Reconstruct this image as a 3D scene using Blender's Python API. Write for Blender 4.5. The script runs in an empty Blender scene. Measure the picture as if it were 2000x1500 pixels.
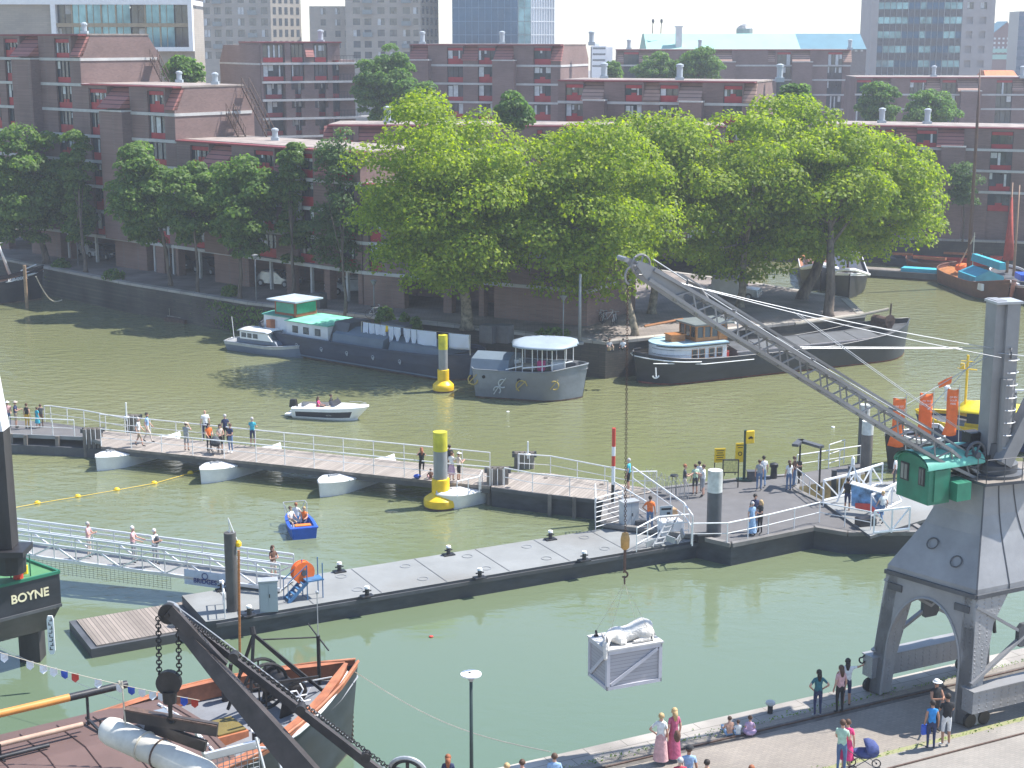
import bpy,math,random
import numpy as np
from mathutils import Vector,Matrix
R = math.radians
SC = bpy.context.scene
# ---------------------------------------------------------------- camera
FPX,HC = 3115.0,25.0                       # focal length in pixels of a 2000 px wide picture, eye height in metres
TH = math.atan(675 / FPX)
cd = bpy.data.cameras.new('camera'); cam = bpy.data.objects.new('camera',cd); SC.collection.objects.link(cam)
cam.location = (0,0,HC); cam.rotation_euler = (math.pi/2 - TH,0,0)
cd.sensor_width = 36; cd.lens = FPX/2000*36; cd.clip_start = .5; cd.clip_end = 5000
SC.camera = cam
# ---------------------------------------------------------------- sky, sun, exposure
SUN_EL,SUN_AZ = R(57),R(73)                # azimuth clockwise from +Y: sun to the right and a little beyond
w = bpy.data.worlds.new('World'); SC.world = w; w.use_nodes = True
nt = w.node_tree; nt.nodes.clear()
sky = nt.nodes.new('ShaderNodeTexSky'); sky.sky_type = 'NISHITA'; sky.sun_disc = False
sky.sun_elevation = SUN_EL; sky.sun_rotation = SUN_AZ; sky.air_density = 1.0; sky.dust_density = .35; sky.ozone_density = 2.5
bg = nt.nodes.new('ShaderNodeBackground'); bg.inputs[1].default_value = .13
wo = nt.nodes.new('ShaderNodeOutputWorld'); nt.links.new(sky.outputs[0],bg.inputs[0]); nt.links.new(bg.outputs[0],wo.inputs[0])
ld = bpy.data.lights.new('sun','SUN'); ld.energy = 4.6; ld.angle = R(.55); ld.color = (1,.965,.91)
sun = bpy.data.objects.new('sun',ld); SC.collection.objects.link(sun)
sv = Vector((math.sin(SUN_AZ)*math.cos(SUN_EL),math.cos(SUN_AZ)*math.cos(SUN_EL),math.sin(SUN_EL)))
sun.rotation_euler = sv.to_track_quat('Z','Y').to_euler()
sun.location = (60,30,90)
SC.view_settings.view_transform = 'Standard'; SC.view_settings.look = 'None'; SC.view_settings.gamma = 1
SC.view_settings.exposure = 1.02
# ---------------------------------------------------------------- pixel <-> place
ct,st = math.cos(TH),math.sin(TH)
def ray(u,v):
    x = (u-1000)/FPX; y = -(v-750)/FPX
    return Vector((x,ct + y*st,-st + y*ct))
def G(u,v,z=0.):                            # the point on the level z that the photo shows at u,v
    d = ray(u,v); return Vector((0,0,HC)) + d*((z-HC)/d.z)
def V(u,v,Y):                               # ... at the distance Y
    d = ray(u,v); return Vector((0,0,HC)) + d*(Y/d.y)
class Wall:                                   # vertical plane through two plan points; s runs along it
    def __init__(s,A,B):
        s.A = Vector((A[0],A[1],0)); s.B = Vector((B[0],B[1],0)); s.d = (s.B-s.A).normalized(); s.L = (s.B-s.A).length
        s.n = Vector((s.d.y,-s.d.x,0))      # outward, towards the viewer when A is left of B
    def sz(s,u,v):
        r = ray(u,v); o = Vector((0,0,HC)); t = (s.A-o).dot(s.n)/r.dot(s.n); p = o + r*t
        return (p-s.A).dot(s.d),p.z
    def S(s,u,v=300): return s.sz(u,v)[0]
    def P(s,a,z,off=0.):
        q = s.A + s.d*a + s.n*off; return Vector((q.x,q.y,z))
# ---------------------------------------------------------------- mesh builder
ORG = {}
class MB:
    def __init__(s): s.v = []; s.f = []; s.m = []; s.mi = 0
    def add(s,vs,fs):
        o = len(s.v); s.v += [tuple(v) for v in vs]; s.f += [tuple(i+o for i in f) for f in fs]; s.m += [s.mi]*len(fs); return s
    def quad(s,a,b,c,d): return s.add([a,b,c,d],[(0,1,2,3)])
    def poly(s,ps): return s.add(ps,[tuple(range(len(ps)))])
    def hexa(s,b,t):                        # 4 bottom + 4 top points
        return s.add(list(b)+list(t),[(3,2,1,0),(4,5,6,7),(0,1,5,4),(1,2,6,5),(2,3,7,6),(3,0,4,7)])
    def bb(s,x0,y0,z0,x1,y1,z1):
        return s.hexa([(x0,y0,z0),(x1,y0,z0),(x1,y1,z0),(x0,y1,z0)],[(x0,y0,z1),(x1,y0,z1),(x1,y1,z1),(x0,y1,z1)])
    def box(s,c,sz,rz=0,taper=1):
        hx,hy,hz = sz[0]/2,sz[1]/2,sz[2]/2; ca,sa = math.cos(rz),math.sin(rz)
        def p(x,y,z): return (c[0]+x*ca-y*sa,c[1]+x*sa+y*ca,c[2]+z)
        k = taper
        return s.hexa([p(-hx,-hy,-hz),p(hx,-hy,-hz),p(hx,hy,-hz),p(-hx,hy,-hz)],[p(-hx*k,-hy*k,hz),p(hx*k,-hy*k,hz),p(hx*k,hy*k,hz),p(-hx*k,hy*k,hz)])
    def beam(s,p,q,w,h=None,up=(0,0,1)):
        p,q = Vector(p),Vector(q); h = h or w; d = (q-p).normalized(); up = Vector(up)
        if abs(d.dot(up)) > .98: up = Vector((0,1,0)) if abs(d.y) < .9 else Vector((1,0,0))
        a = d.cross(up).normalized()*w/2; b = a.cross(d).normalized()*h/2
        return s.hexa([p-a-b,p+a-b,p+a+b,p-a+b],[q-a-b,q+a-b,q+a+b,q-a+b])
    def tube(s,pts,r,n=6,cap=True):
        pts = [Vector(p) for p in pts]; k = len(pts)
        rs = r if isinstance(r,(list,tuple)) else [r]*k
        vs = []; pa = None
        for i,p in enumerate(pts):
            d = (pts[min(i+1,k-1)]-pts[max(i-1,0)]).normalized()
            if pa is None:
                up = Vector((0,0,1)) if abs(d.z) < .9 else Vector((1,0,0)); a = d.cross(up).normalized()
            else: a = (pa - d*pa.dot(d)).normalized()
            pa = a; b = d.cross(a)
            for j in range(n):
                t = 2*math.pi*j/n; vs.append(p + (a*math.cos(t)+b*math.sin(t))*rs[i])
        fs = [(i*n+j,i*n+(j+1) % n,(i+1)*n+(j+1) % n,(i+1)*n+j) for i in range(k-1) for j in range(n)]
        if cap: fs += [tuple(range(n-1,-1,-1)),tuple(range((k-1)*n,k*n))]
        return s.add(vs,fs)
    def prism(s,poly,vec):
        vec = Vector(vec); n = len(poly); a = [Vector(p) for p in poly]
        return s.add(a+[p+vec for p in a],[tuple(range(n-1,-1,-1)),tuple(range(n,2*n))]+[(i,(i+1) % n,n+(i+1) % n,n+i) for i in range(n)])
    def lathe(s,prof,c=(0,0,0),n=16,sx=1,sy=1):
        vs = []; k = len(prof)
        for (r,z) in prof:
            for j in range(n):
                t = 2*math.pi*j/n; vs.append((c[0]+r*math.cos(t)*sx,c[1]+r*math.sin(t)*sy,c[2]+z))
        fs = [(i*n+j,i*n+(j+1) % n,(i+1)*n+(j+1) % n,(i+1)*n+j) for i in range(k-1) for j in range(n)]
        fs += [tuple(range(n-1,-1,-1)),tuple(range((k-1)*n,k*n))]
        return s.add(vs,fs)
    def ball(s,c,r,n=8,m=6):
        r = r if isinstance(r,(list,tuple)) else (r,r,r)
        prof = [(math.sin(math.pi*i/m),-math.cos(math.pi*i/m)) for i in range(m+1)]
        prof[0] = (.02,-1); prof[-1] = (.02,1); vs = []
        for (a,z) in prof:
            for j in range(n):
                t = 2*math.pi*j/n; vs.append((c[0]+a*math.cos(t)*r[0],c[1]+a*math.sin(t)*r[1],c[2]+z*r[2]))
        fs = [(i*n+j,i*n+(j+1) % n,(i+1)*n+(j+1) % n,(i+1)*n+j) for i in range(m) for j in range(n)]
        fs += [tuple(range(n-1,-1,-1)),tuple(range(m*n,(m+1)*n))]
        return s.add(vs,fs)
    def ring(s,c,ax,Rr,r,n=24,k=6,a0=0,a1=2*math.pi):       # torus / arc about axis ax
        ax = Vector(ax).normalized(); u = ax.cross(Vector((0,0,1)) if abs(ax.z) < .9 else Vector((1,0,0))).normalized(); v = ax.cross(u)
        pts = [Vector(c)+(u*math.cos(a0+(a1-a0)*i/n)+v*math.sin(a0+(a1-a0)*i/n))*Rr for i in range(n+1)]
        return s.tube(pts,r,k)
    def disc(s,c,ax,r,th,n=24,r0=0):                           # thick disc (or washer)
        ax = Vector(ax).normalized(); u = ax.cross(Vector((0,0,1)) if abs(ax.z) < .9 else Vector((1,0,0))).normalized(); v = ax.cross(u); c = Vector(c)
        if r0 == 0: return s.prism([c-ax*th/2+(u*math.cos(2*math.pi*i/n)+v*math.sin(2*math.pi*i/n))*r for i in range(n)],ax*th)
        vs = []
        for (q,o) in ((r0,-.5),(r,-.5),(r,.5),(r0,.5)):
            vs += [c+ax*th*o+(u*math.cos(2*math.pi*i/n)+v*math.sin(2*math.pi*i/n))*q for i in range(n)]
        return s.add(vs,[((a*n+i),a*n+(i+1) % n,((a+1) % 4)*n+(i+1) % n,((a+1) % 4)*n+i) for a in range(4) for i in range(n)])
    def loft(s,rows,close=False):
        n = len(rows[0]); vs = [p for r in rows for p in r]
        fs = [(i*n+j,i*n+(j+1) % n,(i+1)*n+(j+1) % n,(i+1)*n+j) for i in range(len(rows)-1) for j in range(n if close else n-1)]
        return s.add(vs,fs)
    def build(s,name,mat,parent=None,smooth=False,bevel=0):
        me = bpy.data.meshes.new(name); org = Vector((0,0,0))
        if parent is not None: org = ORG.get(parent,org)
        elif s.v:
            a = np.array(s.v,dtype=float); org = Vector(((a[:,0].min()+a[:,0].max())/2,(a[:,1].min()+a[:,1].max())/2,a[:,2].min()))
        vs = [(v[0]-org.x,v[1]-org.y,v[2]-org.z) for v in s.v]
        me.from_pydata(vs,[],s.f);
        ms = mat if isinstance(mat,(list,tuple)) else [mat]
        for m in ms: me.materials.append(m)
        if len(ms) > 1: me.polygons.foreach_set('material_index',s.m)
        if smooth: me.polygons.foreach_set('use_smooth',[True]*len(me.polygons))
        me.validate(); me.update()
        o = bpy.data.objects.new(name,me); SC.collection.objects.link(o)
        if parent is not None: o.parent = parent; ORG[o] = org
        else: o.location = org; ORG[o] = org
        if smooth == 2:
            md = o.modifiers.new('auto','EDGE_SPLIT'); md.split_angle = R(38)
        if bevel:
            b = o.modifiers.new('bevel','BEVEL'); b.width = bevel; b.segments = 2; b.limit_method = 'ANGLE'; b.angle_limit = R(50)
        return o
def tag(o,label=None,cat=None,group=None,kind=None):
    if label: o['label'] = label
    if cat: o['category'] = cat
    if group: o['group'] = group
    if kind: o['kind'] = kind
    return o
def T(name,label,cat,loc=(0,0,0),rz=None,group=None):         # rz None: children are built in world coordinates
    o = bpy.data.objects.new(name,None); SC.collection.objects.link(o); o.location = loc; o.empty_display_size = .3
    if rz is not None: o.rotation_euler = (0,0,rz)
    ORG[o] = Vector(loc) if rz is None else Vector((0,0,0))
    return tag(o,label,cat,group)
def dup(o,loc,rz=None,label=None,parent=None):
    c = o.copy(); SC.collection.objects.link(c)
    if parent is None:
        c.location = loc
        if rz is not None: c.rotation_euler = (0,0,rz)
        if label: c['label'] = label
    else: c.parent = parent
    for ch in list(o.children): dup(ch,None,None,None,c)
    return c
# ---------------------------------------------------------------- materials
MATS = {}
def pm(name,c,rough=.6,metal=0,var=.15,scale=2.,bump=0.,bscale=None,dark=None,stretch=None,spec=.5,dirt=0):
    if name in MATS: return MATS[name]
    m = bpy.data.materials.new(name); m.use_nodes = True; n = m.node_tree; N = n.nodes; L = n.links; N.clear()
    out = N.new('ShaderNodeOutputMaterial'); b = N.new('ShaderNodeBsdfPrincipled'); L.new(b.outputs[0],out.inputs[0])
    b.inputs['Roughness'].default_value = rough; b.inputs['Metallic'].default_value = metal; b.inputs['Specular IOR Level'].default_value = spec
    tc = N.new('ShaderNodeTexCoord'); co = tc.outputs['Object']
    if stretch:
        mp = N.new('ShaderNodeMapping'); mp.inputs['Scale'].default_value = stretch; L.new(co,mp.inputs[0]); co = mp.outputs[0]
    nz = N.new('ShaderNodeTexNoise'); nz.inputs['Scale'].default_value = scale; nz.inputs['Detail'].default_value = 5; nz.inputs['Roughness'].default_value = .62; L.new(co,nz.inputs[0])
    rp = N.new('ShaderNodeValToRGB'); rp.color_ramp.elements[0].position = .3; rp.color_ramp.elements[1].position = .72
    lo = dark or tuple(x*(1-var*1.3) for x in c); hi = tuple(min(1,x*(1+var)) for x in c)
    rp.color_ramp.elements[0].color = (*lo,1); rp.color_ramp.elements[1].color = (*hi,1)
    L.new(nz.outputs[0],rp.inputs[0]); col = rp.outputs[0]
    if dirt:
        n2 = N.new('ShaderNodeTexNoise'); n2.inputs['Scale'].default_value = scale*.27; n2.inputs['Detail'].default_value = 7; L.new(co,n2.inputs[0])
        r2 = N.new('ShaderNodeValToRGB'); r2.color_ramp.elements[0].position = .48; r2.color_ramp.elements[1].position = .62
        mx = N.new('ShaderNodeMix'); mx.data_type = 'RGBA'; L.new(n2.outputs[0],r2.inputs[0])
        mu = N.new('ShaderNodeMath'); mu.operation = 'MULTIPLY'; mu.inputs[1].default_value = dirt; L.new(r2.outputs[0],mu.inputs[0]); L.new(mu.outputs[0],mx.inputs[0])
        L.new(col,mx.inputs[6]); mx.inputs[7].default_value = (c[0]*.5+.03,c[1]*.45+.025,c[2]*.4+.02,1); col = mx.outputs[2]
    L.new(col,b.inputs[0])
    if bump:
        nb = N.new('ShaderNodeTexNoise'); nb.inputs['Scale'].default_value = bscale or scale*4; nb.inputs['Detail'].default_value = 4; L.new(co,nb.inputs[0])
        bm = N.new('ShaderNodeBump'); bm.inputs['Strength'].default_value = bump; bm.inputs['Distance'].default_value = .05; L.new(nb.outputs[0],bm.inputs['Height']); L.new(bm.outputs[0],b.inputs['Normal'])
    MATS[name] = m; return m
def planks(name,c,pitch,axis=0,gap=.08,rough=.8,var=.25,rot=0):    # boards across an axis: per-board tone and dark gaps
    if name in MATS: return MATS[name]
    m = bpy.data.materials.new(name); m.use_nodes = True; n = m.node_tree; N = n.nodes; L = n.links; b = N['Principled BSDF']; b.inputs['Roughness'].default_value = rough
    tc = N.new('ShaderNodeTexCoord'); mp = N.new('ShaderNodeMapping'); mp.inputs['Rotation'].default_value = (0,0,rot); L.new(tc.outputs['Object'],mp.inputs[0])
    sp = N.new('ShaderNodeSeparateXYZ'); L.new(mp.outputs[0],sp.inputs[0])
    dv = N.new('ShaderNodeMath'); dv.operation = 'DIVIDE'; dv.inputs[1].default_value = pitch; L.new(sp.outputs[axis],dv.inputs[0])
    fl = N.new('ShaderNodeMath'); fl.operation = 'FLOOR'; L.new(dv.outputs[0],fl.inputs[0])
    fr = N.new('ShaderNodeMath'); fr.operation = 'FRACT'; L.new(dv.outputs[0],fr.inputs[0])
    wn = N.new('ShaderNodeTexWhiteNoise'); wn.noise_dimensions = '1D'; L.new(fl.outputs[0],wn.inputs['W'])
    nz = N.new('ShaderNodeTexNoise'); nz.inputs['Scale'].default_value = 1.5; nz.inputs['Detail'].default_value = 6; L.new(tc.outputs['Object'],nz.inputs[0])
    ad = N.new('ShaderNodeMath'); ad.operation = 'ADD'; L.new(wn.outputs[0],ad.inputs[0]); L.new(nz.outputs[0],ad.inputs[1])
    rp = N.new('ShaderNodeValToRGB'); rp.color_ramp.elements[0].position = .2; rp.color_ramp.elements[1].position = 1.
    rp.color_ramp.elements[0].color = (*[x*(1-var) for x in c],1); rp.color_ramp.elements[1].color = (*[x*(1+var) for x in c],1)
    hf = N.new('ShaderNodeMath'); hf.operation = 'MULTIPLY'; hf.inputs[1].default_value = .6; L.new(ad.outputs[0],hf.inputs[0]); L.new(hf.outputs[0],rp.inputs[0])
    gt = N.new('ShaderNodeMath'); gt.operation = 'LESS_THAN'; gt.inputs[1].default_value = gap; L.new(fr.outputs[0],gt.inputs[0])
    mx = N.new('ShaderNodeMix'); mx.data_type = 'RGBA'; L.new(gt.outputs[0],mx.inputs[0]); L.new(rp.outputs[0],mx.inputs[6]); mx.inputs[7].default_value = (*[x*.3 for x in c],1)
    L.new(mx.outputs[2],b.inputs[0])
    MATS[name] = m; return m
def bricks(name,c,c2,mortar,bw,bh,rough=.85,offset=.5,ms=.02,scale=1,vert=False,big=.2):
    if name in MATS: return MATS[name]
    m = bpy.data.materials.new(name); m.use_nodes = True; n = m.node_tree; N = n.nodes; L = n.links; b = N['Principled BSDF']; b.inputs['Roughness'].default_value = rough
    tc = N.new('ShaderNodeTexCoord'); co = tc.outputs['Object']
    if vert:
        sp = N.new('ShaderNodeSeparateXYZ'); L.new(co,sp.inputs[0]); sm = N.new('ShaderNodeMath'); sm.operation = 'ADD'; L.new(sp.outputs[0],sm.inputs[0]); L.new(sp.outputs[1],sm.inputs[1])
        cb = N.new('ShaderNodeCombineXYZ'); L.new(sm.outputs[0],cb.inputs[0]); L.new(sp.outputs[2],cb.inputs[1]); co2 = cb.outputs[0]
    else: co2 = co
    br = N.new('ShaderNodeTexBrick'); br.inputs['Color1'].default_value = (*c,1); br.inputs['Color2'].default_value = (*c2,1); br.inputs['Mortar'].default_value = (*mortar,1)
    br.inputs['Brick Width'].default_value = bw; br.inputs['Row Height'].default_value = bh; br.inputs['Mortar Size'].default_value = ms; br.inputs['Scale'].default_value = scale; br.offset = offset
    L.new(co2,br.inputs[0])
    nz = N.new('ShaderNodeTexNoise'); nz.inputs['Scale'].default_value = .35; nz.inputs['Detail'].default_value = 7; L.new(co,nz.inputs[0])
    mr = N.new('ShaderNodeMapRange'); mr.inputs[3].default_value = 1-big; mr.inputs[4].default_value = 1+big; mr.inputs[1].default_value = .3; mr.inputs[2].default_value = .7; L.new(nz.outputs[0],mr.inputs[0])
    vm = N.new('ShaderNodeVectorMath'); vm.operation = 'SCALE'; L.new(br.outputs[0],vm.inputs[0]); L.new(mr.outputs[0],vm.inputs['Scale']); L.new(vm.outputs[0],b.inputs[0])
    MATS[name] = m; return m
def leafmat(name,c1,c2):
    m = bpy.data.materials.new(name); m.use_nodes = True; n = m.node_tree; N = n.nodes; L = n.links; N.clear()
    out = N.new('ShaderNodeOutputMaterial'); g = N.new('ShaderNodeNewGeometry'); rp = N.new('ShaderNodeValToRGB')
    rp.color_ramp.elements[0].color = (*c1,1); rp.color_ramp.elements[1].color = (*c2,1); L.new(g.outputs['Random Per Island'],rp.inputs[0])
    d = N.new('ShaderNodeBsdfPrincipled'); d.inputs['Roughness'].default_value = .55; d.inputs['Specular IOR Level'].default_value = .35; t = N.new('ShaderNodeBsdfTranslucent'); mx = N.new('ShaderNodeMixShader'); mx.inputs[0].default_value = .55
    L.new(rp.outputs[0],d.inputs[0]);
    hs = N.new('ShaderNodeHueSaturation'); hs.inputs['Saturation'].default_value = 1.1; hs.inputs['Value'].default_value = 1.5; L.new(rp.outputs[0],hs.inputs['Color']); L.new(hs.outputs[0],t.inputs[0])
    L.new(d.outputs[0],mx.inputs[1]); L.new(t.outputs[0],mx.inputs[2]); L.new(mx.outputs[0],out.inputs[0])
    return m
def glass(name,c=(.03,.05,.07),rough=.06):
    return pm(name,c,rough,0,.5,.6,spec=.9)
M_brick = bricks('brown_brick',(.22,.14,.125),(.175,.11,.1),(.2,.15,.135),.42,.12,vert=True,ms=.012,big=.16)
M_band = pm('concrete_band',(.5,.49,.47),.8,0,.15,.8)
M_tile = planks('roof_tile',(.34,.135,.115),.38,2,.2,.8,.25)
M_tile2 = planks('roof_tile_brown',(.38,.24,.19),.38,2,.2,.8,.25)
M_red = pm('red_panel',(.36,.02,.028),.5,0,.15,1)
M_dkred = pm('dark_red_fascia',(.22,.035,.04),.6,0,.2,1)
M_glass = glass('window_glass',(.045,.06,.075),.08)
M_frame = pm('dark_frame',(.035,.03,.035),.5)
M_white = pm('white_paint',(.75,.75,.74),.45,0,.08,2,dirt=.25)
M_cleanw = pm('clean_white',(.8,.8,.8),.35,0,.05,2)
M_curt = pm('white_curtain',(.6,.62,.62),.8,0,.2,2)
M_roof = pm('gravel_roof',(.3,.25,.22),.95,0,.3,.7)
M_black = pm('black_paint',(.022,.022,.026),.45,0,.5,1.5,bump=.1,dirt=.3)
M_dark = pm('dark_opening',(.012,.012,.014),.9)
M_grey = pm('grey_steel',(.25,.26,.27),.5,.1,.15,1.2,dirt=.4)
M_dgrey = pm('dark_grey_steel',(.085,.09,.1),.55,.1,.25,1.2,dirt=.4)
M_galv = pm('galvanised_steel',(.42,.43,.44),.42,.3,.12,3)
M_chrome = pm('steel_wire',(.4,.4,.4),.45,.5)
M_cab = pm('cabinet_grey',(.4,.44,.47),.5,.1,.06,1)
M_yel = pm('yellow_paint',(.85,.55,.015),.4,0,.15,2,dirt=.15)
M_yel2 = pm('weathered_yellow',(.55,.5,.03),.55,0,.3,1.2,bump=.2)
M_orange = pm('orange_paint',(.5,.17,.07),.5,0,.25,1.5,dirt=.2)
M_orf = pm('orange_fabric',(.92,.17,.03),.8,0,.12,2)
M_wood = pm('varnished_wood',(.4,.16,.05),.4,0,.3,3,stretch=(1,1,6))
M_gwood = pm('grey_timber',(.2,.175,.15),.9,0,.35,2.5,stretch=(1,1,.3),bump=.3)
M_green = pm('green_cabin',(.02,.2,.12),.5,0,.25,1.5,dirt=.35)
M_teal = pm('teal_roof',(.13,.42,.33),.6,0,.15,1.2,dirt=.3)
M_rust = pm('rusty_iron',(.1,.06,.045),.8,0,.4,5,bump=.3)
M_iron = pm('black_iron',(.03,.027,.027),.55,.3,.4,3,bump=.15)
M_rope = pm('pale_rope',(.5,.45,.36),.9)
M_blue = pm('blue_paint',(.02,.09,.5),.45,0,.15,2)
M_lblue = pm('light_blue_deck',(.35,.5,.58),.5,0,.12,1)
M_ltblue = pm('blue_tarpaulin',(.05,.38,.5),.6,0,.15,1)
M_redp = pm('red_paint',(.6,.05,.03),.45)
M_skin = [pm('skin_%s' % k,c,.6,0,.06,8) for k,c in (('fair',(.56,.32,.23)),('tan',(.42,.22,.14)),('brown',(.2,.1,.06)))]
def col(name,c): return pm('cloth_'+name,c,.85,0,.2,7,bump=.5,bscale=9)
C = dict(white=(.75,.75,.73),grey=(.3,.31,.32),black=(.02,.02,.023),navy=(.03,.04,.1),jeans=(.1,.17,.3),blue=(.03,.25,.6),turq=(.05,.4,.5),teal=(.03,.14,.17),
         pink=(.65,.38,.38),hotpink=(.75,.05,.2),red=(.5,.05,.08),rose=(.45,.1,.18),orange=(.85,.18,.03),yellow=(.6,.36,.04),khaki=(.35,.28,.2),green=(.1,.4,.22),mint=(.42,.6,.46),lilac=(.5,.35,.5),cream=(.62,.52,.44),brown=(.14,.07,.045),dgrey=(.07,.075,.085),lblue=(.3,.45,.65),stripe=(.6,.35,.25))
HAIR = dict(dark=(.025,.017,.013),brown=(.09,.045,.025),blond=(.5,.34,.16),grey=(.45,.43,.42),white=(.7,.68,.66),ginger=(.3,.1,.04),bald=(.4,.22,.16))
# ================================================================ SETTING: water, land, quays
def water_mat():
    m = bpy.data.materials.new('harbour_water'); m.use_nodes = True; n = m.node_tree; N = n.nodes; L = n.links; b = N['Principled BSDF']
    b.inputs['Roughness'].default_value = .05; b.inputs['IOR'].default_value = 1.52; b.inputs['Specular IOR Level'].default_value = .5
    tc = N.new('ShaderNodeTexCoord')
    n1 = N.new('ShaderNodeTexNoise'); n1.inputs['Scale'].default_value = .035; n1.inputs['Detail'].default_value = 3; L.new(tc.outputs['Object'],n1.inputs[0])
    rp = N.new('ShaderNodeValToRGB'); rp.color_ramp.elements[0].position = .35; rp.color_ramp.elements[1].position = .68
    rp.color_ramp.elements[0].color = (.155,.165,.078,1); rp.color_ramp.elements[1].color = (.185,.19,.095,1); L.new(n1.outputs[0],rp.inputs[0]);
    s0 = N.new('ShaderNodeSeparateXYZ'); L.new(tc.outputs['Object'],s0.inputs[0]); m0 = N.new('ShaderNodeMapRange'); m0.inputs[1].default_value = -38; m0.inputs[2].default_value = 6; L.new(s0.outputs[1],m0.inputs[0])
    mx0 = N.new('ShaderNodeMix'); mx0.data_type = 'RGBA'; L.new(m0.outputs[0],mx0.inputs[0]); mx0.inputs[6].default_value = (.105,.155,.1,1); L.new(rp.outputs[0],mx0.inputs[7]); L.new(mx0.outputs[2],b.inputs[0])  # near water tealer: part own tone, part sky reflection put into the colour
    def wave(sc,det,st_,d,rot):
        mp = N.new('ShaderNodeMapping'); mp.inputs['Rotation'].default_value = (0,0,rot); mp.inputs['Scale'].default_value = (1,1.9,1); L.new(tc.outputs['Object'],mp.inputs[0])
        nz = N.new('ShaderNodeTexNoise'); nz.inputs['Scale'].default_value = sc; nz.inputs['Detail'].default_value = det; nz.inputs['Distortion'].default_value = .4; L.new(mp.outputs[0],nz.inputs[0])
        # wind patches: calm near the quay, ruffled out in the basin
        n3 = N.new('ShaderNodeTexNoise'); n3.inputs['Scale'].default_value = .05; L.new(tc.outputs['Object'],n3.inputs[0])
        sp = N.new('ShaderNodeSeparateXYZ'); L.new(tc.outputs['Object'],sp.inputs[0])
        mr = N.new('ShaderNodeMapRange'); mr.inputs[1].default_value = -26; mr.inputs[2].default_value = 12; mr.inputs[3].default_value = .12; mr.inputs[4].default_value = 1;
        L.new(sp.outputs[1],mr.inputs[0])
        m2 = N.new('ShaderNodeMapRange'); m2.inputs[1].default_value = .35; m2.inputs[2].default_value = .65; m2.inputs[3].default_value = .3; m2.inputs[4].default_value = 1.35; L.new(n3.outputs[0],m2.inputs[0])
        mu = N.new('ShaderNodeMath'); mu.operation = 'MULTIPLY'; L.new(mr.outputs[0],mu.inputs[0]); L.new(m2.outputs[0],mu.inputs[1])
        m3 = N.new('ShaderNodeMath'); m3.operation = 'MULTIPLY'; m3.inputs[1].default_value = st_; L.new(mu.outputs[0],m3.inputs[0])
        bm = N.new('ShaderNodeBump'); bm.inputs['Distance'].default_value = d; L.new(m3.outputs[0],bm.inputs['Strength']); L.new(nz.outputs[0],bm.inputs['Height']); return bm
    a = wave(.8,3,.52,.3,.5); c = wave(3.2,2,.32,.09,-.3); L.new(a.outputs[0],c.inputs['Normal']); L.new(c.outputs[0],b.inputs['Normal'])
    return m
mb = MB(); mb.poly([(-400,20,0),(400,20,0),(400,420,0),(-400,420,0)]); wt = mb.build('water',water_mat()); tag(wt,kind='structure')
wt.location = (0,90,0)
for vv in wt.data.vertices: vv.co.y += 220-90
def poly_ground(name,pts,z,mat,skirt=None,kind='structure'):
    from mathutils.geometry import tessellate_polygon
    P = [Vector((p[0],p[1],0)) for p in pts]; fs = []
    for f in tessellate_polygon([P]):
        a,b,c = f; n = (P[b]-P[a]).cross(P[c]-P[a]).z
        if abs(n) > 1e-6: fs.append((a,b,c) if n > 0 else (a,c,b))
    me = bpy.data.meshes.new(name); me.from_pydata([(p.x,p.y,z) for p in P],[],fs); me.materials.append(mat); o = bpy.data.objects.new(name,me); SC.collection.objects.link(o)
    return tag(o,kind=kind)
M_pave = bricks('far_paving',(.23,.19,.165),(.195,.165,.15),(.14,.125,.115),.6,.3,big=.35)
M_quaywall = bricks('old_quay_wall',(.085,.07,.055),(.06,.052,.045),(.05,.05,.04),.5,.18,vert=True,big=.5)
M_cope = bricks('coping_stone',(.36,.33,.29),(.31,.28,.25),(.12,.11,.09),1.4,30,ms=.012,big=.35)
QE = [(-200,310),(-53,164),(-36,147),(-22.7,135.5),(7,117.2),(29,129.2),(29.3,138),(22.5,147),(12,158),(8,186),(46,180.6),(56,177.5),(300,105)]
poly_ground('ground',QE+[(1200,80),(1200,1150),(-1200,1150),(-1200,1000)],2.8,M_pave)
mb = MB()
for a,b in zip(QE[:-1],QE[1:]): mb.quad((a[0],a[1],-1.5),(b[0],b[1],-1.5),(b[0],b[1],2.8),(a[0],a[1],2.8))
tag(mb.build('quay_wall_far',M_quaywall),kind='structure')
mb = MB()
for a,b in zip(QE[:-1],QE[1:]):
    d = Vector((b[0]-a[0],b[1]-a[1],0)).normalized(); n = Vector((-d.y,d.x,0))*.7
    A,B = Vector((a[0],a[1],2.62))-n*.12,Vector((b[0],b[1],2.62))-n*.12
    mb.hexa([A,B,B+n,A+n],[p+Vector((0,0,.22)) for p in (A,B,B+n,A+n)])
tag(mb.build('coping_far',M_cope),kind='structure')
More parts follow.
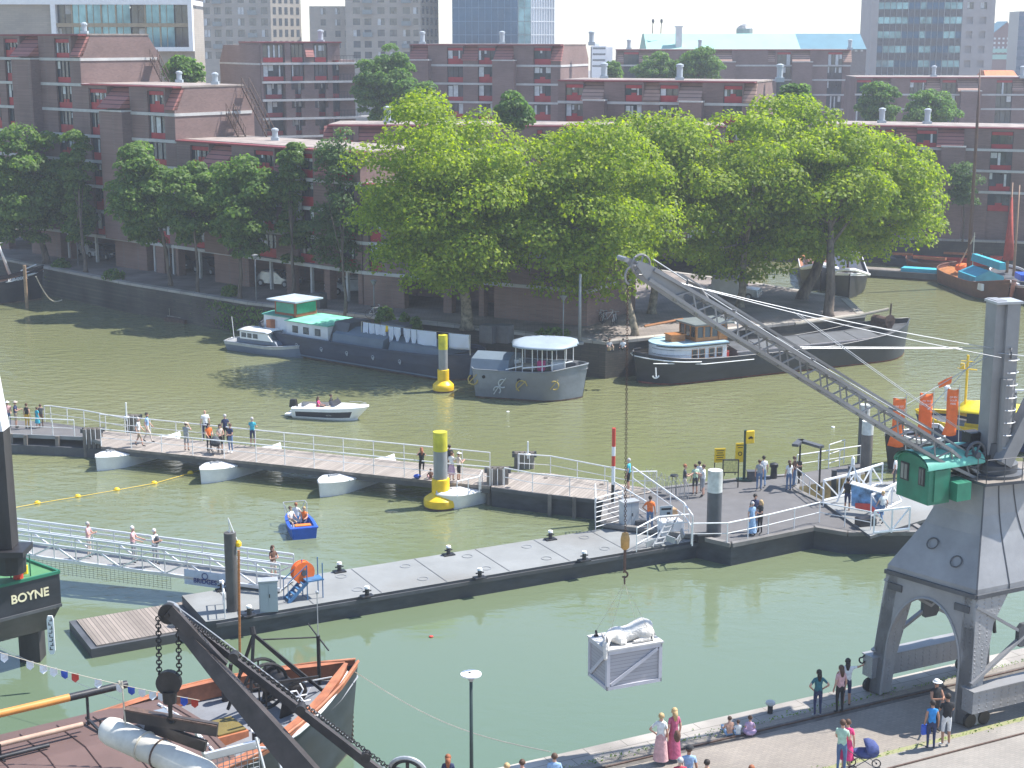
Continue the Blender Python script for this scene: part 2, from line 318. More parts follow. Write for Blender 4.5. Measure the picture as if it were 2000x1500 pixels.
# weeds and algae hanging on the old quay wall
# near quay ------------------------------------------------------
QD = Vector((19.41,9.96,0)).normalized(); QN = Vector((-QD.y,QD.x,0)); Q0 = Vector((-.32,46.07,0)); QZ = 2.8
def Q(s,off,z=0.): p = Q0+QD*s+QN*off; return Vector((p.x,p.y,QZ+z))          # s along the quay, off towards the water
M_sett = bricks('near_paving',(.27,.235,.195),(.23,.2,.17),(.16,.14,.12),.21,.105,big=.14,ms=.006)
M_road = bricks('promenade_paving',(.27,.245,.215),(.24,.22,.195),(.18,.165,.148),.22,.11,big=.2,ms=.006)
qa = math.atan2(QD.y,QD.x)
def strip(name,o0,o1,z,mat,th=None):
    mb = MB(); L_ = 120
    if th: mb.hexa([(-40,o0,z-th),(L_,o0,z-th),(L_,o1,z-th),(-40,o1,z-th)],[(-40,o0,z),(L_,o0,z),(L_,o1,z),(-40,o1,z)])
    else: mb.quad((-40,o0,z),(L_,o0,z),(L_,o1,z),(-40,o1,z))
    o = mb.build(name,mat); base = o.location.copy()
    c,s = math.cos(qa),math.sin(qa); o.rotation_euler.z = qa
    o.location = (Q0.x+base.x*c-base.y*s,Q0.y+base.x*s+base.y*c,base.z+QZ); return tag(o,kind='structure')
strip('quay_near',-1.0,-60,0,M_sett,4)
strip('quay_coping',0,-1.0,.0,M_cope,4)
strip('promenade',-4.85,-58,.006,M_road)
M_kerb = pm('kerb_stone',(.42,.39,.34),.85,0,.2,2)
strip('grass_joint',-4.62,-4.85,.008,pm('weedy_joint',(.13,.16,.04),.95,0,.5,3,dark=(.3,.26,.18)))
strip('rail_bed',-1.35,-1.75,.006,pm('rail_bed_dirt',(.13,.115,.1),.95,0,.3,4))
strip('crane_rail',-1.5,-1.56,.05,M_rust,.04)
strip('crane_rail',-5.6,-5.66,.05,M_rust,.04)
# ================================================================ BUILDINGS
rnd = random.Random(7)
def window(W,th,s0,s1,z0,z1,dep=.3,red=.42,style=0,nm=2,top=None,frame=None,label=None):
    """one window bay seen as: dark frame, mullions, glass, red panel below"""
    fm = frame or M_frame
    mb = MB(); fw = .07; zr = z0+(z1-z0)*red
    def bx(a,b,c,d,o0,o1,mi=0):
        mb.mi = mi; p = [W.P(a,c,o0),W.P(b,c,o0),W.P(b,c,o1),W.P(a,c,o1)]; q = [W.P(a,d,o0),W.P(b,d,o0),W.P(b,d,o1),W.P(a,d,o1)]; mb.hexa(p,q)
    bx(s0,s0+fw,z0,z1,-dep,-dep+.1); bx(s1-fw,s1,z0,z1,-dep,-dep+.1); bx(s0+fw,s1-fw,z1-fw,z1,-dep,-dep+.1)
    if red > .05:
        bx(s0+fw,s1-fw,z0+.02,zr,-dep,-dep+.08,1)
        if style == 1: bx(s0+fw+(s1-s0)*.3,s1-fw-(s1-s0)*.3,zr,zr+(z1-z0)*.14,-dep,-dep+.08,1)
    for k in range(1,nm+1):
        x = s0+(s1-s0)*k/(nm+1); bx(x-fw/2,x+fw/2,zr,z1-fw,-dep,-dep+.1)
    if top: bx(s0+fw,s1-fw,z1-fw-top,z1-fw,-dep+.01,-dep+.13,1)
    o = mb.build('window',[fm,M_red],th)
    mb = MB(); p = [W.P(s0+fw,zr,-dep+.02),W.P(s1-fw,zr,-dep+.02),W.P(s1-fw,z1-fw,-dep+.02),W.P(s0+fw,z1-fw,-dep+.02)]; mb.poly(p)
    mb.mi = 1
    for k in range(nm+1):                     # curtains behind some panes, seen as pale strips
        if rnd.random() < .45:
            a = s0+fw+(s1-s0-2*fw)*k/(nm+1); b = a+(s1-s0-2*fw)/(nm+1)*rnd.choice((.4,.95)); zt = z1-fw-rnd.choice((0,.1)); zb = zr if rnd.random() < .5 else zr+(z1-zr)*.5
            mb.poly([W.P(a,zb,-dep+.035),W.P(b,zb,-dep+.035),W.P(b,zt,-dep+.035),W.P(a,zt,-dep+.035)])
    mb.build('pane',[M_glass,M_curt],o)
    return o
def block(th,W,s0,s1,depth,z0,zt,floors,bays,hoods=(),towers=(),band=True,tile=None,ch=1.9,zwin=None,bandmat=None,skip=(),red=.34,rear=True):
    tile = tile or M_tile; T_ = .4; cd_ = 1.3
    def bx(mb,a,b,c,d,o0,o1):
        mb.hexa([W.P(a,c,o0),W.P(b,c,o0),W.P(b,c,o1),W.P(a,c,o1)],[W.P(a,d,o0),W.P(b,d,o0),W.P(b,d,o1),W.P(a,d,o1)])
    mb = MB()
    prof = [(-T_,z0),(-T_,zt-ch),(-cd_,zt),(-depth+cd_,zt),(-depth,zt-ch),(-depth,z0)]
    mb.prism([W.P(s0,z,o) for o,z in prof],W.d*(s1-s0))
    # front piers
    cuts = sorted([tuple(b[:2]) for b in bays]); x = s0; spans = []
    for a,b in cuts:
        if a-x > .05: spans.append((x,a))
        x = b
    if s1-x > .05: spans.append((x,s1))
    hs = [tuple(h[:2]) for h in hoods]
    for a,b in spans:
        bx(mb,a,b,z0,zt-ch,-T_,0)
        # upper part: vertical unless a hood lies there
        segs = [(a,b)]
        for h0,h1 in hs:
            ns = []
            for p,q in segs:
                if h1 <= p or h0 >= q: ns.append((p,q)); continue
                if h0 > p+.05: ns.append((p,h0))
                if h1 < q-.05: ns.append((h1,q))
            segs = ns
        for p,q in segs: bx(mb,p,q,zt-ch,zt,-cd_-.1,0)
        for p,q in [(p,q) for p,q in [(max(a,h0),min(b,h1)) for h0,h1 in hs] if q-p > .05]:
            mb.hexa([W.P(p,zt-ch,-T_),W.P(q,zt-ch,-T_),W.P(q,zt-ch,0),W.P(p,zt-ch,0)],[W.P(p,zt,-cd_-.05),W.P(q,zt,-cd_-.05),W.P(q,zt-.02,-cd_),W.P(p,zt-.02,-cd_)])
    for a,b in cuts: bx(mb,a,b,zt-.3,zt,-cd_-.1,-.02)
    for a,b,zt2 in towers: bx(mb,a,b,z0,zt2,0,1.1)
    wl = mb.build('wall',M_brick,th)
    mb = MB(); bx(mb,s0-.06,s1+.06,zt+.002,zt+.14,-depth+cd_-.1,-.9); bx(mb,s0-.04,s1+.04,zt+.141,zt+.16,-depth+cd_,-1.1); mb.build('roof',M_roof,th)
    mb = MB(); bx(mb,s0-.02,s1+.02,zt-.04,zt+.1,-.895,.1); mb.build('fascia',M_dkred,th)
    if hoods:
        for h in hoods:
            h0,h1 = h[:2]; out = h[2] if len(h) > 2 else .25; mb = MB(); zt_ = zt-.05
            mb.hexa([W.P(h0,zt_-ch-.12,-.3),W.P(h1,zt_-ch-.12,-.3),W.P(h1,zt_-ch-.12,out),W.P(h0,zt_-ch-.12,out)],[W.P(h0,zt_,-cd_),W.P(h1,zt_,-cd_),W.P(h1,zt_+.02,-cd_+.35),W.P(h0,zt_+.02,-cd_+.35)])
            mb.build('tile_hood',tile,th)
    if band:
        bs = [(s0,s1)]
        for a,b,zt2 in towers:
            ns = []
            for p,q in bs:
                if b <= p or a >= q: ns.append((p,q)); continue
                if a > p: ns.append((p,a))
                if b < q: ns.append((b,q))
            bs = ns
        for z in floors[1:]:
            for p,q in bs[:-1]: mb = MB(); bx(mb,p-.03,q+.05,z-.14,z+.14,-.3,.07); mb.build('string_course',bandmat or M_band,th)
            mb = MB(); bx(mb,bs[-1][0]-.03,bs[-1][1]+.05,z-.14,z+.14,-.3,.07)
            # the band returns round the end wall
            mb.hexa([W.P(s1,z-.14,-depth+.3),W.P(s1+.07,z-.14,-depth+.3),W.P(s1+.07,z-.14,.0),W.P(s1,z-.14,.0)],[W.P(s1,z+.14,-depth+.3),W.P(s1+.07,z+.14,-depth+.3),W.P(s1+.07,z+.14,.0),W.P(s1,z+.14,.0)])
            mb.build('string_course',bandmat or M_band,th)
        for a,b,zt2 in towers:
            mb = MB(); bx(mb,a-.05,b+.05,zt2-.1,zt2+.06,0,1.18); mb.build('string_course',M_band,th)
    fl = list(floors)+[zt-.3]
    for bi,bay in enumerate(bays):
        a,b = bay[:2]
        for k in range(len(fl)-1):
            if (bi,k) in skip: continue
            if zwin and fl[k] < zwin: continue
            z0_,z1_ = fl[k]+.14,fl[k+1]-(.14 if k < len(fl)-2 else .0)
            if z1_-z0_ < .8: continue
            window(W,th,a,b,z0_,z1_,red=red+rnd.choice((-.08,0,.04)),style=rnd.choice((0,1)),nm=2 if b-a < 2.6 else 3,top=.35 if k == len(fl)-2 else None)
    return wl
def vent(th,p,h=1.2,r=.27):
    mb = MB(); mb.box((p[0],p[1],p[2]+.2),(r*2.6,r*2.6,.5)); mb.lathe([(r,.4),(r,h*.85),(r*1.25,h*.86),(r*1.25,h),(r*.4,h+.12)],p,10); return mb.build('roof_vent',M_cab,th)
FLR = [5.6,8.08,10.56,13.04,15.52,18.0,20.5,22.96]
# ---- the stepped block along the far quay
W1 = Wall((-60.5,176.5),(-12.6,134.3)); S = W1.S
th = T('apartment_building','tall brown brick apartment block with red window panels stepping down along the far left quay','building',W1.P(20,2.8),group='stepped brick housing blocks')
dp = 9.5
def bays_px(W,v,*prs): return [(W.S(a,v),W.S(b,v)) for a,b in prs]
e1,e2,e3 = S(156,110),S(340,200),S(705,420)
# arcade
ar_open = [(S(a,v),S(b,v)) for a,b,v in ((18,62,480),(120,138,500),(140,226,500),(288,306,530),(322,345,540),(350,420,540),(487,560,560),(572,634,570),(645,700,580))]
mb = MB(); x = S(-60,480)
def wbx(mb,W,a,b,c,d,o0,o1): mb.hexa([W.P(a,c,o0),W.P(b,c,o0),W.P(b,c,o1),W.P(a,c,o1)],[W.P(a,d,o0),W.P(b,d,o0),W.P(b,d,o1),W.P(a,d,o1)])
for a,b in ar_open+[(e3,e3)]:
    if a > x: wbx(mb,W1,x,a,2.7,5.44,-.8,0)
    x = b
wbx(mb,W1,S(-60,480),e3,2.7,5.44,-dp,-6.5)
mb.build('arcade_wall',bricks('arcade_brick',(.25,.15,.12),(.2,.12,.1),(.2,.16,.14),.42,.12,vert=True,ms=.012),th)
mb = MB(); wbx(mb,W1,S(-60,480),e3,5.44,5.72,-dp,.15); mb.build('arcade_beam',M_band,th)
for a,b in ar_open[1:]: mb = MB(); wbx(mb,W1,(a+b)/2-.12,(a+b)/2+.12,2.7,5.44,-.6,-.35); mb.build('arcade_column',M_band,th)
sA = S(-60,200)
block(th,W1,sA,e1,dp,5.72,25.3,FLR,bays_px(W1,150,(-16,-2),(11,38),(109,138)),hoods=[(S(38,80),S(74,80),1.3),(S(138,80),e1)],towers=[(S(40,120),S(78,120),23.0)])
block(th,W1,e1+.02,e2,dp,5.72,20.5,FLR[:6],bays_px(W1,200,(174,209),(288,320)),hoods=[(S(209,180),S(252,180),1.3),(S(322,180),e2)],towers=[(S(212,220),S(256,220),18.2)])
block(th,W1,e2+.02,e3,dp,5.72,15.6,FLR[:4],bays_px(W1,310,(372,408),(496,534),(578,610),(655,690)),hoods=[(S(408,290),S(452,290),1.3),(S(536,290),S(560,290)),(S(615,290),S(650,290))],towers=[(S(412,320),S(458,320),13.3)])
mb = MB(); q = W1.S(590,320); mb.tube([W1.P(q,9.5,.5),W1.P(q,15.6,.5)],.28,10); mb.build('flue_pipe',M_galv,th,smooth=True)
for u,v,off in ((107,62,-3),(260,62,-5),(443,166,-4),(465,270,-4)):
    s_,_ = W1.sz(u,v); z = 25.3 if u < 200 else (20.5 if u != 465 else 15.6)
    if u == 260: s_ = e1-.8
    if u == 443: s_ = e2-.6; off = -5
    vent(th,W1.P(s_-.8,z,off-1))
vent(th,W1.P(e1+5.2,20.5,-8))
def fire_escape(th,W,s,z0,z1,off):
    mb = MB(); n = 14
    for side in (-.45,.45):
        mb.beam(W.P(s,z1,off+side),W.P(s+(z1-z0)*.75,z0,off+side),.05,.14)
        mb.beam(W.P(s,z1+.9,off+side),W.P(s+(z1-z0)*.75,z0+.9,off+side),.05)
        for i in range(6): mb.beam(W.P(s+(z1-z0)*.75*i/5,z1-(z1-z0)*i/5,off+side),W.P(s+(z1-z0)*.75*i/5,z1-(z1-z0)*i/5+.9,off+side),.04)
    for i in range(n): a = s+(z1-z0)*.75*(i+.5)/n; z = z1-(z1-z0)*(i+.5)/n; mb.beam(W.P(a,z,off-.45),W.P(a,z,off+.45),.24,.04)
    mb.bb(*(0,)*6) if False else None
    mb.build('fire_escape',M_rust,th)
fire_escape(th,W1,e1+.3,20.6,23,-8.6); fire_escape(th,W1,e2+.3,15.7,20.4,-8.3); fire_escape(th,W1,e2+.3,15.7,18,-6.3)
# ---- front block continuing under the planes, to the brick corner
W2 = Wall((-12.6,134.3),(5.9,123.9)); S = W2.S
th = T('apartment_building','low brown brick quay block with dark carports, mostly hidden behind the big plane trees','building',W2.P(10,2.8),group='stepped brick housing blocks')
mb = MB(); x = 0
for a,b,v in ((790,866,600),(882,935,600),(945,965,600)):
    a,b = S(a,v),S(b,v); wbx(mb,W2,x,a,2.7,5.44,-.7,0); x = b
wbx(mb,W2,x,W2.L,2.7,5.44,-9,0); wbx(mb,W2,0,x,2.7,5.44,-9,-6.5)
mb.build('arcade_wall',MATS['arcade_brick'],th)
mb = MB(); wbx(mb,W2,-.1,W2.L+.12,5.44,5.72,-9.1,.15); mb.build('arcade_beam',M_band,th)
block(th,W2,0,W2.L,9,5.72,13,FLR[:3],bays_px(W2,500,(720,745),(860,885),(940,960),(1100,1120)),hoods=[(S(760,400),S(800,400))])
# ---- the blocks behind, at a slight angle to the view
def far_block(label,uL,uR,Y,ang,vt,vbase_z,floor_v,bays,hoods,towers=(),depth=11,tile=None,red=.34,skip=(),vents=(),low=False):
    A = V(uL,vt,Y); d = Vector((math.cos(ang),-math.sin(ang),0)); Wl = Wall((A.x,A.y),(A.x+d.x*10,A.y+d.y*10))
    L_ = Wl.S(uR,vt); Wl.L = L_; zt = A.z
    th = T('apartment_building',label,'building',Wl.P(L_/2,2.8),group='stepped brick housing blocks')
    um = (uL+uR)/2; fl = sorted([Wl.sz(um,v)[1] for v in floor_v]); fh = (fl[-1]-fl[0])/(len(fl)-1) if len(fl) > 1 else 2.5
    while fl[0]-fh > vbase_z: fl.insert(0,fl[0]-fh)
    b = [(Wl.S(a,vt+20),Wl.S(c,vt+20)) for a,c in bays]; h = [(Wl.S(x[0],vt+10),Wl.S(x[1],vt+10),x[2] if len(x) > 2 else .25) for x in hoods]
    t = [(Wl.S(a,vt+20),Wl.S(c,vt+20),zt-2.0) for a,c in towers]
    block(th,Wl,0,L_,depth,2.6,zt,fl,b,h,t,tile=tile,red=red,skip=skip)
    for u,off in vents: vent(th,Wl.P(Wl.S(u,vt),zt,off),1.8,.34)
    return th,Wl
a20 = R(21)
far_block('brown brick block in front of the blue glass tower, red panels under its windows',800,1095,228,a20,88,3,(128,164,200),[(873,904),(933,967),(1042,1076)],[(802,836,.9),(902,933),(967,1003,.9),(1076,1096)],[(805,842),(967,1009)],12,vents=((808,-3),(965,-3),(1128,-6)))
far_block('long brown brick block below it with five pale brown tile hoods above the planes',1090,1474,180,a20,158,3,(202,245),[(1104,1139),(1220,1254),(1288,1325),(1413,1450)],[(1139,1180,1.0),(1257,1289),(1327,1372,1.0),(1452,1475)],[(1145,1186),(1332,1376)],10,tile=M_tile2,vents=((1142,-7),(1313,-3),(1500,-6)))
far_block('low brick row with a gravel roof running behind the plane trees',640,1418,168,a20*.2,246,3,(290,330),[(655,690),(1048,1060),(1346,1364),(1376,1400)],[(630,650),(700,750,.6),],[],9,vents=((746,-4),(1024,-4)))
far_block('rear brick block with brown hoods below the long green roof',1204,1662,292,R(3),98,3,(128,156,185),[(1218,1248),(1518,1545),(1617,1646)],[(1206,1218),(1248,1280),(1395,1430,.9),(1500,1514),(1547,1582,.9),(1646,1664)],[(1395,1436),(1547,1586)],12,tile=M_tile2,red=0,vents=((1229,-3),(1369,-3),(1670,-6)))
far_block('brown brick block in front of the tall office tower at the right',1672,2080,262,R(3),152,3,(185,213,242),[(1673,1702),(1777,1810),(1840,1868),(1946,1978)],[(1705,1740,.9),(1808,1837),(1870,1910,.9),(1978,2000)],[(1705,1745),(1875,1915)],12,tile=M_tile2,red=0,vents=((1831,-3),(1996,0)))
far_block('right hand brown brick block standing at the water of the side basin',1600,2090,186,R(20),245,5.5,(291,332,373,412),[(1705,1722),(1728,1748),(1790,1830),(1936,1980),(2030,2060)],[(1682,1704),(1749,1790),(1832,1884,1.0)],[(1842,1888)],10,vents=((1711,-5),(1802,-5)))
# ---- block with open galleries and brick piers
A = V(512,84,236); an = R(24); d = Vector((math.cos(an),math.sin(an),0)); WG = Wall((A.x,A.y),(A.x+d.x*10,A.y+d.y*10))
th = T('apartment_building','sunlit block with white gallery slabs, open balconies and red framed windows','building',WG.P(5,2.8),group='stepped brick housing blocks')
uu = lambda u: WG.S(u,160)
zf = [WG.sz(600,v)[1] for v in (266,231,195,160,124)]; ztop = A.z
mb = MB(); sE = uu(700); wbx(mb,WG,0,sE,2.6,ztop-2.5,-12,-1.6); wbx(mb,WG,0,uu(667),ztop-2.5,ztop,-12,-.5)
for a,b in ((558,569),(595,614),(641,650)): wbx(mb,WG,uu(a),uu(b),2.6,ztop-.1,-1.7,0)
wbx(mb,WG,-.3,0,2.6,ztop,-12,0)
for k in (0,1,2):
    for a,b in ((569,576),(588,595),(614,622),(636,641)): wbx(mb,WG,uu(a),uu(b),zf[k],zf[k]+1.5,-.4,-.02)
mb.build('wall',M_brick,th)
for z in zf: mb = MB(); wbx(mb,WG,-.2,sE+2.0,z-.16,z+.14,-1.55,.35); mb.build('gallery_slab',M_band,th)
for k,z in enumerate(zf):
    z1 = (zf[k+1]-.16 if k < 4 else ztop-.2)
    for j,(a,b) in enumerate(((515,556),(571,594),(616,640),(652,668))): window(WG,th,uu(a),uu(b),z+.16,z1,dep=(1.4 if (k < 3 or j == 3) else .35),red=.28,nm=3 if b-a > 30 else 2)
    if j:
        mb = MB()
        for i in range(9): mb.beam(WG.P(uu(652)+i*.5,z+.14,.25),WG.P(uu(652)+i*.5,z+1.1,.25),.04)
        mb.beam(WG.P(uu(652),z+1.1,.25),WG.P(uu(652)+4.2,z+1.1,.25),.06); mb.build('balcony_rail',M_frame,th)
mb = MB(); wbx(mb,WG,-.4,uu(668),ztop,ztop+.2,-12,.2); mb.build('roof',M_dkred,th)
h0,h1 = uu(597),uu(613); mb = MB(); mb.hexa([WG.P(h0,ztop-2,-.2),WG.P(h1,ztop-2,-.2),WG.P(h1,ztop-2,.7),WG.P(h0,ztop-2,.7)],[WG.P(h0,ztop-.1,-1.4),WG.P(h1,ztop-.1,-1.4),WG.P(h1,ztop-.1,-.4),WG.P(h0,ztop-.1,-.4)]); mb.build('tile_hood',M_tile,th)
vent(th,WG.P(uu(640),ztop,-3),1.8,.4)
# its shaded wing to the left
A2 = V(428,86,250); Ww = Wall((A2.x,A2.y),(A.x-.4,A.y)); th2 = T('apartment_building','dark shaded brick wing left of the gallery block','building',Ww.P(3,2.8),group='stepped brick housing blocks')
mb = MB(); mb.prism([Ww.P(0,2.6),Ww.P(Ww.L,2.6),Ww.P(Ww.L,A.z-.3),Ww.P(1.8,A.z-.3),Ww.P(0,A.z-2.7)],Vector((3,10,0))); mb.build('wall',M_brick,th2)
mb = MB(); z_ = Ww.sz(470,124)[1]; wbx(mb,Ww,-.05,Ww.L,z_-.13,z_+.13,-.3,.08); mb.build('string_course',M_band,th2)
# ---- towers and offices beyond
def grid_tower(name,label,W,L_,depth,z0,z1,cols,rows,mat,wall=None,inset=.35,balc=None,slit=()):
    th = T(name,label,'building',W.P(L_/2,2.8));
    mb = MB(); wbx(mb,W,0,L_,z0,z1,-depth,-inset)
    x = 0
    for a,b in cols+[(L_,L_)]:
        if a > x: wbx(mb,W,x,a,z0,z1,-inset,0)
        x = b
    z = z0
    for a,b in rows+[(z1,z1)]:
        if a > z:
            for c,d_ in cols: wbx(mb,W,c,d_,z,a,-inset,-.02)
        z = b
    mb.build('wall',mat,th)
    n = 0
    for (c,d_) in cols:
        for (a,b) in rows:
            if n > 96: break
            mb = MB(); mb.poly([W.P(c,a,-inset+.05),W.P(d_,a,-inset+.05),W.P(d_,b,-inset+.05),W.P(c,b,-inset+.05)]); mb.mi = 1
            m_ = (c+d_)/2; wbx(mb,W,m_-.05,m_+.05,a,b,-inset+.03,-inset+.14)
            if rnd.random() < .4: mb.mi = 2; t = rnd.choice((.35,.5,.9)); mb.poly([W.P(c,a,-inset+.08),W.P(c+(d_-c)*t,a,-inset+.08),W.P(c+(d_-c)*t,b,-inset+.08),W.P(c,b,-inset+.08)])
            mb.build('window',[M_glass,M_frame,M_curt],th); n += 1
    if balc:
        for (c,d_,z) in balc:
            mb = MB(); wbx(mb,W,c-.3,d_+.3,z-.15,z,0,1.3); wbx(mb,W,c-.3,d_+.3,z,z+1.0,1.22,1.28); mb.build('balcony',pm('balcony_glass',(.16,.2,.22),.15),th)
    return th
M_tan = bricks('tan_cladding',(.37,.325,.27),(.32,.285,.24),(.28,.25,.215),1.2,.3,vert=True,big=.08)
def pxgrid(W,us,vs,wu,wv):
    c = [(W.S(u,vs[0]),W.S(u+wu,vs[0])) for u in us]; um = us[len(us)//2]
    r = sorted([(W.sz(um,v+wv)[1],W.sz(um,v)[1]) for v in vs]); return c,r
def far_wall(u0,u1,Y,ang=0.):
    A = V(u0,100,Y); d = Vector((math.cos(ang),-math.sin(ang),0)); W = Wall((A.x,A.y),(A.x+d.x*10,A.y+d.y*10)); return W,W.S(u1,75)
W,L_ = far_wall(330,530,430); c,r = pxgrid(W,(345,368,395,416,438,462,485,508),(-30,-8,14,36,58,80,101),13,14)
tw = grid_tower('residential_tower','tan residential tower with paired windows behind the white framed building',W,L_,25,2.7,50,c,r,M_tan,balc=[(c[3][0],c[3][1],r[i][0]) for i in (1,3,5)]+[(c[6][0],c[6][1],r[i][0]) for i in (2,4)])
W2_ = Wall(W.P(L_,0)[:2],(W.P(L_,0)+Vector((7.2,9,0)))[:2]); mb = MB(); wbx(mb,W2_,0,11,2.7,50,-20,0)
mb.build('sunlit_wing',M_tan,tw)
for i in range(5):
    for j in range(6):
        mb = MB(); z = r[j][0]; wbx(mb,W2_,.8+i*2.1,1.9+i*2.1,z,z+1.9,-.02,.04); mb.build('window',M_glass,tw)
W,L_ = far_wall(606,676,420); c,r = pxgrid(W,(615,644,664),(-400,16,38,60,82),11,12); r = r[:4]
grid_tower('residential_tower','lower tan tower wing with open window frames under its roof edge',W,L_,20,2.7,V(640,12,420).z,c,r,M_tan)
W,L_ = far_wall(676,822,415); c,r = pxgrid(W,(688,710,736,760,786,806),(-30,-8,14,36,58,80,101),14,13)
tw = grid_tower('residential_tower','curved tan tower with rounded glass balconies',W,L_,25,2.7,50,c,r,M_tan,balc=[(c[1][0],c[1][1],r[i][0]) for i in (2,4,5)]+[(c[4][0],c[4][1],r[i][0]) for i in (1,3,5)])
W2_ = Wall(W.P(L_,0)[:2],(W.P(L_,0)+Vector((4.2,8,0)))[:2]); mb = MB(); wbx(mb,W2_,0,9,2.7,50,-20,0); mb.build('sunlit_wing',M_tan,tw)
for i in range(4):
    for j in range(6): mb = MB(); z = r[j][0]; wbx(mb,W2_,.7+i*2.1,1.8+i*2.1,z,z+1.9,-.02,.04); mb.build('window',M_glass,tw)
# blue glass office
def curtain_wall(W,L_,z0,z1,th,mat,nx,dz,name='glass_facade',mull=.12,mm=None):
    mb = MB(); mb.poly([W.P(0,z0),W.P(L_,z0),W.P(L_,z1),W.P(0,z1)]); mb.build(name,mat,th)
    mb = MB()
    for i in range(nx+1): wbx(mb,W,L_*i/nx-mull/2,L_*i/nx+mull/2,z0,z1,.0,.1)
    z = z0
    while z < z1: wbx(mb,W,0,L_,z,z+mull*1.3,.11,.16); z += dz
    mb.build('facade_grid',mm or M_grey,th)
W,L_ = far_wall(884,1012,410); th = T('office_building','blue glass office tower with a pale grid','building',W.P(L_/2,2.8))
mb = MB(); wbx(mb,W,0,L_,2.7,60,-22,-.1); mb.build('core',M_dgrey,th)
M_bglass = pm('blue_glass',(.02,.07,.16),.12,.6,.3,.08); M_pglass = pm('pale_glass',(.16,.3,.4),.1,.7,.5,.25)
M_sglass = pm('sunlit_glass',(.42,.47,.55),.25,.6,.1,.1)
curtain_wall(W,L_*.99,2.7,60,th,M_bglass,10,3.3,mm=pm('blue_mullion',(.12,.2,.3),.5))
Wb,Lb = Wall(W.P(L_,0)[:2],(W.P(L_,0)+Vector((3.2,0,0)))[:2]),3.2; curtain_wall(Wb,3.2,2.7,60,th,M_pglass,2,3.3)
Wc = Wall(Wb.P(3.2,0)[:2],(Wb.P(3.2,0)+Vector((5.6,4.4,0)))[:2]); curtain_wall(Wc,7.6,2.7,60,th,M_sglass,9,3.3,mm=M_cleanw)
# right-hand office tower
W,L_ = far_wall(1712,1877,395,R(6)); th = T('office_building','tall dark glass office tower with a pale concrete end bay','building',W.P(L_/2,2.8))
mb = MB(); wbx(mb,W,0,L_,2.7,60,-24,-.3); mb.build('core',M_dgrey,th)
M_conc = pm('pale_concrete',(.36,.33,.32),.85,0,.08,.3)
mb = MB(); wbx(mb,W,-1.6,0,2.7,60,-24,.2)
dz = 3.42; cc = [(L_+1.0,L_+2.5),(L_+4.1,L_+5.6)]; Lr = L_+7.6; x = L_
for a,b in cc+[(Lr,Lr)]: wbx(mb,W,x,a,2.7,60,-24,.2); x = b
for a,b in cc:
    for k in range(17): wbx(mb,W,a,b,2.7+k*dz,2.7+k*dz+1.8,-.4,.18)
wbx(mb,W,L_,Lr,2.7,60,-24,-.4); mb.build('concrete_end',M_conc,th)
for a,b in cc:
    for k in range(8,13): mb = MB(); mb.poly([W.P(a,2.7+k*dz+1.8,-.35),W.P(b,2.7+k*dz+1.8,-.35),W.P(b,2.7+(k+1)*dz,-.35),W.P(a,2.7+(k+1)*dz,-.35)]); mb.mi = 1; wbx(mb,W,a,a+(b-a)*rnd.random(),2.7+k*dz+2,2.7+(k+1)*dz,-.36,-.3); mb.build('window',[M_glass,M_curt],th)
M_sp = pm('brown_spandrel',(.05,.045,.06),.25,.2,.2,.1)
for k in range(17):
    z = 2.7+k*dz; mb = MB(); wbx(mb,W,0,L_,z,z+1.85,-.3,0); mb.build('spandrel',M_sp,th)
    mb = MB(); n = 14
    for i in range(n):
        mb.mi = 1 if (i in (5,6,9,10) or rnd.random() < .1) else 0; a = L_*i/n; mb.poly([W.P(a,z+1.85,-.1),W.P(a+L_/n,z+1.85,-.1),W.P(a+L_/n,z+dz,-.1),W.P(a,z+dz,-.1)])
    mb.mi = 2
    if 8 < k < 12:
        for i in range(5): wbx(mb,W,.9+i*.9,1.4+i*.9,z+2.1,z+2.9,-.09,-.05)
    mb.build('window_strip',[M_pglass,M_bglass,M_cleanw],th)
mb = MB()
for i in range(15): wbx(mb,W,L_*i/14-.06,L_*i/14+.06,2.7,60,0,.12)
mb.build('mullions',M_grey,th)
# white framed building behind the left block
W,L_ = far_wall(105,377,238,R(-4)); th = T('apartment_building','modern building in a thick white frame with tall blue glazing','building',W.P(L_/2,2.8))
zb,zt = W.sz(240,92)[1],W.sz(240,9)[1]; zm = W.sz(240,48)[1]
mb = MB(); wbx(mb,W,0,L_,2.7,zt-.5,-14,-1.5); wbx(mb,W,-8,0,2.7,zt,-14,-.2); mb.build('wall',M_tan,th)
mb = MB(); wbx(mb,W,-.1,.6,zb,zt,-1.5,.3); wbx(mb,W,L_-.6,L_,zb,zt,-1.5,.3); wbx(mb,W,-8.2,L_,zt,zt+.7,-14,.3); wbx(mb,W,-.1,L_,zb-.6,zb,-1.5,.3); mb.build('white_frame',M_cleanw,th)
mb = MB(); wbx(mb,W,.6,L_-.6,zm-.35,zm+.2,-1.5,0); mb.build('spandrel',pm('tan_spandrel',(.35,.27,.17),.7),th)
for z0_,z1_ in ((zb,zm-.35),(zm+.2,zt)):
    for i in range(9):
        a = .6+(L_-1.2)*i/9; b = a+(L_-1.2)/9;
        if i in (0,5,8): window(W,th,a,b,z0_,z1_,dep=1.4,red=0,nm=1,frame=M_frame)
        else:
            mb = MB(); mb.poly([W.P(a,z0_,-.6),W.P(b,z0_,-.6),W.P(b,z1_,-.6),W.P(a,z1_,-.6)]); mb.mi = 1; wbx(mb,W,a,a+.2,z0_,z1_,-.6,-.4); wbx(mb,W,(a+b)/2-.04,(a+b)/2+.04,z0_,z1_,-.6,-.5); mb.build('window',[M_pglass,MATS['tan_spandrel']],th)
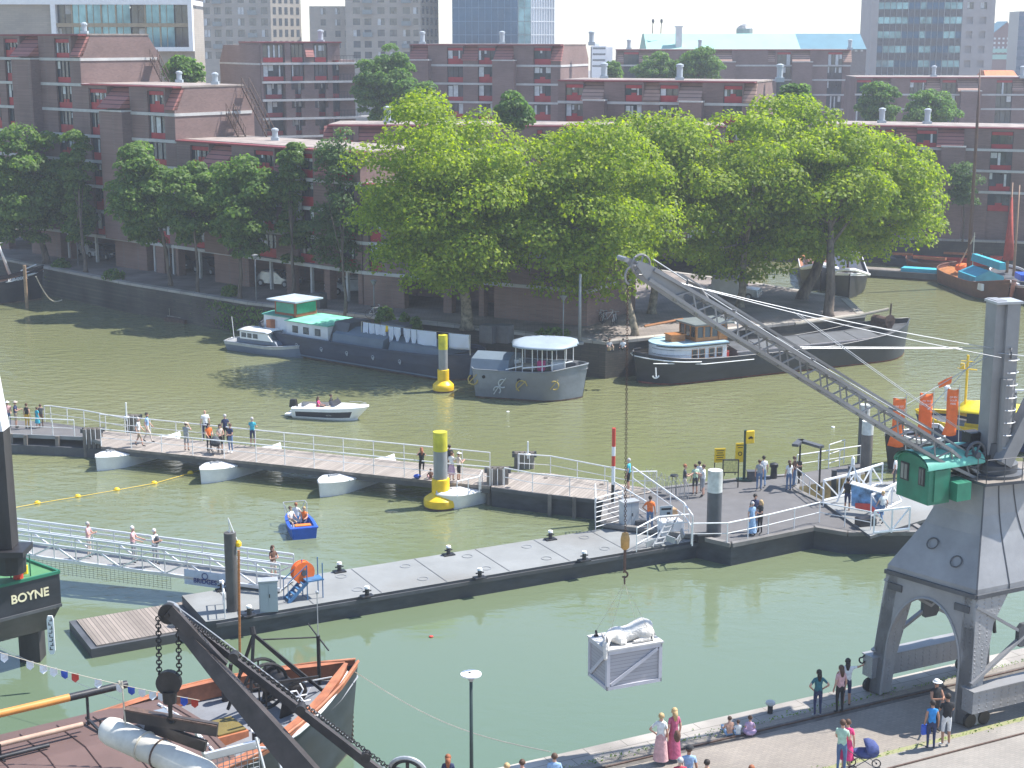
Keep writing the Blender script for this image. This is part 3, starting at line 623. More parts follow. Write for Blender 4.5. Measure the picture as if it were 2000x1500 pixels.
# long green roofed hall
W,L_ = far_wall(1262,1693,345); th = T('hall_building','long low hall with a pale green copper roof','building',W.P(L_/2,2.8)); z = W.sz(1400,96)[1]; zt = W.sz(1400,73)[1]+.8
mb = MB(); wbx(mb,W,0,L_,2.7,z,-18,0); mb.build('wall',pm('hall_wall',(.2,.17,.16),.8),th)
M_copper = pm('copper_roof',(.3,.52,.43),.6,0,.06,.3); M_copper2 = pm('dark_copper_roof',(.08,.2,.26),.6,0,.1,.3)
def roofp(a,b,m,k=2.5): mb = MB(); mb.hexa([W.P(a,z,.4),W.P(b,z,.4),W.P(b,z,-18),W.P(a,z,-18)],[W.P(a,zt,-7),W.P(b-k,zt,-7),W.P(b-k,zt,-11),W.P(a,zt,-11)]); mb.build('roof',m,th)
roofp(0,L_*.7,M_copper,0); roofp(L_*.7+.01,L_,M_copper2,0)
mb = MB(); wbx(mb,W,6.3,7.6,z-1,zt+1.3,-2,-.5); wbx(mb,W,6.1,7.8,zt+1.3,zt+1.6,-2.2,-.3); mb.build('chimney',M_white,th)
mb = MB()
for i in range(38): wbx(mb,W,1+i*1.2,1.5+i*1.2,z-.5,z-.1,0,.08)
mb.build('eaves_vent',M_band,th)
for q in (1.6,3.4): mb = MB(); mb.tube([W.P(q,zt,-4),W.P(q+.1,zt+2.6,-4)],.1,5); mb.ball(W.P(q+.1,zt+2.6,-4),(.3,.3,.5)); mb.build('antenna',M_dgrey,th)
mb = MB(); p = W.P(22.7,zt-.3,-14); mb.lathe([(1.8,0),(1.8,1.4),(1.2,2.0),(.2,2.4)],p,12); mb.build('roof_turret',M_grey,th)
# small distant ones
W,L_ = far_wall(1156,1197,620); th = T('office_building','distant hazy white office block with a stepped roof','building',W.P(L_/2,2.8)); z = W.sz(1175,90)[1]
mb = MB(); wbx(mb,W,0,L_*.7,2.7,z,-10,0); wbx(mb,W,0,L_*1.0,2.7,z-.4,-10,-1); wbx(mb,W,1,3,z,z+1,-5,-2); mb.build('wall',M_cleanw,th)
for k in range(4): mb = MB(); wbx(mb,W,.3,L_*.65,z-1.2-k*2.2,z-.5-k*2.2,-.05,.06); mb.build('window_strip',M_glass,th)
W,L_ = far_wall(1935,1981,560); th = T('gabled_building','distant brick building with a pointed gable above pale green bands','building',W.P(L_/2,2.8)); z = W.sz(1950,68)[1]
mb = MB(); mb.prism([W.P(0,2.7),W.P(L_,2.7),W.P(L_,z),W.P(L_*.66,z+4.4),W.P(0,z)],Vector((0,12,0))); mb.build('wall',pm('far_red_brick',(.2,.1,.09),.8,0,.1),th)
mb = MB(); mb.prism([W.P(-.2,z,.1),W.P(L_*.66,z+4.6,.1),W.P(L_*.66,z+4.3,.1)],Vector((0,12.3,0))); mb.build('roof',M_copper2,th)
for k in range(4):
    mb = MB()
    for i in range(5): wbx(mb,W,.8+i*1.5,1.5+i*1.5,z-1.6-k*1.5,z-.9-k*1.5,0,.06)
    mb.build('window_row',M_curt,th)
mb = MB(); zz = W.sz(1950,95)[1]; wbx(mb,W,-.2,L_-.2,zz-1.3,zz,.1,.4); wbx(mb,W,-.2,L_-.2,zz-3.6,zz-2.0,.1,.3); mb.build('pale_band',M_copper,th)
W,L_ = far_wall(1986,2030,500); th = T('tower_building','dark blue slab tower at the right edge of the skyline','building',W.P(L_/2,2.8)); z = W.sz(1995,22)[1]
mb = MB(); wbx(mb,W,0,L_,2.7,z,-10,0); mb.build('wall',pm('blue_slab',(.04,.07,.14),.3),th)
for k in range(8): mb = MB(); wbx(mb,W,0,L_,z-2.5-k*3,z-1.5-k*3,.0,.06); mb.build('window_strip',M_bglass,th)
W,L_ = far_wall(1930,1990,300); th = T('tiled_roof_house','small orange tiled roof peeping over the brick block','building',W.P(L_/2,2.8)); z = W.sz(1950,151)[1]
mb = MB(); wbx(mb,W,0,L_,2.7,z,-6,0); mb.build('wall',M_tan,th); mb = MB(); mb.hexa([W.P(-.3,z,.3),W.P(L_+.3,z,.3),W.P(L_+.3,z,-6),W.P(-.3,z,-6)],[W.P(0,z+1.2,-2),W.P(L_,z+1.2,-2),W.P(L_,z+1.2,-4),W.P(0,z+1.2,-4)]); mb.build('roof',pm('orange_tile',(.6,.2,.08),.8,0,.2,2),th)
# ================================================================ TREES
NR = np.random.default_rng(11)
L_plane = leafmat('plane_leaves',(.13,.215,.02),(.33,.4,.035)); L_dark = leafmat('dark_leaves',(.065,.14,.03),(.19,.28,.06)); L_mid = leafmat('court_leaves',(.06,.14,.03),(.16,.26,.05)); L_loose = leafmat('loose_leaves',(.06,.12,.04),(.13,.2,.06))
M_bark = pm('bark',(.14,.11,.085),.95,0,.5,3,bump=.5,stretch=(1,1,.3)); M_pbark = pm('plane_bark',(.24,.2,.14),.9,0,.6,2.5,bump=.3)
def leaf_mesh(name,P,Nrm,size,mat,parent):
    n = len(P); a = np.cross(Nrm,NR.normal(size=(n,3))); a /= np.linalg.norm(a,axis=1)[:,None]+1e-9; b = np.cross(Nrm,a); s = size[:,None]
    up = Nrm*s*.25
    vs = np.stack([P-a*s,P-b*s*.75+up,P+a*s,P+b*s*.75+up],1).reshape(-1,3)
    org = ORG[parent]; vs = vs-np.array(org)
    me = bpy.data.meshes.new(name); me.vertices.add(n*4); me.vertices.foreach_set('co',vs.astype(np.float32).ravel()); me.loops.add(n*4); me.loops.foreach_set('vertex_index',np.arange(n*4,dtype=np.int32))
    me.polygons.add(n); me.polygons.foreach_set('loop_start',np.arange(0,n*4,4,dtype=np.int32)); me.polygons.foreach_set('loop_total',np.full(n,4,dtype=np.int32)); me.update(calc_edges=True); me.validate()
    me.materials.append(mat); o = bpy.data.objects.new(name,me); SC.collection.objects.link(o); o.parent = parent; ORG[o] = org; return o
def tree(label,u0,v0,u1,v1,Y,base,mat,n=7000,leaf=.26,name='plane_tree',group=None,clump=.26,nc=60,bark=None,tr=.35,cat='tree',lean=None,fill=.25,sq=2.0):
    """crown box from the photo at distance Y; base = (x,y) of the trunk on the ground"""
    c = V((u0+u1)/2,(v0+v1)/2,Y); a,b = V(u0,(v0+v1)/2,Y),V(u1,(v0+v1)/2,Y); kk = .97 if name == 'plane_tree' else .72 if name == 'columnar_tree' else .93; rx = abs(b.x-a.x)/2*kk; rz = abs(V(u0,v0,Y).z-V(u0,v1,Y).z)/2*.98
    if base is None: base = (c.x,c.y)
    gz = 2.8; t = T(name,label,cat,(base[0],base[1],gz),group=group)
    ry = min(rx,6.5) if rx > 3 else rx
    # clump centres in an uneven ellipsoid
    cs = []; rs = []
    if name in ('street_tree','courtyard_tree'): nc = int(nc*1.7); clump *= .72; n = int(n*1.15)
    k = 0
    while len(cs) < nc and k < nc*20:
        k += 1; d = NR.normal(size=3); d /= np.linalg.norm(d); rad = .45+.5*NR.random()**.5 if len(cs) > nc*fill else NR.random()*.6
        q = np.sign(d)*np.abs(d)**(2/sq); q /= max(np.linalg.norm(q),1e-6)**(1.0)
        p = np.array([c.x+q[0]*rx*rad*1.02,c.y+q[1]*ry*rad,c.z+q[2]*rz*rad])
        if p[2] < gz+2.2: continue
        cs.append(p); rs.append((clump*min(rx,rz)+.35)*(.65+.7*NR.random()))
    cs = np.array(cs); rs = np.array(rs)
    n = int(n*2.3); leaf *= .64
    idx = NR.choice(len(cs),n,p=(rs**2)/(rs**2).sum()); d = NR.normal(size=(n,3)); d /= np.linalg.norm(d,axis=1)[:,None]; d[:,2] = np.where(d[:,2] < -.2,-d[:,2]*.6,d[:,2])
    d /= np.linalg.norm(d,axis=1)[:,None]
    rr = rs[idx]*(.72+.42*NR.random(n)); P = cs[idx]+d*rr[:,None]*np.array([1.1,1.1,.8])
    nn = d*.8+NR.normal(size=(n,3))*.45+np.array([.1,-.05,.35]); nn /= np.linalg.norm(nn,axis=1)[:,None]
    leaf_mesh('crown',P,nn,leaf*(.6+.8*NR.random(n)),mat,t)
    mb = MB(); bt = bark or M_bark; top = Vector((c.x,c.y,c.z+rz*.35)); B0 = Vector((base[0],base[1],gz-.15)); fork = Vector((base[0]*.75+c.x*.25,base[1]*.8+c.y*.2,max(gz+2.0,c.z-rz*.72)))
    mb.tube([B0,B0+Vector((0,0,.5)),(B0+fork)/2+Vector((.12,0,0)),fork,(fork+top)/2,top],[tr*1.5,tr*1.05,tr*.92,tr*.8,tr*.45,tr*.12],9)
    order = NR.permutation(len(cs))[:14]
    for i in order:
        q = Vector(cs[i]); s_ = fork.lerp(top,.1+.6*NR.random()); m_ = s_.lerp(q,.55)+Vector((0,0,-.3)); mb.tube([s_,m_,q],[tr*.38,tr*.22,tr*.07],5)
    mb.build('trunk',bt,t,smooth=True); return t
PG = 'plane trees on the far quay'
g = lambda u,v: tuple(G(u,v,2.8)[:2])
tree('broad plane tree, leftmost of the big row, mottled trunk behind the hung laundry',705,180,1050,615,121,g(912,640),L_plane,24000,.22,group=PG,nc=190,bark=M_pbark,tr=.45,clump=.2)
tree('plane tree with a thin leaning trunk behind the crane hook chain',985,225,1310,612,122,g(1240,655),L_plane,19000,.22,group=PG,nc=150,bark=M_pbark,tr=.28,clump=.2)
tree('plane tree over the parked bicycles beside the brick corner',1160,215,1430,570,131,g(1273,612),L_plane,12500,.25,group=PG,nc=125,bark=M_pbark,clump=.21)
tree('plane tree whose trunk stands near the parked van',1330,225,1600,580,134,g(1445,600),L_plane,12000,.25,group=PG,nc=125,bark=M_pbark,clump=.21)
tree('bright tall plane crown rising highest in the middle of the peninsula',1395,190,1680,520,141,(18.5,141),L_plane,11500,.26,group=PG,nc=125,bark=M_pbark,clump=.21)
tree('plane tree with a thick dark trunk in front of the white bowed boat',1500,250,1740,530,133,g(1618,618),L_plane,11000,.25,group=PG,nc=110,bark=M_bark,tr=.42,clump=.21)
tree('rightmost plane tree reaching over the side basin',1600,262,1850,520,139,g(1568,583),L_plane,9500,.26,group=PG,nc=70,bark=M_bark,tr=.5,clump=.22)
tree('small plane crown filling the row behind the jib tip',1040,290,1240,500,131,(6,131),L_plane,6500,.25,group=PG,nc=50,bark=M_pbark,clump=.24)
LG = 'trees on the left quay'
tree('dark round tree at the left edge of the far quay',-60,238,138,500,160,(-47,160),L_dark,9000,.3,'street_tree',LG,nc=70,clump=.24)
tree('dense dark columnar tree right of the leftmost round tree',118,232,186,520,157,g(167,532),L_dark,5500,.24,'columnar_tree',LG,nc=80,clump=.24,tr=.2,sq=3)
tree('round headed tree, first of the three above the sunlit pavement',214,276,346,485,146,g(333,558),L_dark,6500,.28,'street_tree',LG,nc=60,tr=.2)
tree('round headed tree, middle of the three, with a thin pale trunk',320,310,432,482,143,g(386,571),L_dark,5200,.27,'street_tree',LG,nc=50,tr=.14)
tree('round headed tree, right one of the three beside the tall narrow tree',412,302,540,515,139,g(468,583),L_dark,6500,.27,'street_tree',LG,nc=60,tr=.18)
tree('tall narrow tree standing behind the green roofed wheelhouse',538,248,604,545,139,g(572,588),L_dark,5500,.23,'columnar_tree',LG,nc=80,clump=.24,tr=.18,sq=3)
tree('loose airy tree by the parked white car',604,246,722,580,136,g(675,612),L_loose,5200,.2,'street_tree',LG,nc=55,clump=.3,tr=.15)
CG = 'trees between the housing blocks'
for lb,u0,v0,u1,v1,Y,m,n in (('tall tree between the gallery block and the block by the glass tower',695,86,805,260,205,L_mid,7500),('rounder courtyard tree just right of the tall one',765,148,856,262,198,L_mid,5000),('small tree by the fire escape of the stepped block',328,112,390,175,178,L_mid,2500),
        ('left of two courtyard trees below the green roof',1237,105,1338,180,262,L_mid,4200),('right of two courtyard trees below the green roof',1318,96,1412,180,258,L_mid,4500),('dense tree in front of the brick block under the office tower',1680,156,1752,250,225,L_mid,4500),('wide low tree right of the dense one',1765,176,1872,252,228,L_mid,4500),
        ('small tree left of the long tile hooded block',975,180,1035,262,160,L_mid,2200),('leafy tree at the right end of the tile hooded block',1520,162,1592,260,172,L_mid,3500),('distant bush between two rear blocks',1180,120,1212,165,250,L_mid,1200)):
    tree(lb,u0,v0,u1,v1,Y,None,m,n,.3,'courtyard_tree',CG,nc=45,tr=.2,clump=.28)
tree('thin young tree on the right quay before the brick block',1856,318,1905,420,176,g(1880,470),L_loose,1500,.22,'young_tree','trees between the housing blocks',nc=24,tr=.09,clump=.4)
# weeds on the quay wall and the planting by the boats
def bush(label,p,r,h,n,mat,name='shrub',group=None):
    t = T(name,label,'shrub',p,group=group); P = NR.normal(size=(n,3)); P /= np.linalg.norm(P,axis=1)[:,None]; P[:,2] = abs(P[:,2]); Q_ = P*(.6+.5*NR.random(n))[:,None]*np.array([r,r*.7,h])+np.array(p)
    leaf_mesh('foliage',Q_,P*.6+NR.normal(size=(n,3))*.4,.13*(.6+NR.random(n)),mat,t); mb = MB(); mb.tube([p,(p[0],p[1],p[2]+h*.6)],.05,5); mb.build('stem',M_bark,t)
for lb,u,v,r,h in (('clipped shrub on the quay edge left of the sunlit pavement',222,545,1.1,.9),('potted shrub beside the white bicycle',752,628,.8,1.2),('dark potted plant left of the plane trunk',790,640,.5,1.1),('potted plant nearest the hung washing',812,645,.45,1.1),('low weeds by the canopy boat on the quay',1080,655,1.3,.6),('dark bush by the third round headed tree',450,578,.8,1.0),('low dark shrub on the leftmost stretch of quay',120,522,.9,.8)):
    bush(lb,tuple(G(u,v,2.8)),r,h,350,L_dark,group='shrubs on the far quay')
W_ = Wall(QE[1],QE[3])
P = [];
for i in range(2600):
    s_ = 6+NR.random()*(W_.L+4-6); z = 2.4-NR.random()**1.5*2.3*(1 if s_ > 18 else .5); P.append(W_.P(s_,z,.12+.1*NR.random()))
o = leaf_mesh('wall_weeds',np.array([tuple(p) for p in P]),NR.normal(size=(len(P),3))*.5+np.array([-.5,-.6,.4]),.13*(.5+NR.random(len(P))),L_dark,wt)
o.parent = None; o.location = (0,0,0); o.data.transform(Matrix.Translation(ORG[wt])); o.data.materials.clear(); o.data.materials.append(L_dark); tag(o,'green weeds hanging on the old quay wall','weeds',kind='stuff')
# ================================================================ PONTOONS, FOOTBRIDGE, GANGWAY
def deckmat():
    return pm('steel_deck',(.23,.235,.23),.75,0,.12,.6,bump=.05,dirt=.5,dark=(.2,.205,.2))
M_deck = deckmat(); M_ddeck = pm('dark_deck',(.125,.12,.12),.9,0,.12,1.2,dirt=.2)
M_side = pm('pontoon_side',(.06,.065,.075),.6,.1,.35,.8,dirt=.6,stretch=(1,1,3))
M_plank = planks('grey_planks',(.29,.25,.215),.2,0,.1,rot=R(22))
def slab(th,pts,z,t,name,mat,side=None,z2=None):
    mb = MB(); n = len(pts);
    zz = z2 or [z]*n
    top = [Vector((p[0],p[1],zz[i])) for i,p in enumerate(pts)]; bot = [Vector((p[0],p[1],zz[i]-t)) for i,p in enumerate(pts)]
    from mathutils.geometry import tessellate_polygon
    tr = tessellate_polygon([[Vector((p[0],p[1],0)) for p in pts]])
    fs = []
    for f in tr:
        a,b,c = f; s_ = (Vector(pts[b][:2])-Vector(pts[a][:2])).to_3d().cross((Vector(pts[c][:2])-Vector(pts[a][:2])).to_3d()).z
        fs.append(f if s_ > 0 else (a,c,b))
    mb.mi = 0; mb.add(top,fs); mb.mi = 1
    mb.add(top+bot,[(i,(i+1) % n,n+(i+1) % n,n+i) for i in range(n)]); mb.add(bot,[tuple(reversed(f)) for f in fs])
    return mb.build(name,[mat,side or mat],th)
def rail(label,pts,h=1.05,sp=1.7,mids=(.5,),r=.028,mat=None,grp='white railings',name='railing',end=True):
    mat = mat or M_white; pts = [Vector(p) for p in pts]; t = T(name,label,'railing',pts[len(pts)//2],group=grp)
    mb = MB(); mb.tube([p+Vector((0,0,h)) for p in pts],r*1.25,6)
    for m_ in mids: mb.tube([p+Vector((0,0,h*m_)) for p in pts],r*.8,5)
    mb.build('rail',mat,t)
    for k,(a,b) in enumerate(zip(pts[:-1],pts[1:])):
        n = max(1,round((b-a).length/sp))
        for i in range(n+(1 if k == len(pts)-2 else 0)):
            p = a.lerp(b,i/n); mb = MB(); mb.tube([p,p+Vector((0,0,h))],r,6); mb.build('post',mat,t)
    return t
# ---- the long grey pontoon
def lp(s,o,z=.9): p = Vector((-12.9,63.68,0))+QD*s+QN*o; return Vector((p.x,p.y,z))
th = T('long_pontoon','long flat grey steel pontoon with a dark rusty side, lying parallel to the quay','pontoon',lp(12,2,0))
LPL = 26.4; slab(th,[lp(0,.1),lp(.6,0),lp(LPL,0),lp(LPL,3.75),lp(0,3.75)],.9,1.3,'hull',M_deck,M_side)
mb = MB(); mb.hexa([lp(.4,-.09,.62),lp(LPL,-.09,.62),lp(LPL,-.003,.62),lp(.4,-.003,.62)],[lp(.4,-.09,.78),lp(LPL,-.09,.78),lp(LPL,-.003,.78),lp(.4,-.003,.78)]); mb.build('rubbing_strip',M_dgrey,th)
mb = MB(); mb.hexa([lp(-.7,.3,.0),lp(-.02,.1,.0),lp(-.02,3.7,.0),lp(-.7,3.2,.0)],[lp(-.7,.3,.5),lp(-.02,.1,.5),lp(-.02,3.7,.5),lp(-.7,3.2,.5)]); mb.build('end_step',M_dgrey,th)
for k in range(8): mb = MB(); mb.beam(lp(1.6+k*3.2,.05,.903),lp(1.6+k*3.2,3.7,.903),.045,.012); mb.build('deck_seam',M_dgrey,th)
for k in range(7):
    for o_ in (.9,2.9): mb = MB(); mb.disc(lp(4+k*3.2,o_,.91),(0,0,1),.26,.02,20,.22); mb.build('manhole_cover',M_grey,th)
def bollard(label,p,grp='pontoon bollards',cap=None):
    t = T('bollard',label,'bollard',p,group=grp); mb = MB(); mb.box((p[0],p[1],p[2]+.03),(.55,.4,.06),qa); mb.tube([(p[0],p[1],p[2]+.06),(p[0],p[1],p[2]+.38)],.1,10); mb.tube([p+QD*-.2+Vector((0,0,.25)),p+QD*.2+Vector((0,0,.25))],.035,6); mb.build('post',M_black,t)
    mb = MB(); mb.tube([(p[0],p[1],p[2]+.38),(p[0],p[1],p[2]+.47)],[.13,.11],10); mb.build('cap',cap or M_white,t)
for lb,u,v in (('far edge bollard nearest the orange hose reel',663,1117),('far edge bollard, second from the hose reel',876,1084),('far edge bollard nearest the white gate',1075,1054)): bollard('black bollard with a white cap, '+lb,G(u,v,.9))
for lb,u,v in (('near edge bollard just right of the hose reel',717,1165),('near edge bollard in the middle of the pontoon',937,1129),('near edge bollard closest to the hanging hook',1141,1095)): bollard('black bollard with a white cap, '+lb,G(u,v,.9))
bollard('black bollard with a white cap beside the wooden jetty',G(434,1153,.9)); bollard('low black bollard at the pontoon foot of the steel pile',G(487,1203,.9))
# mooring piles -------------------------------------------------
def pile(name,label,p,r,z1,mat,capz=None,capmat=None,n=18,cat='pile',grp=None,zb=-1,tilt=(0,0)):
    t = T(name,label,cat,(p[0],p[1],0),group=grp); e = Vector((tilt[0],tilt[1],0)); P_ = lambda z: Vector((p[0],p[1],z))+e*z
    mb = MB(); c0 = capz if capz is not None else z1; mb.tube([P_(zb),P_(c0)],r,n); mb.build('shaft',mat,t,smooth=2)
    if capz is not None: mb = MB(); mb.tube([P_(c0),P_(z1)],r*1.02,n); mb.build('painted_top',capmat,t,smooth=2)
    return t
def topz(u,v,p): return V(u,v,p[1]).z
M_wpile = pm('peeling_white',(.55,.56,.53),.7,0,.3,1.6,dirt=.5,bump=.2)
M_steelp = pm('stained_pile',(.3,.31,.31),.5,.2,.3,.9,dirt=.6,stretch=(1,1,.4))
p = G(1393,1072,.4); pile('mooring_pile','thick dark mooring pile with a peeling white top at the corner of the grey pontoon',p,.36,topz(1393,918,p),M_dgrey,topz(1393,960,p),M_wpile)
p = G(456,1222,.2); pile('mooring_pile','plain dark steel pile standing at the left end of the grey pontoon',p,.26,topz(454,1040,p),pm('dark_pile',(.09,.085,.08),.7,0,.3,1,dirt=.5))
mb = MB(); pz = topz(454,1040,p); mb.lathe([(.06,0),(.13,.06),(.13,.2),(.05,.3)],(p.x+.35,p.y,pz-.65),10); mb.tube([(p.x+.1,p.y,pz-.1),(p.x+.35,p.y,pz-.5)],.03,5); tag(mb.build('navigation_lamp',M_yel),'small yellow marker lamp bracketed on top of the dark steel pile','lamp')
mb = MB(); mb.tube([(p.x,p.y,pz),(p.x-.05,p.y,pz+.65)],.02,4); mb.tube([(p.x-.05,p.y,pz+.65),(p.x+.3,p.y,pz-.35)],.02,4); mb.tube([(p.x-.1,p.y,pz+.1),(p.x+.3,p.y,pz-.35)],.02,4); tag(mb.build('antenna',M_white),'thin white antenna brace on the dark steel pile','antenna')
# yellow guide piles with floats
def guide(label,u,vw,vt,vy0,r,rf):
    c = G(u,vw,0); t = T('guide_pile',label,'pile',(c.x,c.y,0),group='yellow and grey guide piles'); zt = topz(u,vt,c); zy = topz(u,vy0,c)
    mb = MB(); mb.tube([(c.x,c.y,-1),(c.x,c.y,zy)],r,20); mb.build('shaft',M_steelp,t,smooth=2)
    mb = MB(); mb.tube([(c.x,c.y,zy),(c.x,c.y,zt)],r*1.02,20); mb.build('yellow_top',M_yel2,t,smooth=2)
    mb = MB(); mb.lathe([(rf*.97,-.2),(rf*.97,.12)],(c.x,c.y,0),28); mb.build('float_base',M_rust,t,smooth=2)
    mb = MB(); mb.lathe([(rf,.12),(rf*1.02,.3),(rf,.5),(rf*.93,.56),(r*1.55,.75),(r*1.28,.8),(r*1.28,1.6),(r*1.05,1.62)],(c.x,c.y,0),28); mb.build('float_collar',M_yel,t,smooth=2)
guide('nearer yellow topped guide pile through a yellow ring float, in front of the footbridge',861,990,843,880,.38,.92)
guide('farther yellow topped guide pile with a yellow float, beside the laundry barge',866,764,654,682,.33,.76)
# ---- footbridge -------------------------------------------------
br_n = [G(197,872,1.15),G(500,903,1.15),G(850,940,1.15),G(957,950,1.15)]; br_f = [G(197,840,1.15),G(500,872,1.15),G(850,907,1.15),G(957,918,1.15)]
th = T('footbridge','low plank footbridge carried on white boat hulls','bridge',(-12,89,0))
slab(th,br_n+br_f[::-1],1.15,.16,'plank_deck',M_plank,M_gwood)
for side in (br_n,br_f):
    mb = MB()
    for a,b in zip(side[:-1],side[1:]): mb.beam(a+Vector((0,.15,-.3)),b+Vector((0,.15,-.3)),.14,.26)
    mb.build('side_beam',M_dgrey,th)
up = Vector((0,0,0))
rail('white railing along the near edge of the footbridge',[p+Vector((0,.12,0)) for p in br_n],sp=1.95); rail('white railing along the far edge of the footbridge',[p+Vector((0,-.12,0)) for p in br_f],sp=1.95)
th = T('landing_platform','grey left landing of the footbridge on a dark floating base','platform',(-29,95,0))
pn = [G(-60,850,1.15),G(20,847,1.15),G(165,853,1.15),G(197,862,1.15)]; pf = [G(-60,818,1.15),G(20,820,1.15),G(100,825,1.15),G(190,838,1.15)]
slab(th,pn+pf[::-1],1.15,.2,'deck',M_ddeck,M_deck)
mb = MB(); mb.hexa([pn[0]+Vector((0,.4,-1.6)),pn[3]+Vector((-.1,.4,-1.6)),pf[3]+Vector((-.1,-.3,-1.6)),pf[0]+Vector((0,-.3,-1.6))],[p_+Vector((0,q,-.6)) for p_,q in ((pn[0],.4),(pn[3],.4),(pf[3],-.3),(pf[0],-.3))]); mb.build('float',M_dgrey,th)
for u,v in ((22,847),(50,850),(112,852)): q = G(u,v,1.15); mb = MB(); mb.beam(q+Vector((0,-.05,.02)),q+Vector((0,-.05,-1.1)),.22,.2); mb.build('fender_post',M_gwood,th)
mb = MB(); mb.beam(pn[1]+Vector((0,-.03,-.1)),pn[2]+Vector((0,-.03,-.1)),.1,.22); mb.build('kerb_beam',M_grey,th)
rail('white railing on the near edge of the left landing',[pn[1],pn[2]-Vector((.6,0,0))],sp=1.6); rail('white railing on the far edge of the left landing',[G(88,824,1.15),G(100,824,1.15),G(165,833,1.15),G(250,850,1.15)],sp=1.8)
# right hand sloping ramp down to the junction pontoon
th = T('access_ramp','planked ramp sloping from the footbridge to the dark junction pontoon, with deep dark sides','ramp',(2,83,0))
rn = [G(960,951,1.15),G(1040,962,1.12),G(1187,978,1.15)]; rf_ = [G(960,921,1.15),G(1075,925,1.12),G(1290,957,1.15)]
slab(th,rn+rf_[::-1],1.5,.12,'deck',M_plank,M_dgrey,z2=[1.15,1.14,1.14,1.14,1.14,1.15])
for side,o_ in ((rn,.2),(rf_,-.2)):
    mb = MB()
    for a,b in zip(side[:-1],side[1:]): mb.hexa([Vector((a.x,a.y+o_-.05,-.3)),Vector((b.x,b.y+o_-.05,-.3)),Vector((b.x,b.y+o_+.05,-.3)),Vector((a.x,a.y+o_+.05,-.3))],[Vector((a.x,a.y+o_-.05,a.z-.2)),Vector((b.x,b.y+o_-.05,b.z-.25)),Vector((b.x,b.y+o_+.05,b.z-.25)),Vector((a.x,a.y+o_+.05,a.z-.2))])
    mb.build('side_plate',M_side,th)
    mb = MB()
    for a,b in zip(side[:-1],side[1:]): mb.beam(a+Vector((0,o_-.2,-.1)),b+Vector((0,o_-.2,-.1)),.12,.2)
    mb.build('edge_beam',M_dgrey,th)
    for t_ in (.33,.66):
        a = side[0].lerp(side[-1],t_) if o_ < 0 else side[1].lerp(side[2],t_-.1); mb = MB(); mb.beam(a+Vector((0,-.12,.05)),Vector((a.x,a.y-.12,-.4)),.2,.16); mb.build('fender_post',M_gwood,th)
rail('white railing along the near edge of the planked ramp',[rn[0]+Vector((.7,.1,0)),rn[1]+Vector((0,.1,0)),rn[2]+Vector((0,.1,0))],sp=2.2); rail('white railing along the far edge of the planked ramp',[rf_[0]+Vector((1.5,-.1,0)),rf_[1]+Vector((0,-.1,0)),rf_[2]+Vector((-1.5,-.1,0)),G(1282,957,1.1)],sp=2.2)
# the white hulls that carry the bridge
def hullmesh(L_,W,zd,bow=.45,n=14,ends=2,flare=.8,sheer=.0,keel=-.35):
    rows = []
    for i in range(n+1):
        t = i/n; x = (t-.5)*L_
        e = min(t,1-t)/bow if ends == 2 else (1-t)/bow
        w = W/2*(math.sin(min(1,e)*math.pi/2)**.75 if e < 1 else 1); w = max(w,.02)
        s_ = sheer*(abs(t-.45)/.55)**2.2
        rows.append([Vector((x,-w,zd+s_)),Vector((x*.985,-w*flare,zd*.3)),Vector((x*.97,-w*flare*.8,keel)),Vector((x*.97,w*flare*.8,keel)),Vector((x*.985,w*flare,zd*.3)),Vector((x,w,zd+s_))])
    return rows
def carrier(label,a,b,wdt=2.0):
    c = (a+b)/2; d = b-a; t = T('float_boat',label,'boat',(c.x,c.y,0),math.atan2(d.y,d.x),'white hulls under the footbridge')
    rows = hullmesh(d.length,wdt,.84,.3,16,2,.82,.1); mb = MB(); mb.loft(rows); mb.build('hull',M_white,t,smooth=2)
    mb = MB(); mb.loft([[r[0]+Vector((0,.01,0)),(r[0]+r[5])/2+Vector((0,0,.16)),r[5]-Vector((0,.01,0))] for r in rows]); mb.build('cover',M_cleanw,t,smooth=True)
    mb = MB(); mb.tube([r[0]+Vector((0,0,-.05)) for r in rows],.035,5); mb.tube([r[5]+Vector((0,0,-.05)) for r in rows],.035,5); mb.build('rubbing_strake',M_white,t)
    mb = MB(); mb.box((-d.length*.36,0,1.08),(.18,.12,.12)); mb.box((-d.length*.3,0,1.03),(.5,.25,.03)); mb.build('cleat',M_grey,t)
for lb,a,b in (('leftmost white hull under the footbridge, beside the dark pile cluster',(186,894),(352,850)),('middle white hull under the footbridge, tied to the yellow buoy line',(390,918),(548,872)),('right white hull under the footbridge',(622,944),(770,894))):
    carrier(lb,G(*a,.84),G(*b,.84))
carrier('white hull with a small rail beside the nearer guide pile',G(852,966,.84),G(960,942,.84),1.9)
rail('little white rail on the deck of the hull by the guide pile',[G(893,972,.95),G(936,962,.95),G(942,950,.95)],h=.9,sp=.8,mids=())
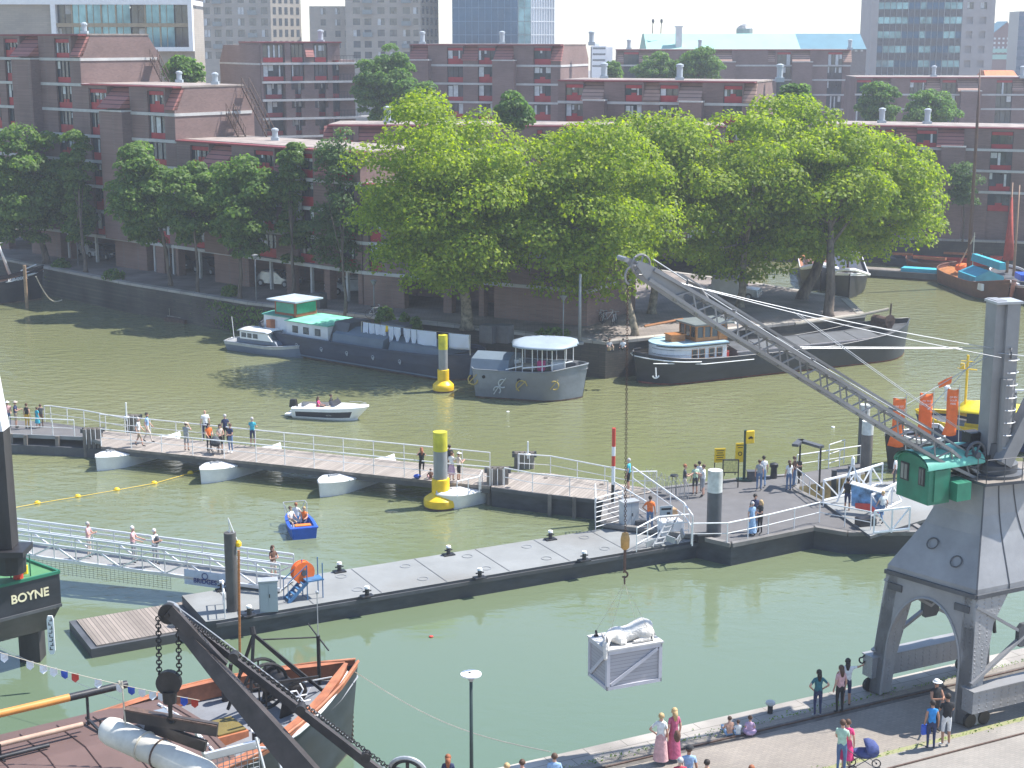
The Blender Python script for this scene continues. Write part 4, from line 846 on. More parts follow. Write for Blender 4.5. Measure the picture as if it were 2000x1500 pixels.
# pile clusters with capping timbers
def cluster(label,u,v0,v1,n=4,w=.28,r=.15):
    c = G(u,v1,0); zt = topz(u,v0,c); t = T('pile_cluster',label,'pile',(c.x,c.y,0),group='dark timber pile clusters')
    for i in range(n):
        for j in range(2): mb = MB(); mb.tube([(c.x+(i-(n-1)/2)*w,c.y+j*w*1.2,-1),(c.x+(i-(n-1)/2)*w,c.y+j*w*1.2,zt)],[r*1.1,r],8); mb.build('pile',M_gwood,t,smooth=2)
    mb = MB(); mb.box((c.x,c.y-.02,zt-.12),(n*w+.25,.1,.24)); mb.box((c.x,c.y+w*1.5,zt-.12),(n*w+.25,.1,.24)); mb.build('capping',M_dgrey,t)
    for i in range(n-1): mb = MB(); mb.tube([(c.x+(i-(n-2)/2)*w,c.y-r-.1,zt+.05),(c.x+(i-(n-2)/2)*w,c.y-r-.1,zt-.9)],.02,4); mb.build('guard_strip',M_white,t)
cluster('timber pile cluster at the left end of the planked footbridge',182,838,892,4); cluster('timber pile cluster beside the nearer guide pile and the white hull',972,915,985,4,.3)
cluster('far timber cluster with a thin white post, left end of the bridge',260,812,850,3); cluster('grey boxed timber cluster at the top of the planked ramp',1024,885,915,4,.3)
for lb,u,v0,v1 in (('thin white light post on the far left timber cluster',247,786,812),('thin white light post on the boxed timber cluster',1031,862,885)):
    c = G(u,v1,3); mb = MB(); h = V(u,v0,c.y).z-3; mb.tube([c+Vector((0,0,-.3)),c+Vector((0,0,h))],.05,6); mb.lathe([(.16,0),(.16,.05)],(c.x,c.y,c.z-.1),8); tag(mb.build('light_post',M_white),lb,'post','thin white light posts')
# ---- junction pontoon
JP = [(4.6,77.0),(8.9,75.1),(10.6,73.7),(15.1,76.4),(16.6,75.5),(20.5,75.6),(19.6,79.2),(16.95,79.2),(15.35,83.1),(16.1,86.3),(12.8,85.3),(7.8,83.3),(5.0,81.4)]
th = T('junction_pontoon','dark decked junction pontoon with a grey rim where bridge, ramp and gangways meet','pontoon',(12,80,0))
slab(th,JP,1.1,1.5,'hull',M_ddeck,M_side)
mb = MB()
for a,b in zip(JP,JP[1:]+JP[:1]): mb.beam((a[0],a[1],1.08),(b[0],b[1],1.08),.3,.2)
mb.build('rim',pm('rim_steel',(.2,.19,.18),.7,.1,.3,1,dirt=.5),th)
jp = lambda u,v: G(u,v,1.12)
rail('long white railing on the near edge of the junction pontoon',[jp(1350,1063),jp(1420,1062),jp(1500,1045),jp(1600,1020),jp(1700,1040)],sp=1.6)
rail('short white railing running to the tall pile at the right',[jp(1556,924),jp(1680,905)],sp=1.5); rail('white railing beside the two women at the shelter frame',[jp(1555,948),jp(1608,990)],sp=1.1,h=.95)
th = T('side_walkway','narrow side walkway with a yellowish stained side leading to the tall piles','walkway',jp(1620,930))
wk = [jp(1556,951),jp(1690,925),jp(1680,902),jp(1545,927)]; slab(th,[tuple(q)[:2] for q in wk],1.1,1.2,'deck',M_ddeck,pm('stained_side',(.28,.22,.1),.8,0,.4,1.5,dirt=.5))
for u,v in ((1627,940),(1659,932)): q = jp(u,v); mb = MB(); mb.beam(q+Vector((0,-.2,.7)),q+Vector((0,-.2,-1.3)),.25,.22); mb.build('fender_post',M_dgrey,th)
mb = MB(); q0,q1 = jp(1618,915),jp(1648,905)
for z in (0,.55,1.1): mb.tube([q0+Vector((0,0,z+.3)),q1+Vector((0,0,z+.3))],.03,5)
for q in (q0,q1): mb.tube([q,q+Vector((0,0,1.4))],.03,5)
tag(mb.build('rail_frame',M_white),'small upright white rail frame on the side walkway','railing')
# tall piles right
p = G(1690,935,.5); pile('mooring_pile','tall grey pile with a pale top beside the flags, in front of its dark twin',p,.32,topz(1692,822,p),pm('brown_pile',(.15,.13,.115),.8,0,.3,1.2,dirt=.4),topz(1692,848,p),M_wpile)
p = G(1683,922,.5); pile('mooring_pile','dark tall pile half hidden behind the jib, left of the grey one',p,.3,topz(1684,790,p),M_dgrey,topz(1684,812,p),M_wpile)
p = G(1968,900,.5); pile('mooring_pile','dark pile behind the crane mast near the yellow ferry',p,.28,topz(1964,765,p),M_dgrey)
# red and white pole, signs, shelter frame ------------------------
c = jp(1197,982); t = T('marker_pole','tall striped pole in red and white bands on a black foot','pole',c); zz = [topz(1199,v,c) for v in (982,945,912,892,873,855,837)]
for i,m in enumerate((M_black,M_cleanw,M_redp,M_cleanw,M_redp)):
    z0,z1 = ([c.z]+[topz(1199,v,c) for v in (946,910,890,872,836)])[i:i+2]; mb = MB(); mb.tube([(c.x,c.y,z0),(c.x,c.y,z1)],.1,10); mb.build('band',m,t)
c = jp(1453,938); t = T('stop_sign_post','dark green post with a yellow taxi stop sign at its top','sign',c); zt = topz(1453,840,c)
mb = MB(); mb.beam(c,(c.x,c.y,zt),.14,.14); mb.box((c.x,c.y,c.z+.05),(.8,.5,.1)); mb.build('post',pm('dark_green_post',(.02,.06,.05),.5),t)
def panel(mb_,cx,cy,z0,z1,wd,ang,th_=.06): mb_.box((cx,cy,(z0+z1)/2),(wd,th_,z1-z0),ang); return mb_
mb = MB(); panel(mb,c.x+.26,c.y-.04,zt-.75,zt-.02,.5,R(20),.12); mb.build('sign_panel',M_yel,t,bevel=.04)
mb = MB(); ang = R(20)
def onp(dx,z,w_,h_): mb.box((c.x+.26+dx*math.cos(ang)+.075*math.sin(ang),c.y-.04+dx*math.sin(ang)-.075*math.cos(ang),z),(w_,.012,h_),ang)
onp(0,zt-.42,.3,.07); onp(0,zt-.36,.16,.06); onp(-.08,zt-.46,.05,.04); onp(.08,zt-.46,.05,.04); mb.build('taxi_symbol',M_dark,t)
for lb,u,v,w_,z0,z1 in (('yellow notice board on the left of the three boards',1405,930,.62,1.2,2.0),('yellow information sign beside the green post',1444,928,.52,1.15,2.25)):
    q = jp(u,v); t = T('notice_board',lb,'sign',q,group='yellow notice boards'); mb = MB(); panel(mb,q.x,q.y,q.z+z0-.4,q.z+z1-.4,w_,R(10)); mb.build('panel',M_yel,t)
    mb = MB(); mb.beam((q.x-w_/2.2,q.y+.05,q.z),(q.x-w_/2.2,q.y+.05,q.z+z0),.05); mb.beam((q.x+w_/2.2,q.y+.05,q.z),(q.x+w_/2.2,q.y+.05,q.z+z0),.05); mb.build('frame',M_black,t)
    mb = MB()
    for i in range(5 if u == 1405 else 2): mb.box((q.x,q.y-.045,q.z+z1-.52-i*.13),(w_*.75 if i % 2 == 0 else w_*.55,.01,.035),R(10))
    if u == 1444: mb.disc((q.x,q.y-.05,q.z+z0+.1),(0,1,0),.12,.012,14,.08)
    mb.build('lettering',M_dark,t)
q = jp(1426,952); t = T('map_board','black framed map board standing in front of the two yellow signs','sign',q,group='yellow notice boards')
mb = MB(); mb.beam(q+Vector((-.42,0,0)),q+Vector((-.42,0,1.55)),.06); mb.beam(q+Vector((.42,0,0)),q+Vector((.42,0,1.55)),.06); mb.beam(q+Vector((-.42,0,1.55)),q+Vector((.42,0,1.55)),.06); mb.beam(q+Vector((-.42,0,.85)),q+Vector((.42,0,.85)),.05); mb.build('frame',M_black,t)
mb = MB(); panel(mb,q.x,q.y,q.z+.88,q.z+1.5,.78,0,.03); mb.build('map_panel',pm('pale_yellow_map',(.62,.56,.2),.6,0,.3,9),t)
q0,q1 = jp(1560,946),jp(1596,958); zt = topz(1560,862,q0)
t = T('shelter_frame','black open shelter frame with a thin flat roof beam','shelter',q0)
mb = MB(); q0_ = Vector((q0.x,q0.y,zt)); q1_ = Vector((q1.x+.1,q1.y,zt)); mb.beam(q0,q0_,.09); mb.beam(q1+Vector((.1,0,0)),q1_,.09); mb.build('leg',M_black,t)
mb = MB(); mb.beam(q0_+Vector((-.45,-.9,0)),q0_+Vector((.1,.3,0)),.35,.14); mb.beam(q0_+Vector((.0,.2,0)),q1_+Vector((.05,0,0)),.35,.14); mb.build('roof',M_dgrey,t)
mb = MB(); mb.box((q0.x,q0.y,q0.z+.9),(.25,.2,.8)); mb.build('control_box',M_black,t)
for lb,u,v in (('stout black mooring bollard on the far edge by the standing couple',1511,933),('dark junction box beside the yellow taxi sign',1468,938)):
    q = jp(u,v); mb = MB()
    if 'bollard' in lb: mb.lathe([(.2,0),(.17,.6),(.24,.62),(.24,.8),(.1,.86)],q,12); tag(mb.build('bollard',M_black),lb,'bollard')
    else: mb.box(q+Vector((0,0,.25)),(.5,.4,.5)); mb.box(q+Vector((0,0,.53)),(.56,.46,.05)); tag(mb.build('junction_box',M_dgrey),lb,'box')
# white gate enclosure at the inner corner
rail('tall white gate fence at the corner of the long pontoon',[G(1163,1037,.95),G(1162,1000,.95)],h=1.5,sp=1.2,mids=(.2,.4,.6,.8)); rail('white barred fence joining the cabinet to the gate',[G(1163,1037,.95),G(1216,1022,.95)],h=1.7,sp=2,mids=(.12,.27,.42,.57,.72,.86))
rail('white sloping handrail from the ramp foot to the pontoon corner',[jp(1235,965),jp(1335,1040),jp(1352,1066)],h=1.5,sp=1.8,mids=(.6,),r=.035); rail('white inner handrail by the hi-vis worker',[jp(1200,985),jp(1262,1025)],h=1.2,sp=1.0,mids=(.5,))
rail('white railing around the pile of clutter at the pontoon corner',[G(1243,1078,.95),G(1285,1055,.95),G(1345,1050,.95)],h=1.2,sp=1.3,mids=(.33,.66))
# spiky thistle like fence
t = T('spiked_fence','curving row of thin white metal spikes behind the standing group','fence',jp(1300,965));
for i in range(30):
    f = i/29; q = jp(1262+82*f,948+22*math.sin(f*1.5)+f*6); mb = MB(); mb.tube([q,q+Vector((.02*math.sin(i*2.),0,.7)),q+Vector((.25*math.sin(i*1.7),-.1,1.0+.2*math.sin(i*3.1)))],.014,4); mb.build('spike',M_galv,t)
q = jp(1316,965); mb = MB(); mb.lathe([(.22,1.0),(.24,1.03),(.2,1.08)],q,14);
for a in range(4): mb.tube([q+Vector((.16*math.cos(a*1.57+.7),.16*math.sin(a*1.57+.7),0)),q+Vector((.14*math.cos(a*1.57+.7),.14*math.sin(a*1.57+.7),1.02))],.015,4)
tag(mb.build('high_stool',M_black),'small round high table with thin legs by the spiked fence','table')
def cabinet(label,p,w_,h,ang,mat,name='electrical_cabinet'):
    t = T(name,label,'cabinet',p,group='grey electrical cabinets'); mb = MB(); mb.box((p[0],p[1],p[2]+h/2),(w_,w_*.6,h),ang); mb.build('body',mat,t)
    mb = MB(); mb.box((p[0],p[1],p[2]+h+.03),(w_+.08,w_*.6+.08,.06),ang); mb.build('lid',M_galv,t)
    n_ = Vector((math.sin(ang),-math.cos(ang),0)); e_ = Vector((math.cos(ang),math.sin(ang),0)); c_ = Vector(p)+n_*(w_*.3+.012)
    for k in (-1,1): mb = MB(); mb.box(c_+e_*(w_*.235*k)+Vector((0,0,h*.5)),(w_*.45,.02,h*.9),ang); mb.build('door',mat,t)
    mb = MB(); mb.box(c_+n_*.03+e_*.04+Vector((0,0,h*.55)),(.03,.04,.16),ang); mb.build('handle',M_black,t)
cabinet('grey two door electrical cabinet beside the orange hose reel',G(525,1192,.9),.78,1.35,R(12),M_cab); cabinet('tall grey cabinet behind the crane chain next to the hi-vis worker',G(1228,1030,.95),.85,1.35,R(25),M_cab)
# orange hose reel on blue steps
q = G(597,1168,.9); t = T('hose_reel','big orange hose reel','hose reel',q+Vector((0,.3,1.0))); ax = Vector((.5,-.85,0)).normalized(); cc_ = V(591,1117,q.y+.3)
mb = MB(); mb.disc(cc_,ax,.46,.3,26); mb.build('drum',M_orf,t); mb = MB(); mb.disc(cc_+ax*.17,ax,.5,.04,28,.16); mb.disc(cc_-ax*.17,ax,.5,.04,28,.16); mb.build('flange',M_orf,t); mb = MB(); mb.disc(cc_+ax*.2,ax,.13,.06,14); mb.build('hub',M_dgrey,t)
t = T('service_steps','blue steel steps and stand carrying the orange hose reel','steps',q); M_stblue = pm('steps_blue',(.06,.17,.33),.5,0,.1,2)
e_ = QD;
for k in range(4):
    c_ = q+e_*(-.75+k*.22)+Vector((0,0,.12+k*.2)); mb = MB(); mb.box(c_,(.22,.6,.04),qa); mb.build('step',M_stblue,t)
mb = MB(); mb.beam(q+e_*-.9+QN*-.3,q+e_*.0+QN*-.3+Vector((0,0,.82)),.04,.14); mb.beam(q+e_*-.9+QN*.3,q+e_*.0+QN*.3+Vector((0,0,.82)),.04,.14); mb.build('stringer',M_stblue,t)
mb = MB(); mb.box(q+e_*.35+Vector((0,0,.85)),(.8,.7,.06),qa)
for a in (-.02,.7):
    for b in (-.3,.3): mb.beam(q+e_*a+QN*b,q+e_*a+QN*b+Vector((0,0,1.7 if b > 0 else 1.6)),.045)
mb.build('frame',M_stblue,t)
mb = MB(); mb.beam(q+e_*-.9+QN*-.3+Vector((0,0,.9)),q+QN*-.3+Vector((0,0,1.6)),.035); mb.beam(q+e_*-.9+QN*.3+Vector((0,0,.9)),q+QN*.3+Vector((0,0,1.6)),.035); mb.beam(q+e_*-.9+QN*-.3,q+e_*-.9+QN*-.3+Vector((0,0,.9)),.035); mb.beam(q+e_*-.9+QN*.3,q+e_*-.9+QN*.3+Vector((0,0,.9)),.035); mb.build('handrail',M_stblue,t)
# ---- wooden jetty left
th = T('wooden_jetty','low floating jetty of weathered grey boards with dark edges','jetty',(-15.5,64.5,0))
jw = [G(178,1268,.4),G(468,1216,.4),G(398,1168,.4),G(135,1213,.4)]
slab(th,[tuple(q)[:2] for q in jw],.4,.4,'float',M_dgrey,M_side)
cj = sum(jw,Vector((0,0,0)))/4; ins = [q.lerp(cj,.09)+Vector((0,0,.06)) for q in jw]; ja = math.atan2((jw[1]-jw[0]).y,(jw[1]-jw[0]).x)
o = slab(th,[tuple(q)[:2] for q in ins],.46,.06,'board_deck',planks('jetty_boards',(.25,.21,.18),.17,0,.16,rot=-ja),M_gwood)
mb = MB(); q = G(395,1185,.62); mb.tube([q,q+Vector((-.1,0,.1))],.2,8); tag(mb.build('old_tyre',M_black),'dark coiled fender lying on the far edge of the jetty','fender')
rail('white curved grab rail at the jetty end of the pontoon',[G(440,1208,.9),G(436,1180,.9)],h=1.1,sp=1.0)
# ---- aluminium gangway
ga,gb = G(548,1147,1.15),V(-40,1062,G(548,1147,1.15).y+2.6); gb = Vector((-24.5,73.2,2.6));
ga = Vector(G(548,1150,1.1)); gb = V(-60,1068,ga.y+4.4)
th = T('gangway','long silver truss gangway sloping down to the grey pontoon','gangway',ga)
gd = (gb-ga); gl = gd.length; gd.normalize(); gw = Vector((-gd.y,gd.x,0)).normalized()*-1.5
if gw.y < 0: gw = -gw
M_alu = pm('aluminium',(.72,.73,.74),.38,.5,.06,2)
slab(th,[ga,gb,gb+gw,ga+gw],0,.08,'walkway',pm('gangway_deck',(.25,.25,.25),.7,.2,.1,3),M_alu,z2=[ga.z,gb.z,gb.z,ga.z])
nb = 14
for side,nm in ((0,'near_truss'),(1,'far_truss')):
    o_ = gw*side; mb = MB(); upv = Vector((0,0,1))
    for h,w_ in ((-.05,.14),(.62,.09),(.9,.07),(1.12,.09)): mb.beam(ga+o_+upv*h,gb+o_+upv*h,w_)
    for i in range(nb+1):
        a = ga.lerp(gb,i/nb)+o_; mb.beam(a,a+upv*1.12,.05)
        if i < nb: b = ga.lerp(gb,(i+1)/nb)+o_; mb.beam(a if i % 2 else b,(b if i % 2 else a)+upv*.62,.07)
    mb.build(nm,M_alu,th)
mb = MB()
for i in range(46): a = ga.lerp(gb,.34+.62*i/45)+gw*-.02; mb.tube([a,a+Vector((0,0,-.75))],.008,3)
for k in range(7): mb.tube([ga.lerp(gb,.34)+Vector((0,0,-.1-k*.1)),ga.lerp(gb,.96)+Vector((0,0,-.1-k*.1))],.008,3)
tag(mb.build('safety_net',M_dgrey),'fine dark safety net hanging under the gangway','net')
def text(name,s,size,mat,parent,M_,depth=.01,align='CENTER',bold=False):
    cu = bpy.data.curves.new(name,'FONT'); cu.body = s; cu.size = size; cu.extrude = depth; cu.align_x = align; cu.align_y = 'CENTER'
    if bold: cu.offset = size*.022
    ob = bpy.data.objects.new(name,cu); SC.collection.objects.link(ob); dg = bpy.context.evaluated_depsgraph_get(); me = bpy.data.meshes.new_from_object(ob.evaluated_get(dg)); bpy.data.objects.remove(ob)
    me.materials.clear(); me.materials.append(mat)
    if parent is not None: M_ = Matrix.Translation(-ORG[parent]) @ M_
    me.transform(M_); o = bpy.data.objects.new(name,me); SC.collection.objects.link(o)
    if parent is not None: o.parent = parent
    return o
def frame(pos,right,normal):              # matrix whose x is right, z is the outward normal
    r_ = Vector(right).normalized(); n_ = Vector(normal).normalized(); u_ = n_.cross(r_).normalized(); n_ = r_.cross(u_)
    return Matrix(((r_.x,u_.x,n_.x,pos[0]),(r_.y,u_.y,n_.y,pos[1]),(r_.z,u_.z,n_.z,pos[2]),(0,0,0,1)))
b0,b1 = ga.lerp(gb,.165),ga.lerp(gb,.295); mb = MB(); nn_ = -gw.normalized()*.07; dz_ = Vector((0,0,.02)); mb.hexa([b0+nn_-Vector((0,0,.35)),b1+nn_-Vector((0,0,.35)),b1+nn_*.5-Vector((0,0,.35)),b0+nn_*.5-Vector((0,0,.35))],[b0+nn_+Vector((0,0,.35)),b1+nn_+Vector((0,0,.35)),b1+nn_*.5+Vector((0,0,.35)),b0+nn_*.5+Vector((0,0,.35))]); mb.build('banner',pm('banner_pale',(.5,.58,.66),.5),th)
M_navytx = pm('navy_letters',(.02,.05,.2),.5)
bm_ = (b0+b1)/2+nn_*1.3; text('banner_text','BRIDGES',.3,M_navytx,th,frame(bm_-Vector((0,0,.12)),-gd,nn_),.005,bold=True)
mb = MB(); mb.ring(bm_+Vector((0,0,.14)),nn_,.14,.02,16,4); mb.build('banner_logo',M_navytx,th)
# ================================================================ THE PORTAL CRANE
JY = 46.2
CA,CB = Vector((12.29,51.97,0)),Vector((15.0,48.9,0)); CC = CA+QD*5.0; CD = CB+QD*5.0; CX = (CA+CB+CC+CD)/4
M_crane = pm('crane_grey',(.27,.27,.275),.5,.15,.16,.8,dirt=.4); M_crane2 = pm('crane_rivet_grey',(.29,.29,.295),.5,.15,.12,1,dirt=.5,bump=.35,bscale=9)
n_t = M_crane2.node_tree; vo_ = n_t.nodes.new('ShaderNodeTexVoronoi'); vo_.inputs['Scale'].default_value = 7; vo_.inputs['Randomness'].default_value = 0
rm_ = n_t.nodes.new('ShaderNodeMapRange'); rm_.inputs[1].default_value = .16; rm_.inputs[2].default_value = .3; rm_.inputs[3].default_value = 1; rm_.inputs[4].default_value = 0
b2_ = n_t.nodes.new('ShaderNodeBump'); b2_.inputs['Strength'].default_value = .9; b2_.inputs['Distance'].default_value = .03
n_t.links.new(n_t.nodes['Texture Coordinate'].outputs['Object'],vo_.inputs[0]); n_t.links.new(vo_.outputs['Distance'],rm_.inputs[0]); n_t.links.new(rm_.outputs[0],b2_.inputs['Height']); n_t.links.new(n_t.nodes['Bump'].outputs[0],b2_.inputs['Normal']); n_t.links.new(b2_.outputs[0],n_t.nodes['Principled BSDF'].inputs['Normal'])
def cp(c,k,z): q = c.lerp(CX,k); return Vector((q.x,q.y,z))
th = T('portal_crane','old grey harbour crane on an arched portal with a green cabin and lattice jib','crane',(CX.x,CX.y,QZ))
inset = lambda z: .02+.13*(z-2.8)/4.5
# hull
prof = [(7.2,.145),(7.45,.15),(7.9,.24),(8.4,.345),(9.0,.465),(9.6,.55),(10.2,.6),(10.75,.63)]
mb = MB(); mb.loft([[cp(c,k,z) for c in (CA,CB,CD,CC)] for z,k in prof],True); mb.poly([cp(c,.145,7.2) for c in (CC,CD,CB,CA)]); mb.build('hull',M_crane,th)
mb = MB();
for c0_,c1_ in ((CA,CB),(CB,CD)):
    mb.beam(cp(c0_,.13,7.22),cp(c1_,.13,7.22),.12,.14)
    for (z0,k0),(z1,k1) in zip(prof[:-1],prof[1:]): mb.beam(cp(c1_,k0-.004,z0),cp(c1_,k1-.004,z1),.05)
for f in (.33,.66):
    for (z0,k0),(z1,k1) in zip(prof[:-1],prof[1:]): mb.beam(cp(CB.lerp(CD,f),k0-.006,z0),cp(CB.lerp(CD,f),k1-.006,z1),.03)
mb.build('seams',M_dgrey,th)
for f,z,k in ((.35,8.45,.33),(.72,8.1,.27)):
    q = cp(CA.lerp(CB,f),k,z); n_ = Vector((-.6,-.5,.62)); mb = MB(); mb.ring(q+n_*.02,n_,.2,.025,20,5); mb.build('porthole',M_dgrey,th)
# arched faces
def arch_face(a,b,name):
    N_ = 9; zt = 7.25; inn,out = [],[]
    H = lambda s,z: cp(a,inset(z),z).lerp(cp(b,inset(z),z),s)
    for i in range(2*N_+1):
        t = i/(2*N_)
        ang = math.pi*(1-t); x = .5+.375*math.cos(ang)*(1+.0*t); z = 4.7+2.0*math.sin(ang)
        inn.append((x,z))
    inn = [(.135,2.85),(.13,3.7)]+inn+[(.87,3.7),(.865,2.85)]
    for (x,z) in inn:
        if z < 4.8: out.append((0 if x < .5 else 1,z))
        else: out.append((max(0,min(1,.5+(x-.5)*1.6)),zt) if abs(x-.5) < .31 else ((0 if x < .5 else 1),4.7+(z-4.7)*1.25))
    n_ = (b-a).cross(Vector((0,0,1))).normalized()
    if n_.dot(CX-a) > 0: n_ = -n_
    mb = MB(); th_ = n_*-.3
    rows = [[H(x,z)+n_*.0 for x,z in out],[H(x,z) for x,z in inn],[H(x,z)+th_ for x,z in inn],[H(x,z)+th_ for x,z in out]]
    mb.loft(rows); mb.loft([rows[3],rows[0]]); mb.build(name,M_crane,th)
    mb = MB(); mb.tube([H(x,z)+n_*.02 for x,z in inn],.045,5); mb.build('arch_flange',M_crane,th)
arch_face(CA,CB,'arched_frame'); arch_face(CC,CD,'arched_frame')
# legs as tapering boxes on the four corners (the riveted outer faces)
for c,o1,o2 in ((CA,CC,CB),(CB,CD,CA),(CC,CA,CD),(CD,CB,CC)):
    e1 = (o1-c).normalized(); e2 = (o2-c).normalized(); mb = MB()
    def sec(z,w_): q = cp(c,inset(z),z)-e2*.02; return [q,q+e1*w_,q+e1*w_+e2*.5,q+e2*.5]
    mb.loft([sec(2.85,.5),sec(4.2,.5),sec(6.2,.8),sec(7.2,1.4)],True); mb.poly(sec(2.85,.62)[::-1]); mb.build('leg',M_crane2,th)
# bottom girders, bogies, braces, plates
for a,b in ((CA,CC),(CB,CD)):
    d = (b-a).normalized(); mb = MB(); mb.beam(cp(a,.03,3.75)-d*.1,cp(b,.03,3.75)+d*.1,.5,.75); mb.build('bottom_girder',M_crane2,th)
    mb = MB(); mb.beam(cp(a,.03,4.14)-d*.12,cp(b,.03,4.14)+d*.12,.6,.04); mb.build('girder_cap',M_crane,th)
    ca_,cb_,ta,tb = cp(a,.05,4.3),cp(b,.05,4.3),cp(a,.14,6.9),cp(b,.14,6.9); m_ = (ca_+cb_+ta+tb)/4
    for q in (ca_,cb_,ta,tb): mb = MB(); mb.beam(m_,q,.16,.1); mb.build('brace',M_crane,th)
    n_ = Vector((0,0,1)).cross(d); mb = MB(); mb.prism([m_+d*x+Vector((0,0,z))-n_*.08 for x,z in ((-.35,-.25),(-.25,-.4),(.25,-.4),(.35,-.25),(.35,.25),(.2,.4),(-.2,.4),(-.35,.25))],n_*.16); mb.build('gusset_plate',M_dgrey,th)
    for q in (a,b):
        for s_ in (-.3,.3): mb = MB(); mb.disc(cp(q,.02,3.05)+d*(s_+(.35 if q is a else -.35)),n_,.24,.12,18); mb.build('wheel',M_iron,th)
for s_,z_,a_,b_ in ((.12,6.75,CA,CB),(.86,6.72,CA,CB)):
    q = cp(a_,inset(z_),z_).lerp(cp(b_,inset(z_),z_),s_); n_ = Vector((-.78,-.62,.0)); mb = MB(); d_ = (CB-CA).normalized(); mb.hexa([q-d_*.28+n_*.05-Vector((0,0,.12)),q+d_*.28+n_*.05-Vector((0,0,.12)),q+d_*.28-Vector((0,0,.12)),q-d_*.28-Vector((0,0,.12))],[q-d_*.28+n_*.05+Vector((0,0,.12)),q+d_*.28+n_*.05+Vector((0,0,.12)),q+d_*.28+Vector((0,0,.12)),q-d_*.28+Vector((0,0,.12))]); mb.build('name_plate',M_dgrey,th)
mb = MB(); q = cp(CA,.0,3.9)+Vector((-.15,.1,0)); mb.ring(q,(.6,.7,0),.1,.03,12,5,0,4.6); mb.tube([q+Vector((0,0,.1)),q+Vector((.15,0,.25))],.03,5); mb.build('hook',M_iron,th)
mb = MB(); q = cp(CC,.1,5.6)+Vector((.4,-.3,0)); mb.tube([q+Vector((0,0,.8)),q,q+Vector((.1,0,-.9)),q+Vector((.15,0,-1.3))],.07,6); mb.build('hanging_cable',M_black,th)
# platform and rail
pz = 10.78; PL = [V(1872,948,51.2),V(1925,962,50.2),V(2030,940,50.8),V(2030,915,53),V(1900,920,53.2)]; PL = [(q.x,q.y) for q in PL]
slab(th,PL,pz,.1,'platform',pm('platform_plate',(.24,.21,.18),.7,.2,.2,2),M_dgrey)
mb = MB(); pts = [Vector((a,b,pz)) for a,b in (PL[0],PL[1],PL[2])]
for h in (.4,.8): mb.tube([q+Vector((0,0,h)) for q in pts],.014,4)
for a,b in zip(pts[:-1],pts[1:]):
    for i in range(4): q = a.lerp(b,i/3); mb.tube([q,q+Vector((0,0,.8))],.016,4)
mb.build('platform_rail',M_dgrey,th)
# turntable, mast
mc = V(1940,940,51.6); mx,my = mc.x,mc.y; mzt = V(1942,590,51.6).z
mb = MB(); mb.lathe([(.95,-.1),(.95,.1),(.75,.12),(.75,.4),(.5,.5),(.45,1.1)],(mx,my,pz),22); mb.build('turntable',M_dgrey,th,smooth=2)
mb = MB(); mb.box((mx-.28,my,(pz+mzt)/2+.1),(.36,.7,mzt-pz),R(12)); mb.build('mast_web',M_crane,th)
mb = MB(); mb.box((mx+.12,my-.1,(pz+mzt)/2),(.46,.62,mzt-pz),R(12)); mb.tube([(mx+.12,my-.42,pz+.4),(mx+.12,my-.42,pz+3.3)],.22,12); mb.build('mast',M_crane,th)
mb = MB(); mb.box((mx-.05,my-.05,mzt+.04),(.95,.85,.08),R(12)); mb.build('mast_cap',M_galv,th)
for k in range(9):
    z = pz+.6+k*.42; mb = MB(); mb.ring((mx+.12,my-.35,z),(0,0,1),.34,.022,12,4,math.pi*.9,math.pi*2.1); mb.build('rung',M_galv,th)
mb = MB(); q = V(1975,690,my-.5); mb.ring(q,(1,-.3,0),.16,.03,14,5); mb.build('sheave',M_dgrey,th)
wq = V(1905,888,50.9); ax = Vector((.5,-.86,0)); mb = MB(); mb.ring(wq,ax,.42,.05,26,6)
for i in range(6): a_ = i*math.pi/3; u_ = ax.cross(Vector((0,0,1))).normalized(); mb.beam(wq,wq+(u_*math.cos(a_)+Vector((0,0,1))*math.sin(a_))*.42,.05)
mb.disc(wq,ax,.12,.3,12); mb.build('winch_wheel',M_dgrey,th)
mb = MB(); mb.box((mx-.9,my-.1,pz+.45),(1.5,1.0,.5),R(20)); mb.tube([(mx-1.3,my-.5,pz+.8),(mx-.3,my+.4,pz+.8)],.28,12); mb.box((mx-.7,my+.3,pz+1.0),(.5,.5,.7),R(20)); mb.build('winch_machinery',M_iron,th)
mb = MB(); mb.beam(V(1957,905,51.0),V(2025,770,51.5),.42,.5); mb.build('back_strut',M_crane,th)
mb = MB(); mb.beam(V(1955,762,my-.3),V(2020,762,my),.05); mb.build('stay_bar',M_cleanw,th)
# green cabin: local axes a (across, towards viewer) and QD (lengthwise)
c0_ = V(1812,988,49.9); ac = -QN;
def cb(a,l,z): return Vector((c0_.x,c0_.y,c0_.z))-ac*a+QD*l+Vector((0,0,z))
wd_,ln_,ht_ = 1.55,.9,1.22
archp = [(0,0),(0,ht_)]+[(wd_/2-wd_/2*math.cos(math.pi*i/10),ht_+.42*math.sin(math.pi*i/10)) for i in range(1,10)]+[(wd_,ht_),(wd_,0)]
mb = MB(); mb.prism([cb(a,0,z) for a,z in archp],QD*ln_); cab = mb.build('cabin',M_green,th)
mb = MB(); mb.loft([[cb(wd_/2-(wd_/2+.08)*math.cos(math.pi*i/12),l_,ht_-.02+.47*math.sin(math.pi*i/12)) for i in range(13)] for l_ in (-.12,2.3)]); mb.loft([[cb(wd_/2-(wd_/2+.02)*math.cos(math.pi*i/12),l_,ht_-.06+.43*math.sin(math.pi*i/12)) for i in range(13)] for l_ in (2.3,-.12)]); mb.build('cabin_roof',M_teal,th,smooth=True)
